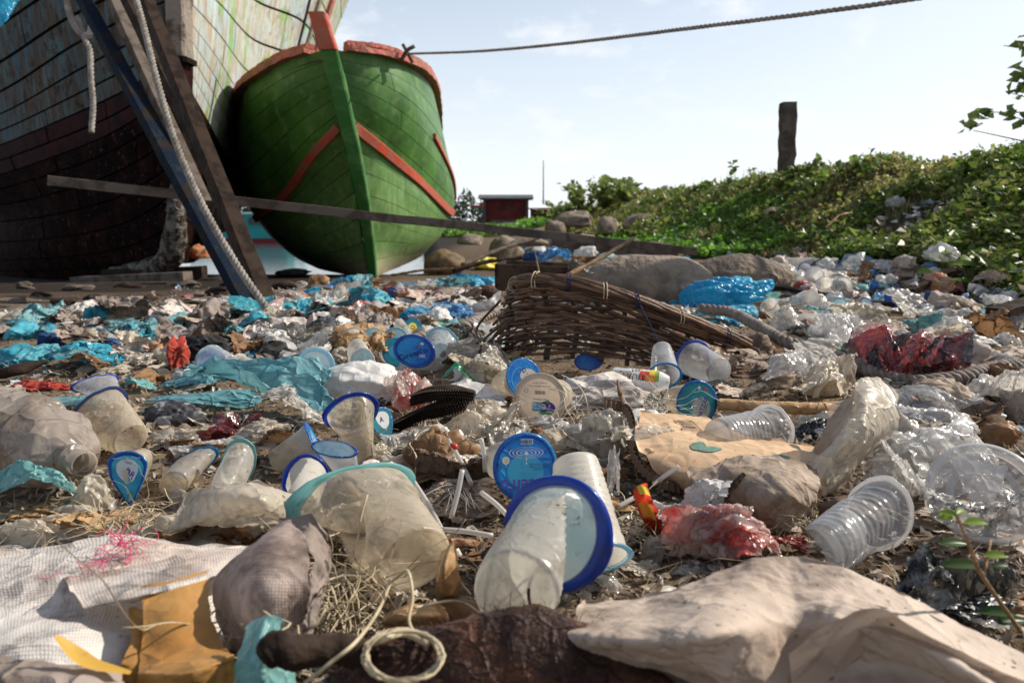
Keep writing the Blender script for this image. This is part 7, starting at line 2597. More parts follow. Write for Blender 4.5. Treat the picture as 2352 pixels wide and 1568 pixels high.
# dark palm flower stalk with rows of teeth
ps = empty('palm_stalk', zat(1000, 985, 0))
for (pts, nm) in (([(950, 908, .062), (990, 898, .068), (1040, 898, .066), (1088, 905, .058)], 0), ([(905, 972, .02), (950, 955, .03), (1010, 935, .045), (1075, 918, .052)], 1)):
    P = spline([zat(*q) for q in pts], 60)
    rod('stalk', [zat(*q) for q in pts], [.003, .007, .009, .006], M['wood_dark'], parent=ps)
    g = Geo()
    T = np.gradient(P, axis=0)
    T /= np.linalg.norm(T, axis=1)[:, None]
    for i in range(1, 59):
        for k in range(5):
            a = -2.6 + k * .62 + (i % 2) * .3
            S = np.cross(T[i], (0, 0, 1.))
            d = S * math.cos(a) + np.array([0, 0, 1.]) * math.sin(a) - T[i] * .35
            c = P[i] + d * .005
            n1 = np.cross(d, T[i])
            w_ = .003
            g.add([c - T[i] * w_, c + n1 * w_, c + T[i] * w_, c - n1 * w_, c + d * .011], [[0, 1, 4], [1, 2, 4], [2, 3, 4], [3, 0, 4]])
    q_ = mk('teeth', g.V(), g.f, M['wood_dark'], parent=ps, loc=ps.location, shade=False)
reg(ps, 'dark toothed palm flower stalk in front of the pink bag', 'palm stalk', a='the palm stalk', px=1000, py=930)

# seedling at the lower right
sd = empty('seedling', zat(2345, 1450, .03))
base = np.array(sd.location)
g = Geo()
tip = zat(2195, 1180, .13)
mid = zat(2255, 1320, .085)
g.add(*tube(spline([base, mid, zat(2225, 1250, .11), tip], 24), np.linspace(.0015, .0008, 24), 7))
for (p, q) in (((2262, 1318, .085), (2210, 1290, .085)), ((2258, 1290, .09), (2280, 1268, .10)), ((2200, 1200, .122), (2225, 1205, .12)), ((2262, 1312, .088), (2275, 1240, .10))):
    g.add(*tube(spline([zat(*p), zat(*q)], 6), .0008, 5))
mk('stem', g.V(), g.f, M['wood_brown'], parent=sd, loc=sd.location)
for (c, az, L, w, mm) in (((2245, 1300, .088), 3.05, .020, .008, 'leaf_deep'), ((2262, 1275, .10), -.3, .012, .006, 'leaf_lime'), ((2215, 1200, .122), -.2, .013, .006, 'leaf_lime'), ((2200, 1185, .13), 2.2, .010, .005, 'leaf_lime'),
                          ((2198, 1180, .131), .9, .009, .005, 'leaf_lime'), ((2190, 1190, .128), 3.3, .009, .005, 'leaf_lime'), ((2280, 1300, .09), .1, .010, .005, 'leaf_deep')):
    V, F = big_leaf(zat(*c), (math.cos(az), math.sin(az) * .5, .12), L, w)
    mk('leaf', V, F, M[mm], parent=sd, loc=sd.location)
reg(sd, 'small green seedling bending over the smoky bag at the lower right', 'seedling', a='the seedling', px=2230, py=1250)
for (x, y, h_, az, lab) in ((2330, 1410, .035, 2.8, 'dark green leaf low in the bottom right corner'), (2290, 1430, .03, .3, 'second dark leaf beside the seedling\'s foot'), (2160, 1250, .055, .2, 'dull green oval leaf left of the seedling')):
    V, F = big_leaf(zat(x, y, h_), (math.cos(az), math.sin(az) * .5, .1), .022, .009)
    o = mk('leaf', V, F, M['leaf_deep'], loc=zat(x, y, h_))
    reg(o, lab, 'leaf')

# ------------------------------------------------------------------ bags, films, cloths: (maker, px, py, width, height, material, name, label, category, extras)
L_, S_ = lump, sheet
BAGS = [
    # --- blue and teal plastics
    (L_, 1668, 672, 222, 78, 'film_cyan', 'plastic_bag', 'big bright cyan plastic bag leaning on the boulders right of the basket', 'bag', dict(stand=.85, amp=.36, f=1.5, sub=5, a='the big cyan bag', seed=7)),
    (S_, 1670, 722, 150, 46, 'film_cyan', 'plastic_bag', 'lower flap of cyan film below the big cyan bag', 'bag', dict(stand=.6)),
    (L_, 1545, 690, 46, 22, 'film_cyan', 'plastic_bag', 'small cyan scrap between basket and long boulder', 'bag', dict(sub=3)),
    (L_, 1278, 588, 100, 46, 'film_blue', 'plastic_bag', 'teal and dark bag heap behind the wooden box', 'bag', dict(stand=.9, sub=4, amp=.45, Y=3.6)),
    (L_, 1232, 588, 64, 36, 'cloth_navy', 'plastic_bag', 'dark navy bag left of the teal and dark heap', 'bag', dict(stand=.9, sub=4, Y=3.7)),
    (L_, 1345, 575, 60, 28, 'film_white', 'plastic_bag', 'white bag just behind the sharpened stick', 'bag', dict(stand=.9, sub=4, Y=3.8)),
    (L_, 1400, 590, 66, 30, 'film_pale_teal', 'plastic_bag', 'pale turquoise bag between long plank and long boulder', 'bag', dict(stand=.9, sub=4, Y=3.5)),
    (L_, 1330, 612, 90, 40, 'film_grey', 'plastic_bag', 'smoky bag against the long boulder\'s left end', 'bag', dict(stand=.9, sub=4, Y=2.9)),
    (L_, 1030, 712, 150, 48, 'film_blue', 'plastic_bag', 'glossy blue bag left of the basket, near the coconut', 'bag', dict(stand=.75, sub=4, amp=.4, a='the glossy blue bag')),
    (L_, 950, 722, 70, 34, 'film_cyan', 'plastic_bag', 'small cyan bag touching the glossy blue bag', 'bag', dict(stand=.6, sub=4)),
    (S_, 1015, 738, 110, 18, 'film_green', 'plastic_bag', 'bright green film in front of the glossy blue bag', 'bag', dict()),
    (L_, 1112, 700, 110, 26, 'film_clear', 'plastic_bottle', 'ribbed clear bottle under the coconut', 'bottle', dict(sub=4, amp=.12)),
    (S_, 705, 708, 160, 52, 'tarp_teal', 'tarp', 'blue-green tarp right of the dark prop\'s foot', 'tarp', dict(stand=.5, amp=.5, a='the blue-green tarp')),
    (S_, 575, 705, 110, 56, 'tarp_teal', 'tarp', 'blue-green tarp bunched left of the props\' feet', 'tarp', dict(stand=.6, amp=.5)),
    (S_, 500, 745, 70, 34, 'tarp_blue', 'tarp', 'small peaked teal scrap left of the rope\'s end', 'tarp', dict(stand=.7)),
    (S_, 372, 768, 66, 18, 'tarp_teal', 'tarp', 'little teal scrap beyond the orange film', 'tarp', dict(stand=.6)),
    (S_, 70, 742, 170, 14, 'tarp_blue', 'tarp', 'far blue tarp strip at the shadow\'s edge, far left', 'tarp', dict(stand=.4)),
    (L_, 70, 818, 170, 62, 'tarp_blue', 'tarp', 'crumpled bright blue tarp at the left edge', 'tarp', dict(stand=.5, amp=.5, sub=5, D=.16, a='the crumpled blue tarp')),
    (S_, 200, 812, 190, 62, 'tarp_blue', 'tarp', 'flatter right half of blue tarp with dusty folds', 'tarp', dict(stand=.55, amp=.6, f=2.6)),
    (L_, 124, 782, 78, 40, 'cloth_navy', 'cloth', 'navy twisted cloth bundle on the crumpled blue tarp', 'cloth', dict(stand=.8, sub=4, amp=.5)),
    (S_, 240, 785, 130, 20, 'cloth_navy', 'cloth', 'frayed navy strip trailing from the navy bundle', 'cloth', dict(stand=.4)),
    (S_, 590, 885, 370, 135, 'film_teal', 'plastic_bag', 'large matt teal bag with broad folds left of centre', 'bag', dict(stand=.7, amp=.5, f=1.2, n=90, octs=3, folds=5, square=.5, a='the large teal bag', seed=31)),
    (S_, 470, 915, 280, 44, 'film_teal', 'plastic_bag', 'long flat tail of the teal bag, running left', 'bag', dict(stand=.4, amp=.4)),
    (S_, 440, 872, 170, 34, 'film_teal', 'plastic_bag', 'teal fold behind the large teal bag, near the sand', 'bag', dict(stand=.5, amp=.4)),
    (S_, 130, 920, 290, 30, 'film_teal', 'plastic_bag', 'teal strip passing behind the big bottle', 'bag', dict(stand=.4)),
    (S_, 325, 880, 80, 30, 'film_pale_teal', 'plastic_bag', 'small pale teal scrap on the sand by the red strip', 'bag', dict(stand=.5)),
    (S_, 80, 1110, 250, 110, 'film_pale_teal', 'wrapper', 'turquoise wrapper flat at the left edge below the big bottle', 'wrapper', dict(stand=.55, amp=.4, f=1.8, a='the turquoise flat wrapper', n=60, square=.8)),
    (S_, 20, 1195, 110, 30, 'film_teal', 'plastic_bag', 'dark teal film peeping out at the left edge under beige film', 'bag', dict()),
    (S_, 620, 812, 170, 26, 'cloth_blue', 'cloth', 'blue netting strip behind the large teal bag', 'netting', dict(stand=.5)),
    (L_, 640, 828, 20, 12, 'film_cyan', 'plastic_bag', 'tiny cyan scrap by the see-through lid', 'scrap', dict(sub=2)),
    (S_, 960, 655, 330, 26, 'film_blue', 'plastic_bag', 'long bluish film band below the green boat\'s foot', 'bag', dict(stand=.35, amp=.6, Y=4.6)),
    (S_, 1090, 640, 110, 24, 'film_cyan', 'plastic_bag', 'cyan film beside the wooden box, further off', 'bag', dict(stand=.4, amp=.6)),
    # --- red, pink, orange
    (L_, 2085, 808, 290, 140, 'film_redblack', 'plastic_bag', 'big red and black see-through bag on the right', 'bag', dict(stand=.62, amp=.3, f=1.3, sub=5, a='the red and black bag', seed=62, anis=2.2)),
    (L_, 2010, 775, 110, 72, 'film_pink', 'plastic_bag', 'balloon-like pink top of the red and black bag\'s neighbour', 'bag', dict(stand=.8, amp=.2, f=1.1, sub=4)),
    (S_, 2160, 850, 150, 44, 'film_redblack', 'plastic_bag', 'torn red and black film trailing to the thick rope end', 'bag', dict(amp=.5)),
    (L_, 528, 980, 150, 74, 'film_redblack', 'plastic_bag', 'red and black wrinkled bag right of the striped mesh', 'bag', dict(stand=.45, amp=.5, f=2.2, sub=5, a='the wrinkled red bag', seed=71)),
    (S_, 540, 1018, 170, 30, 'film_redblack', 'plastic_bag', 'flat red and black film below the wrinkled red bag', 'bag', dict(amp=.5)),
    (L_, 942, 890, 118, 118, 'film_pink', 'plastic_bag', 'knotted pale pink bag standing up in the centre', 'bag', dict(stand=.85, amp=.32, f=1.4, sub=5, a='the pale pink bag', seed=81, tip=.2)),
    (L_, 1655, 1212, 270, 165, 'film_pink', 'plastic_bag', 'shiny creased pink bag in the right foreground', 'bag', dict(stand=.55, amp=.3, f=1.4, sub=5, a='the pink bag', seed=92, anis=2.4)),
    (L_, 1585, 1150, 230, 105, 'film_white', 'plastic_bag', 'white crumpled film on top of the creased pink bag', 'bag', dict(stand=.6, amp=.5, f=2.0, sub=5, seed=93)),
    (L_, 1725, 1180, 90, 70, 'film_milky', 'plastic_bag', 'milky ruffled corner at the pink bag\'s right end', 'bag', dict(stand=.7, amp=.5, sub=4)),
    (S_, 1800, 1250, 120, 50, 'film_red', 'plastic_bag', 'thin red film strands between the pink bag and the large ribbed cup', 'bag', dict(amp=.6, stand=.3)),
    (L_, 1498, 1262, 60, 72, 'film_dirty', 'plastic_bag', 'sooty knotted film at the pink bag\'s left end', 'bag', dict(stand=.8, amp=.5, sub=4, seed=95)),
    (S_, 1450, 1300, 110, 52, 'film_dirty', 'plastic_bag', 'sooty white crackled film above the broad paper sheet', 'bag', dict(amp=.6, n=44)),
    (S_, 1600, 1308, 140, 30, 'film_dirty', 'plastic_bag', 'grimy foil strip between pink bag and broad paper sheet', 'bag', dict(amp=.6)),
    (L_, 1846, 655, 52, 26, 'film_red', 'wrapper', 'far shiny red wrapper right of the tan boulder', 'wrapper', dict(sub=4, amp=.5)),
    (L_, 1950, 672, 46, 20, 'film_pink', 'plastic_bag', 'pinkish film right of the metal-rimmed cup end', 'bag', dict(sub=3, amp=.5)),
    (L_, 905, 668, 70, 24, 'film_red', 'plastic_bag', 'far red film left of the basket, below the green boat', 'bag', dict(sub=4, amp=.5)),
    (S_, 95, 886, 165, 28, 'cloth_red', 'cloth', 'red strip lying on the sand at the left', 'strip', dict(stand=.5, amp=.6, a='the red strip')),
    (L_, 410, 810, 56, 82, 'cloth_red', 'cloth', 'red cloth beside the black cloth', 'cloth', dict(stand=.5, amp=.6, sub=4)),
    (L_, 385, 792, 90, 52, 'film_orange', 'plastic_film', 'orange crinkled film left of the red cloth', 'film', dict(stand=.6, amp=.6, sub=4)),
    (S_, 600, 782, 110, 30, 'film_pink', 'plastic_bag', 'faded pink film below the rope\'s wrapped end', 'bag', dict(stand=.5)),
    (S_, 480, 860, 120, 18, 'cloth_red', 'cloth', 'thin red strip in front of the pale blue cup', 'strip', dict(stand=.4)),
    # --- black and grey
    (L_, 475, 800, 130, 70, 'cloth_black', 'cloth', 'black cloth arched over the litter, left of the pale blue cup', 'cloth', dict(stand=.6, amp=.5, sub=5, a='the black cloth')),
    (L_, 640, 790, 140, 36, 'cloth_black', 'cloth', 'black cloth roll behind the see-through lid', 'cloth', dict(stand=.6, amp=.5, sub=4)),
    (L_, 735, 745, 110, 44, 'film_black', 'plastic_bag', 'black bag right of the rope\'s wrapped end', 'bag', dict(stand=.5, amp=.5, sub=4)),
    (L_, 645, 980, 110, 50, 'film_black', 'plastic_bag', 'black bag scrap between the wrinkled red bag and the crumpled tan cup', 'bag', dict(stand=.5, amp=.5, sub=4)),
    (L_, 2245, 1345, 190, 170, 'film_grey', 'plastic_bag', 'smoky see-through bag behind the seedling', 'bag', dict(stand=.5, amp=.35, f=1.5, sub=5, a='the smoky bag', seed=101)),
    (S_, 2110, 1320, 160, 150, 'foil', 'plastic_film', 'silvery film blotched with soot left of the smoky bag', 'film', dict(stand=.35, amp=.5, f=2.6, n=70, a='the sooty silver film')),
    (S_, 1660, 890, 110, 38, 'film_grey', 'plastic_bag', 'smoky film under the clear blue-rimmed cup', 'bag', dict(amp=.6)),
    (S_, 1880, 985, 120, 50, 'film_black', 'plastic_bag', 'black film behind the clear cup on the cardboard', 'bag', dict(amp=.5)),
    (L_, 1475, 1020, 70, 70, 'film_dirty', 'plastic_film', 'sooty film crumpled inside the cardboard\'s corner', 'film', dict(stand=.4, amp=.5, sub=4)),
    (L_, 1325, 1010, 100, 64, 'film_dirty', 'plastic_film', 'black-stained knot of film behind the upside-down cup', 'film', dict(stand=.5, amp=.55, sub=5, seed=103)),
    (L_, 2335, 990, 40, 30, 'film_blue', 'bottle_cap', 'blue bottle cap wrapped in black at the right edge', 'cap', dict(sub=3, amp=.15)),
    (L_, 2150, 690, 60, 50, 'cloth_navy', 'cloth', 'dark blue rag between the pale bag and the flat grey stone', 'rag', dict(sub=4, amp=.5, stand=.7)),
    (L_, 405, 950, 150, 66, 'sack_dark', 'mesh_bag', 'black and white striped woven mesh right of the black-rimmed cup', 'mesh', dict(stand=.6, amp=.22, f=1.2, sub=5, a='the striped mesh')),
    # --- white, cream, clear
    (L_, 830, 878, 220, 104, 'sack_white', 'woven_sack', 'white woven sack bulging behind the crumpled tan cup', 'sack', dict(stand=.6, amp=.2, f=1.2, sub=5, a='the white woven sack', seed=111)),
    (S_, 690, 930, 190, 96, 'film_milky', 'plastic_film', 'milky film with rusty brown specks, right of the large teal bag', 'film', dict(stand=.55, amp=.6, f=2.2, n=56, a='the speckled milky film')),
    (L_, 1115, 965, 240, 110, 'film_cream', 'plastic_bag', 'broad creased cream film between the pink bag and the cream lid', 'bag', dict(stand=.5, amp=.4, f=1.7, sub=5, a='the creased cream film', seed=121, anis=2.4)),
    (L_, 935, 1010, 130, 66, 'film_milky', 'plastic_bag', 'milky film puffed up below the palm stalk', 'bag', dict(stand=.5, amp=.4, sub=5)),
    (L_, 1005, 1015, 120, 90, 'film_dirty', 'plastic_film', 'grimy folded film standing before the creased cream film', 'film', dict(stand=.7, amp=.5, sub=5, seed=125)),
    (L_, 2140, 1055, 360, 220, 'film_clear', 'plastic_bag', 'large clear shiny bag at the right behind the large clear lid', 'bag', dict(stand=.5, amp=.36, f=1.7, sub=5, a='the large clear bag', seed=131, anis=2.6)),
    (S_, 2130, 965, 260, 80, 'film_clear', 'plastic_bag', 'upper dusty layer of clear film above the large clear bag', 'bag', dict(stand=.6, amp=.4, f=1.6, n=60)),
    (S_, 2250, 1180, 260, 120, 'film_clear', 'plastic_bag', 'clear film under the large clear lid', 'bag', dict(stand=.3, amp=.6, f=3, n=60)),
    (L_, 1892, 862, 148, 112, 'film_cream', 'plastic_bag', 'peaked stained bag in front of the thick rope', 'bag', dict(stand=.85, amp=.45, f=1.4, sub=5, a='the peaked bag', seed=142, tip=.1)),
    (L_, 1812, 738, 96, 84, 'film_milky', 'plastic_bag', 'milky bag right of the amber bag', 'bag', dict(stand=.75, amp=.45, f=1.5, sub=5, seed=143)),
    (L_, 1918, 745, 130, 84, 'film_clear', 'plastic_bag', 'clear crumpled bag left of the red and black bag', 'bag', dict(stand=.75, amp=.45, f=1.6, sub=5, a='the milky clear bag', seed=145)),
    (L_, 1745, 712, 70, 42, 'leaf', 'plastic_bag', 'amber brown crumpled bag against the cyan bag', 'bag', dict(sub=4, amp=.5, a='the amber bag')),
    (L_, 2150, 655, 90, 62, 'film_orange', 'plastic_bag', 'orange-ended pale bag on the slope at the right', 'bag', dict(stand=.8, amp=.25, sub=4)),
    (L_, 2095, 690, 120, 56, 'film_milky', 'plastic_bag', 'pale bag joined to the orange-ended one', 'bag', dict(stand=.7, amp=.3, sub=4)),
    (L_, 2190, 760, 110, 70, 'film_milky', 'plastic_bag', 'cream bag with a brown stain right of the red and black bag', 'bag', dict(stand=.7, amp=.45, sub=5, seed=147)),
    (S_, 2270, 790, 150, 50, 'film_white', 'plastic_bag', 'white film sheet near the right edge beyond the thick rope end', 'bag', dict(amp=.5)),
    (L_, 2290, 745, 130, 44, 'paper_mid', 'paper_sheet', 'grey-brown curled sheet at the right edge by the dark slope', 'paper', dict(stand=.7, amp=.25, sub=4)),
    (S_, 2290, 820, 160, 50, 'paper', 'paper_sheet', 'flat pale paper at the right edge above the rope end', 'paper', dict(amp=.3, stand=.3, square=.8)),
    (L_, 2165, 915, 190, 100, 'paper_mid', 'paper_sheet', 'brown soil-covered paper mound above the large clear bag', 'paper', dict(stand=.55, amp=.2, f=1.1, sub=5, a='the soil-covered paper', seed=151)),
    (L_, 2310, 895, 120, 100, 'film_milky', 'plastic_film', 'ribbed pale film folded at the right edge', 'film', dict(stand=.7, amp=.4, sub=5)),
    (L_, 2330, 920, 90, 110, 'paper', 'paper_sheet', 'speckled pale paper corner standing at the right edge', 'paper', dict(stand=.7, amp=.25, sub=5)),
    (L_, 1370, 900, 250, 96, 'cloth_white', 'sack_piece', 'grimy white sack piece with folds behind the cream lid', 'sack', dict(stand=.5, amp=.3, f=1.5, sub=5, a='the grimy sack piece', seed=161)),
    (L_, 1385, 1000, 110, 130, 'film_dirty', 'plastic_film', 'dull ribbed film tube standing left of the cardboard edge', 'film', dict(stand=.75, amp=.3, sub=5, seed=163)),
    (L_, 1408, 1085, 34, 130, 'film_milky', 'plastic_film', 'narrow milky film strip standing right of the upside-down cup', 'film', dict(stand=.9, amp=.4, sub=4, D=.02)),
    (L_, 965, 840, 120, 60, 'film_milky', 'plastic_bag', 'wrinkled translucent film behind the pale pink bag', 'bag', dict(stand=.5, amp=.5, sub=4)),
    (L_, 1140, 830, 120, 90, 'film_dirty', 'plastic_bag', 'grey-green crumpled film left of the cream-oval lid', 'bag', dict(stand=.6, amp=.5, sub=5)),
    (S_, 860, 740, 130, 60, 'cloth_grey', 'sack_piece', 'grey-white sack with dark folds beyond the milky cups', 'sack', dict(stand=.6, amp=.6, n=50, a='the grey-white sack')),
    (L_, 650, 752, 120, 50, 'cloth_white', 'cloth', 'whitish rag wrapped round the rope\'s lower end', 'cloth', dict(stand=.7, amp=.4, sub=5, a='the whitish rag')),
    (S_, 680, 775, 130, 30, 'cloth_grey', 'cloth', 'dark grey cloth spread in front of the whitish rag', 'cloth', dict(amp=.5)),
    (S_, 480, 690, 130, 20, 'cloth_white', 'cloth', 'pale cloth at the edge of the boat\'s shadow, left of the props', 'cloth', dict(stand=.6)),
    (S_, 330, 722, 170, 38, 'cloth_white', 'cloth', 'long dirty white cloth in the half shadow at left', 'cloth', dict(stand=.6, amp=.5, a='the long dirty cloth')),
    (S_, 340, 758, 170, 26, 'cloth_pink', 'cloth', 'faded pinkish cloth below the long dirty cloth', 'cloth', dict(stand=.5)),
    (S_, 180, 762, 200, 22, 'cloth_grey', 'cloth', 'grey cloth strip beyond the crumpled blue tarp', 'cloth', dict(stand=.4)),
    (S_, 820, 690, 250, 30, 'cloth_white', 'sack_piece', 'printed whitish sack lying flat below the green boat', 'sack', dict(stand=.4, amp=.5, Y=3.3, n=44)),
    (S_, 1000, 678, 160, 26, 'cloth_pink', 'cloth', 'pinkish cloth beyond the glossy blue bag', 'cloth', dict(stand=.4)),
    (S_, 1020, 672, 90, 26, 'cloth_grey', 'cloth', 'dark rag in front of the far blue film', 'rag', dict(stand=.6)),
    (L_, 1240, 1010, 60, 60, 'leaf', 'dry_leaf', 'brown leaf corner standing behind the round blue lid', 'leaf', dict(stand=.8, amp=.5, sub=3, D=.02)),
    (L_, 780, 1058, 90, 56, 'film_dirty', 'wrapper', 'black and cream stained wrapper by the half-crushed ribbed cup', 'wrapper', dict(stand=.7, amp=.5, sub=5, seed=171)),
    (S_, 870, 1040, 60, 50, 'film_cream', 'wrapper', 'small cream sachet with a red tear strip under the small wedge lid', 'sachet', dict(stand=.7)),
    (S_, 1045, 1075, 210, 90, 'flap_brown', 'dry_leaf', 'long brown dry palm leaf behind the straws', 'leaf', dict(stand=.4, amp=.5, n=50, a='the long palm leaf')),
    (S_, 1060, 1150, 220, 110, 'paper_mid', 'paper_sheet', 'muddy brown paper under the straws', 'paper', dict(stand=.15, amp=.5, n=60, f=2.4)),
    (S_, 1100, 1100, 150, 60, 'film_cream', 'plastic_film', 'wrinkled cream film behind the kinked straw', 'film', dict(amp=.5)),
    (S_, 60, 1225, 240, 70, 'film_cream', 'plastic_film', 'glossy beige film behind the pale woven sack, left edge', 'film', dict(stand=.6, amp=.4, n=50)),
    (L_, 110, 1175, 170, 40, 'film_cream', 'plastic_film', 'beige twisted film right of the turquoise flat wrapper', 'film', dict(stand=.6, amp=.45, sub=4)),
    (L_, 210, 1135, 110, 100, 'film_cream', 'plastic_film', 'beige film fold left of the teardrop lid', 'film', dict(stand=.7, amp=.4, sub=5)),
    (L_, 305, 1010, 90, 60, 'leaf', 'wrapper', 'brown peaked wrapper above the teardrop lid', 'wrapper', dict(stand=.8, amp=.5, sub=4)),
    (S_, 400, 1010, 130, 60, 'film_dirty', 'plastic_film', 'tan grimy film between the black-rimmed cup and edge-on lid', 'film', dict(stand=.6, amp=.6)),
    (L_, 412, 1150, 50, 56, 'bottle', 'plastic_ball', 'dented smoky plastic bulb behind the torn beige film', 'bulb', dict(stand=.95, amp=.15, sub=4)),
    (S_, 160, 1215, 260, 30, 'leaf_tan', 'dry_leaf', 'flat tan leaf debris along the woven sack\'s far edge', 'leaf', dict(stand=.2)),
    (L_, 660, 1165, 110, 60, 'film_cream', 'plastic_film', 'yellowed film corner right of the torn beige film', 'film', dict(stand=.6, amp=.45, sub=4)),
    (S_, 640, 1240, 150, 40, 'leaf', 'dry_leaf', 'striped brown leaf behind the pinkish sack piece', 'leaf', dict(stand=.4)),
    (S_, 2170, 1180, 170, 70, 'paper', 'paper_sheet', 'dull beige paper with a dark tear below the large clear lid', 'paper', dict(stand=.35, amp=.35, n=50, square=.8)),
    (L_, 2270, 1242, 220, 44, 'paper', 'paper_roll', 'rolled pinkish paper under the large clear lid', 'paper roll', dict(stand=.8, amp=.12, sub=4, D=.035)),
    (S_, 2270, 1200, 90, 30, 'leaf', 'dry_leaf', 'curled brown leaf on the large clear lid\'s lower rim', 'leaf', dict(stand=.7)),
    (S_, 1900, 1040, 110, 60, 'paper_mid', 'paper_sheet', 'grey-brown wrinkled paper behind the tall speckled film', 'paper', dict(stand=.5, amp=.5)),
    (S_, 1560, 1062, 90, 30, 'film_clear', 'plastic_film', 'small clear film corner on the cardboard\'s printed leaves', 'film', dict(stand=.6, amp=.6)),
    (S_, 1600, 1120, 60, 40, 'foil', 'wrapper', 'silvery wrapper scrap at the cardboard\'s torn bottom', 'wrapper', dict(amp=.6)),
    (S_, 1740, 850, 170, 36, 'flap_brown', 'bark_sheet', 'brown folded bark sheet right of the clear blue-rimmed cup', 'bark', dict(stand=.55, amp=.45, n=44)),
    (S_, 1800, 805, 140, 34, 'leaf', 'bark_sheet', 'reddish brown bark under the thick rope', 'bark', dict(stand=.5)),
    (L_, 1790, 872, 110, 46, 'paper_mid', 'paper_sheet', 'square-ended brown paper piece left of the peaked bag', 'paper', dict(stand=.6, amp=.25, sub=4)),
    (S_, 1700, 895, 120, 34, 'paper', 'paper_sheet', 'pale torn paper on the tan stick', 'paper', dict(amp=.4)),
    (L_, 1900, 800, 120, 40, 'paper_mid', 'paper_sheet', 'crushed grey paper on the thick rope\'s far side', 'paper', dict(stand=.7, amp=.4, sub=4)),
    (S_, 1190, 1180, 60, 60, 'leaf', 'dry_leaf', 'dark red-brown scraps beneath the blue-rimmed milky cup', 'leaf', dict(stand=.2)),
    (L_, 1170, 1290, 170, 110, 'film_black', 'plastic_film', 'charred black film under the leaning cups', 'film', dict(stand=.35, amp=.4, sub=4)),
    (S_, 1040, 1245, 120, 20, 'film_orange', 'wrapper', 'orange-red wrapper edge below the flat white straw', 'wrapper', dict(stand=.6)),
    (L_, 1345, 1330, 90, 60, 'film_grey', 'plastic_film', 'smoky film ball right of the blue-rimmed milky cup\'s bottom', 'film', dict(stand=.7, amp=.4, sub=4)),
    (S_, 1380, 1340, 110, 50, 'film_clear', 'plastic_film', 'clear bluish film arch left of the broad paper sheet', 'film', dict(stand=.7)),
    (S_, 1345, 1440, 80, 26, 'leaf', 'dry_leaf', 'orange-brown leaf bits at the broad paper sheet\'s left tip', 'leaf', dict()),
    (L_, 350, 940, 90, 18, 'ink_white', 'pipe_piece', 'short white plastic pipe on the teal strip', 'pipe', dict(stand=.9, amp=.05, sub=4, D=.02)),
    (S_, 360, 945, 130, 26, 'card', 'cardboard', 'ochre card strip between the white pipe and the striped mesh', 'card', dict(stand=.4, amp=.3, square=.9)),
    (L_, 770, 795, 90, 30, 'film_dirty', 'plastic_film', 'grimy film bits behind the see-through lid and the milky cup', 'film', dict(stand=.6, sub=4)),
    (L_, 1080, 790, 90, 50, 'film_dirty', 'plastic_film', 'yellowish film left of the basket\'s loose rods', 'film', dict(stand=.5, sub=4)),
    (S_, 1060, 858, 90, 56, 'film_green', 'carton', 'folded green carton corner behind the palm stalk', 'carton', dict(stand=.7, amp=.4)),
    (S_, 1060, 780, 50, 30, 'film_green', 'carton', 'small green folded card left of the basket', 'carton', dict(stand=.7)),
    (S_, 1230, 900, 60, 30, 'film_cream', 'plastic_film', 'cream scrap before the grimy sack piece', 'film', dict()),
    # --- on the bank
    (L_, 1790, 512, 110, 44, 'cloth_pink', 'litter_heap', 'pale heap of rags and film halfway up the bank below the post', 'litter heap', dict(stand=.6, amp=.7, f=2.6, sub=4)),
    (L_, 1825, 500, 50, 30, 'film_white', 'plastic_bag', 'bright white film on the rag heap below the post', 'bag', dict(stand=.7, amp=.6, sub=4)),
    (L_, 1795, 556, 26, 34, 'film_clear', 'plastic_cup', 'pale blue cup lying under the rag heap', 'cup', dict(sub=3, amp=.1)),
    (L_, 2046, 478, 42, 40, 'film_clear', 'plastic_bottle', 'crushed clear bottle high on the bank', 'bottle', dict(stand=.7, amp=.3, sub=4)),
    (L_, 2120, 425, 62, 22, 'cloth_pink', 'rag', 'faded rag near the top of the bank', 'rag', dict(stand=.6, sub=4, amp=.5)),
    (L_, 2160, 580, 84, 46, 'film_clear', 'plastic_bag', 'clear crumpled bottle left of the lime plant', 'bag', dict(stand=.6, sub=4, amp=.4)),
    (L_, 2290, 675, 100, 40, 'film_pale_teal', 'plastic_bag', 'pale teal film beneath the lime plant at the right', 'bag', dict(stand=.6, sub=4, amp=.5)),
    (L_, 1700, 572, 30, 16, 'film_clear', 'plastic_cup', 'white cup at the bank\'s foot, above the long plank\'s end', 'cup', dict(sub=3, amp=.2)),
    (L_, 1650, 575, 60, 20, 'film_blue', 'plastic_bag', 'blue film heap above the long plank\'s end', 'bag', dict(sub=3, amp=.5)),
    (L_, 1620, 565, 40, 18, 'film_white', 'plastic_bag', 'white scrap left of the blue film heap', 'bag', dict(sub=3, amp=.5)),
    (L_, 2010, 632, 60, 30, 'film_blue', 'plastic_bag', 'shadowed blue film at the foot of the dark slope', 'bag', dict(sub=3, amp=.5)),
    (S_, 2075, 560, 60, 26, 'leaf', 'dry_leaf', 'brown dead leaves on the slope above the slanting board', 'leaf', dict()),
]
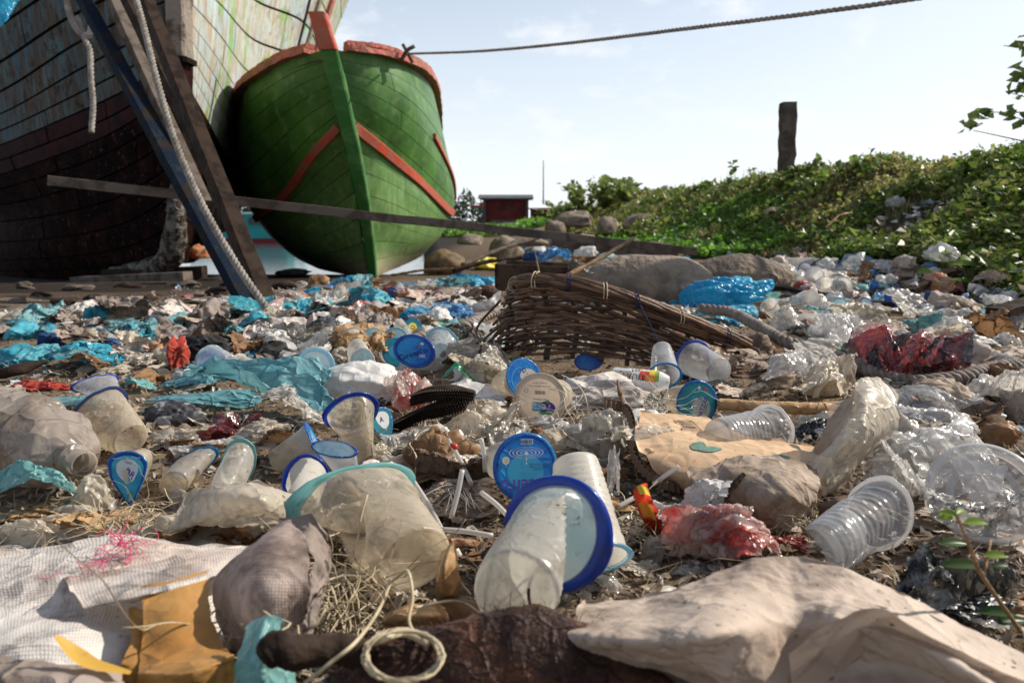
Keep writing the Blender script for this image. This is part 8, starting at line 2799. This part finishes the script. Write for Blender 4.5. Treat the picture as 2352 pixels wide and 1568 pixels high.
for k_, (fn, px, py, w, h, mm, nm, lab, cat, kw) in enumerate(BAGS):
    if fn is sheet and w * h > 1500 and k_ % 4:
        kw = dict(kw, folds=3, stand=max(kw.get('stand', .45), .5))
    elif fn is lump and w * h > 3000 and mm.startswith('film') and 'a' not in kw and k_ % 2:
        fn = sheet
        kw = dict({q: v for q, v in kw.items() if q in ('stand', 'amp', 'Y', 'seed')}, folds=4, n=56, square=.6, f=2.0)
    if fn is lump and 'a' in kw and mm.startswith('film') and 'teal' not in mm and 'cyan' not in mm:
        fn = bag
        kw = {q: v for q, v in kw.items() if q in ('stand', 'Y', 'seed', 'a')}
    fn(nm, px, py, w, h, M[mm], lab, cat, **kw)
print('SMALL LITTER SEEDS', len(BAGS))

# ------------------------------------------------------------------ smaller litter, piece by piece
WORDS = {'film_clear': 'clear', 'film_milky': 'milky', 'film_cream': 'cream', 'film_white': 'white', 'film_dirty': 'grimy', 'film_cyan': 'cyan', 'film_teal': 'teal', 'film_pale_teal': 'pale teal', 'film_black': 'black',
         'film_red': 'red', 'film_pink': 'pink', 'leaf': 'brown', 'leaf_tan': 'tan', 'paper_mid': 'brown', 'paper': 'pale brown', 'cloth_white': 'dirty white', 'cloth_grey': 'grey', 'film_grey': 'smoky', 'film_blue': 'blue', 'flap_brown': 'dark brown', 'film_orange': 'orange', 'tarp_blue': 'bright blue'}
KIND = {'leaf': ('dry_leaf', 'dry leaf', 'leaf'), 'leaf_tan': ('dry_leaf', 'dry leaf', 'leaf'), 'paper_mid': ('paper_scrap', 'paper scrap', 'paper'), 'paper': ('paper_scrap', 'paper scrap', 'paper'), 'cloth_white': ('rag', 'rag', 'rag'),
        'cloth_grey': ('rag', 'rag', 'rag'), 'flap_brown': ('bark_scrap', 'bark scrap', 'bark'), 'tarp_blue': ('tarp_scrap', 'tarp scrap', 'tarp scrap')}


def auto_label(mm, px, py, r, shape):
    nm, kd, cat = KIND.get(mm, ('film_scrap', 'film scrap', 'film') if mm in ('film_clear', 'film_milky') else (('plastic_scrap', 'plastic scrap', 'plastic') if mm in ('film_cream', 'film_white') else ('bag_scrap', 'bag scrap', 'bag')))
    near = sorted(ANCH, key=lambda q: ((q[0] - px) ** 2 + ((q[1] - py) * 1.6) ** 2))[:6]
    for q in near:
        dx, dy = px - q[0], py - q[1]
        if abs(dx) > abs(dy) * 1.3:
            rel = 'right of' if dx > 0 else 'left of'
        else:
            rel = 'in front of' if dy > 0 else 'behind'
        for adj in shape:
            lab = f'{adj} {WORDS[mm]} {kd} {rel} {q[2]}'
            if lab not in USED:
                return nm, lab, cat
    return nm, f'{shape[0]} {WORDS[mm]} {kd} between {near[0][2]} and {near[1][2]}', cat


ZONES = [   # x0, y0, x1, y1, how many, materials, size range in photo px
    (0, 705, 620, 770, 36, ['cloth_white', 'cloth_grey', 'film_cream', 'tarp_blue', 'film_white', 'paper', 'cloth_white', 'film_teal'], (30, 80)),
    (200, 770, 460, 870, 16, ['cloth_white', 'film_cream', 'film_dirty', 'leaf'], (24, 55)),
    (620, 680, 1130, 760, 46, ['cloth_white', 'film_cream', 'film_white', 'film_teal', 'tarp_blue', 'leaf', 'film_milky', 'paper', 'film_pink', 'cloth_white'], (26, 62)),
    (700, 645, 1130, 680, 26, ['film_cyan', 'film_cream', 'film_white', 'film_teal', 'film_red', 'leaf', 'film_blue', 'film_milky'], (18, 42)),
    (560, 760, 1160, 860, 40, ['film_cream', 'film_milky', 'film_dirty', 'film_clear', 'leaf', 'film_white', 'film_grey', 'leaf_tan'], (34, 80)),
    (880, 860, 1480, 1010, 26, ['film_cream', 'film_milky', 'film_dirty', 'leaf', 'film_white', 'leaf_tan', 'film_clear', 'paper'], (44, 100)),
    (560, 1000, 1200, 1250, 34, ['film_cream', 'film_milky', 'film_cream', 'leaf', 'film_cream', 'leaf_tan', 'paper', 'film_dirty', 'cloth_white'], (60, 130)),
    (0, 1000, 560, 1240, 26, ['film_cream', 'film_milky', 'film_cream', 'leaf_tan', 'film_dirty', 'leaf'], (60, 130)),
    (1250, 1000, 1480, 1300, 16, ['film_cream', 'film_milky', 'film_dirty', 'leaf', 'film_clear', 'leaf_tan'], (50, 110)),
    (1580, 860, 2352, 1000, 30, ['paper', 'paper_mid', 'film_dirty', 'leaf', 'film_milky', 'flap_brown', 'leaf', 'film_clear'], (50, 110)),
    (1760, 690, 2352, 860, 62, ['film_milky', 'film_clear', 'film_white', 'paper', 'film_cream', 'leaf', 'film_milky', 'film_grey', 'paper_mid', 'film_pale_teal', 'film_clear'], (34, 80)),
    (1760, 600, 2200, 695, 46, ['film_milky', 'film_clear', 'film_white', 'paper', 'film_blue', 'leaf', 'film_milky', 'film_pale_teal', 'film_clear'], (18, 46)),
    (1580, 780, 1760, 860, 10, ['leaf', 'flap_brown', 'paper_mid', 'film_dirty'], (40, 80)),
    (1850, 1100, 2352, 1420, 22, ['paper_mid', 'film_dirty', 'leaf', 'film_grey', 'film_clear', 'flap_brown', 'film_black'], (60, 130)),
    (560, 1250, 1480, 1560, 34, ['leaf', 'leaf_tan', 'flap_brown', 'film_dirty', 'leaf', 'film_black', 'film_cream', 'leaf'], (60, 130)),
    (1440, 1180, 1860, 1330, 12, ['leaf', 'film_dirty', 'film_white', 'film_cream', 'film_dirty'], (50, 90)),
    (1200, 560, 1700, 600, 18, ['film_white', 'film_blue', 'leaf', 'wood', 'film_clear', 'cloth_grey'], (18, 44)),
]
ZONES += [(1700, 470, 2340, 600, 20, ['film_milky', 'film_white', 'leaf', 'cloth_white', 'film_clear', 'paper'], (12, 30)), (1950, 600, 2350, 720, 26, ['film_milky', 'film_blue', 'leaf', 'paper_mid', 'film_clear', 'film_grey', 'film_black'], (26, 56))]
KEEP = [(1120, 985, 1290, 1165), (1255, 1020, 1450, 1290), (1090, 1090, 1400, 1440), (1170, 860, 1310, 965), (1150, 820, 1260, 925), (1500, 865, 1650, 965), (230, 1010, 350, 1180), (690, 1040, 1020, 1390), (930, 1000, 1180, 1240),
        (1620, 915, 1830, 1050), (1820, 1105, 2090, 1345), (1460, 945, 1660, 1100), (2130, 1000, 2352, 1210), (740, 880, 880, 1065), (670, 790, 780, 890), (860, 745, 1040, 870), (1480, 780, 1690, 890), (200, 1220, 350, 1300), (700, 1250, 910, 1470),
        (0, 900, 260, 1090), (1400, 840, 1540, 900), (1460, 1090, 1850, 1310), (1940, 730, 2230, 890), (900, 890, 1095, 990), (370, 1000, 600, 1140), (560, 960, 760, 1160), (460, 790, 600, 860), (390, 820, 740, 950), (880, 830, 1000, 950),
        (1820, 805, 1970, 925), (1850, 865, 2060, 1130), (840, 1440, 1020, 1568), (1450, 1100, 1520, 1230), (180, 890, 320, 1020), (1590, 1040, 1870, 1220), (1560, 630, 1780, 750), (1960, 930, 2340, 1140), (0, 1050, 190, 1165), (170, 860, 270, 900)]


def hides(px, py, w, h):
    for (a, b, c_, d) in KEEP:
        ox = min(px + w / 2, c_) - max(px - w / 2, a)
        oy = min(py + h / 2, d) - max(py - h / 2, b)
        if ox > 0 and oy > 0 and ox * oy > .12 * w * h and py + h / 2 > d - .3 * (d - b):
            return True
    return False


rz = random.Random(2024)
for (x0, y0, x1, y1, n, mats, (s0, s1)) in ZONES:
    pts = []
    for k in range(int(n * 1.1)):
        best = None
        for _ in range(12):
            q = (rz.uniform(x0, x1), rz.uniform(y0, y1))
            d = min([((q[0] - p[0]) ** 2 + (2 * (q[1] - p[1])) ** 2) for p in pts] or [1e9])
            if best is None or d > best[0]:
                best = (d, q)
        pts.append(best[1])
    for (px, py) in pts:
        mm = rz.choice([m for m in mats if m in M])
        w = rz.uniform(s0, s1) * (1.5 if py < 800 else 1.75)
        h = w * rz.uniform(.3, .7)
        if hides(px, py, w, h):
            px, py = rz.uniform(x0, x1), rz.uniform(y0, y1)
            if hides(px, py, w, h):
                continue
        small = w < (s0 + s1) / 2
        folded = rz.random() < .3
        shape = (['small folded', 'small crumpled', 'little bent'] if folded else ['small ragged', 'small creased', 'little torn']) if small else (['larger folded', 'larger crumpled', 'big bent'] if folded else ['larger ragged', 'larger creased', 'broad torn'])
        nm, lab, cat = auto_label(mm, px, py, rz, shape)
        sub_ = w > 60
        if folded:
            lump(nm, px, py, w, h, M[mm], lab, cat, stand=rz.uniform(.35, .7), amp=rz.uniform(.35, .6), f=rz.uniform(1.3, 2.0), sub=4 if sub_ else 3, anis=rz.uniform(1.6, 2.6))
        else:
            sheet(nm, px, py, w * 1.15, h, M[mm], lab, cat, stand=rz.uniform(.4, .75), amp=rz.uniform(.5, 1.1), f=rz.uniform(1.2, 2.0), n=30 if sub_ else 18, edge=rz.uniform(.12, .3), rot=rz.uniform(-.4, .4),
                  square=rz.uniform(.2, 1), folds=rz.choice([2, 3, 3, 4]))

# flattened pieces filling the ground between the upright ones
for k in range(150):
    py = rz.choice([rz.uniform(690, 900), rz.uniform(860, 1320)])
    px = rz.uniform(10, 2340)
    w = rz.uniform(60, 130) * (.6 + (py - 690) / 500)
    h = w * rz.uniform(.22, .42)
    mm = rz.choice(['film_cream', 'paper', 'film_milky', 'cloth_white', 'paper_mid', 'film_dirty', 'film_white', 'leaf', 'film_cream', 'cloth_grey'] + (['film_teal', 'tarp_blue'] if py < 900 and px < 1150 else []))
    if hides(px, py + h * .2, w, h * .6) and py > 1000:
        continue
    nm, lab, cat = auto_label(mm, px, py, rz, ['flat', 'flattened', 'trodden flat', 'thin flat'])
    sheet(nm, px, py, w, h, M[mm], lab, cat, stand=rz.uniform(.1, .25), amp=rz.uniform(.8, 1.3), f=rz.uniform(1.5, 2.4), n=26, edge=rz.uniform(.15, .35), rot=rz.uniform(-.5, .5), square=rz.uniform(.2, 1), folds=rz.choice([0, 2, 3]))

# ------------------------------------------------------------------ litter too small to pick apart
rsn = np.random.RandomState(12)


def scraps(n, r0, r1, size, m, name, label, seed, amin=-.75, amax=.75, k=3, zoff=.004, keepf=None):
    rs_ = np.random.RandomState(seed)
    r = r0 * (r1 / r0) ** rs_.uniform(0, 1, n)
    a = rs_.uniform(amin, amax, n)
    x, y = r * np.sin(a), r * np.cos(a)
    if keepf is not None:
        q = keepf(x, y)
        x, y, r = x[q], y[q], r[q]
    n = len(x)
    s = size * r ** .45 * np.exp(np.clip(rs_.normal(size=n), -2, 1.5) * .4)
    c = np.stack([x, y, gz(x, y) + zoff * rs_.uniform(-.2, 1.4, n)], 1)
    # a bent little sheet: 3 x 3 points
    g = np.array([[i, j] for i in (-1, 0, 1) for j in (-1, 0, 1)], float)
    ang = rs_.uniform(0, 6.28, n)
    asp = rs_.uniform(.3, 1, n)
    U = g[None, :, 0] * s[:, None] * .5
    W = g[None, :, 1] * (s * asp)[:, None] * .5
    U = U * rs_.uniform(.6, 1.3, (n, 9))
    W = W * rs_.uniform(.6, 1.3, (n, 9))
    Z = rs_.normal(size=(n, 9)) * s[:, None] * .16 + (s * .1)[:, None]
    tilt = rs_.uniform(-.7, .7, n)
    Z = Z + U * np.tan(tilt)[:, None]
    X = U * np.cos(ang)[:, None] - W * np.sin(ang)[:, None]
    Yy = U * np.sin(ang)[:, None] + W * np.cos(ang)[:, None]
    V = np.stack([c[:, 0:1] + X, c[:, 1:2] + Yy, c[:, 2:3] + Z], -1).reshape(-1, 3)
    f = []
    for i in (0, 1):
        for j in (0, 1):
            q = i * 3 + j
            f += [[q, q + 3, q + 4], [q, q + 4, q + 1]]
    F = (np.arange(n)[:, None, None] * 9 + np.array(f)[None]).reshape(-1, 3)
    return tag(mk(name, V, F, m, loc=(0, 1.5, 0), shade=False), label, None, None, 'stuff')


def on_beach(x, y):
    xf = np.interp(y, _FY, _FX)
    sand = smooth(np.stack([x * 1.7, y * 1.2, 0 * x], 1), 91) + .55 * sst(-.2, -1.2, x) * (y < 2.2)
    return (x < xf + .25) & ((y < 2.6) | (x > -1.6 + 0 * y)) & (sand < .62)


scraps(11000, .33, 1.8, .0085, M['scrap'], 'litter', 'loose scraps of film, leaf and paper covering the ground in front', 5, keepf=on_beach, zoff=.004)
scraps(5000, 1.6, 5.2, .011, M['scrap_far'], 'litter', 'small bright litter strewn over the middle of the beach', 6, keepf=on_beach, zoff=.004)
scraps(12000, .33, 2.6, .0045, M['crumb'], 'soil_crumbs', 'crumbs of dark soil between the litter', 7, zoff=.002)
xs_ = rsn.uniform(-.9, 1.3, 5000)
ys_ = .34 * (3.2 / .34) ** rsn.uniform(0, 1, 5000)
xs_ = xs_ * (.35 + ys_ * .7)
P = np.stack([xs_, ys_, gz(xs_, ys_) + rsn.uniform(0, .014, 5000)], 1)
V, F = blades(P, .016, 77, lean=2.6, w=.0007)
tag(mk('straw_litter', V, F, M['straw_bits'], loc=(0, 1, 0), shade=False), 'fine dry straw and fibres mixed through the litter', None, None, 'stuff')
# wisps of litter on the bank
x, y = bank_pts(1100, 1.9, 8.5, .0, .8)
V, F = leaves(np.stack([x, y, gz(x, y) + .03], 1), .05, 31, up=.4, aspect=1.2)
tag(mk('bank_litter', V, F, M['scrap_far'], loc=(1.8, 3, 0), shade=False), 'pale scraps of litter caught in the creeper', None, None, 'stuff')
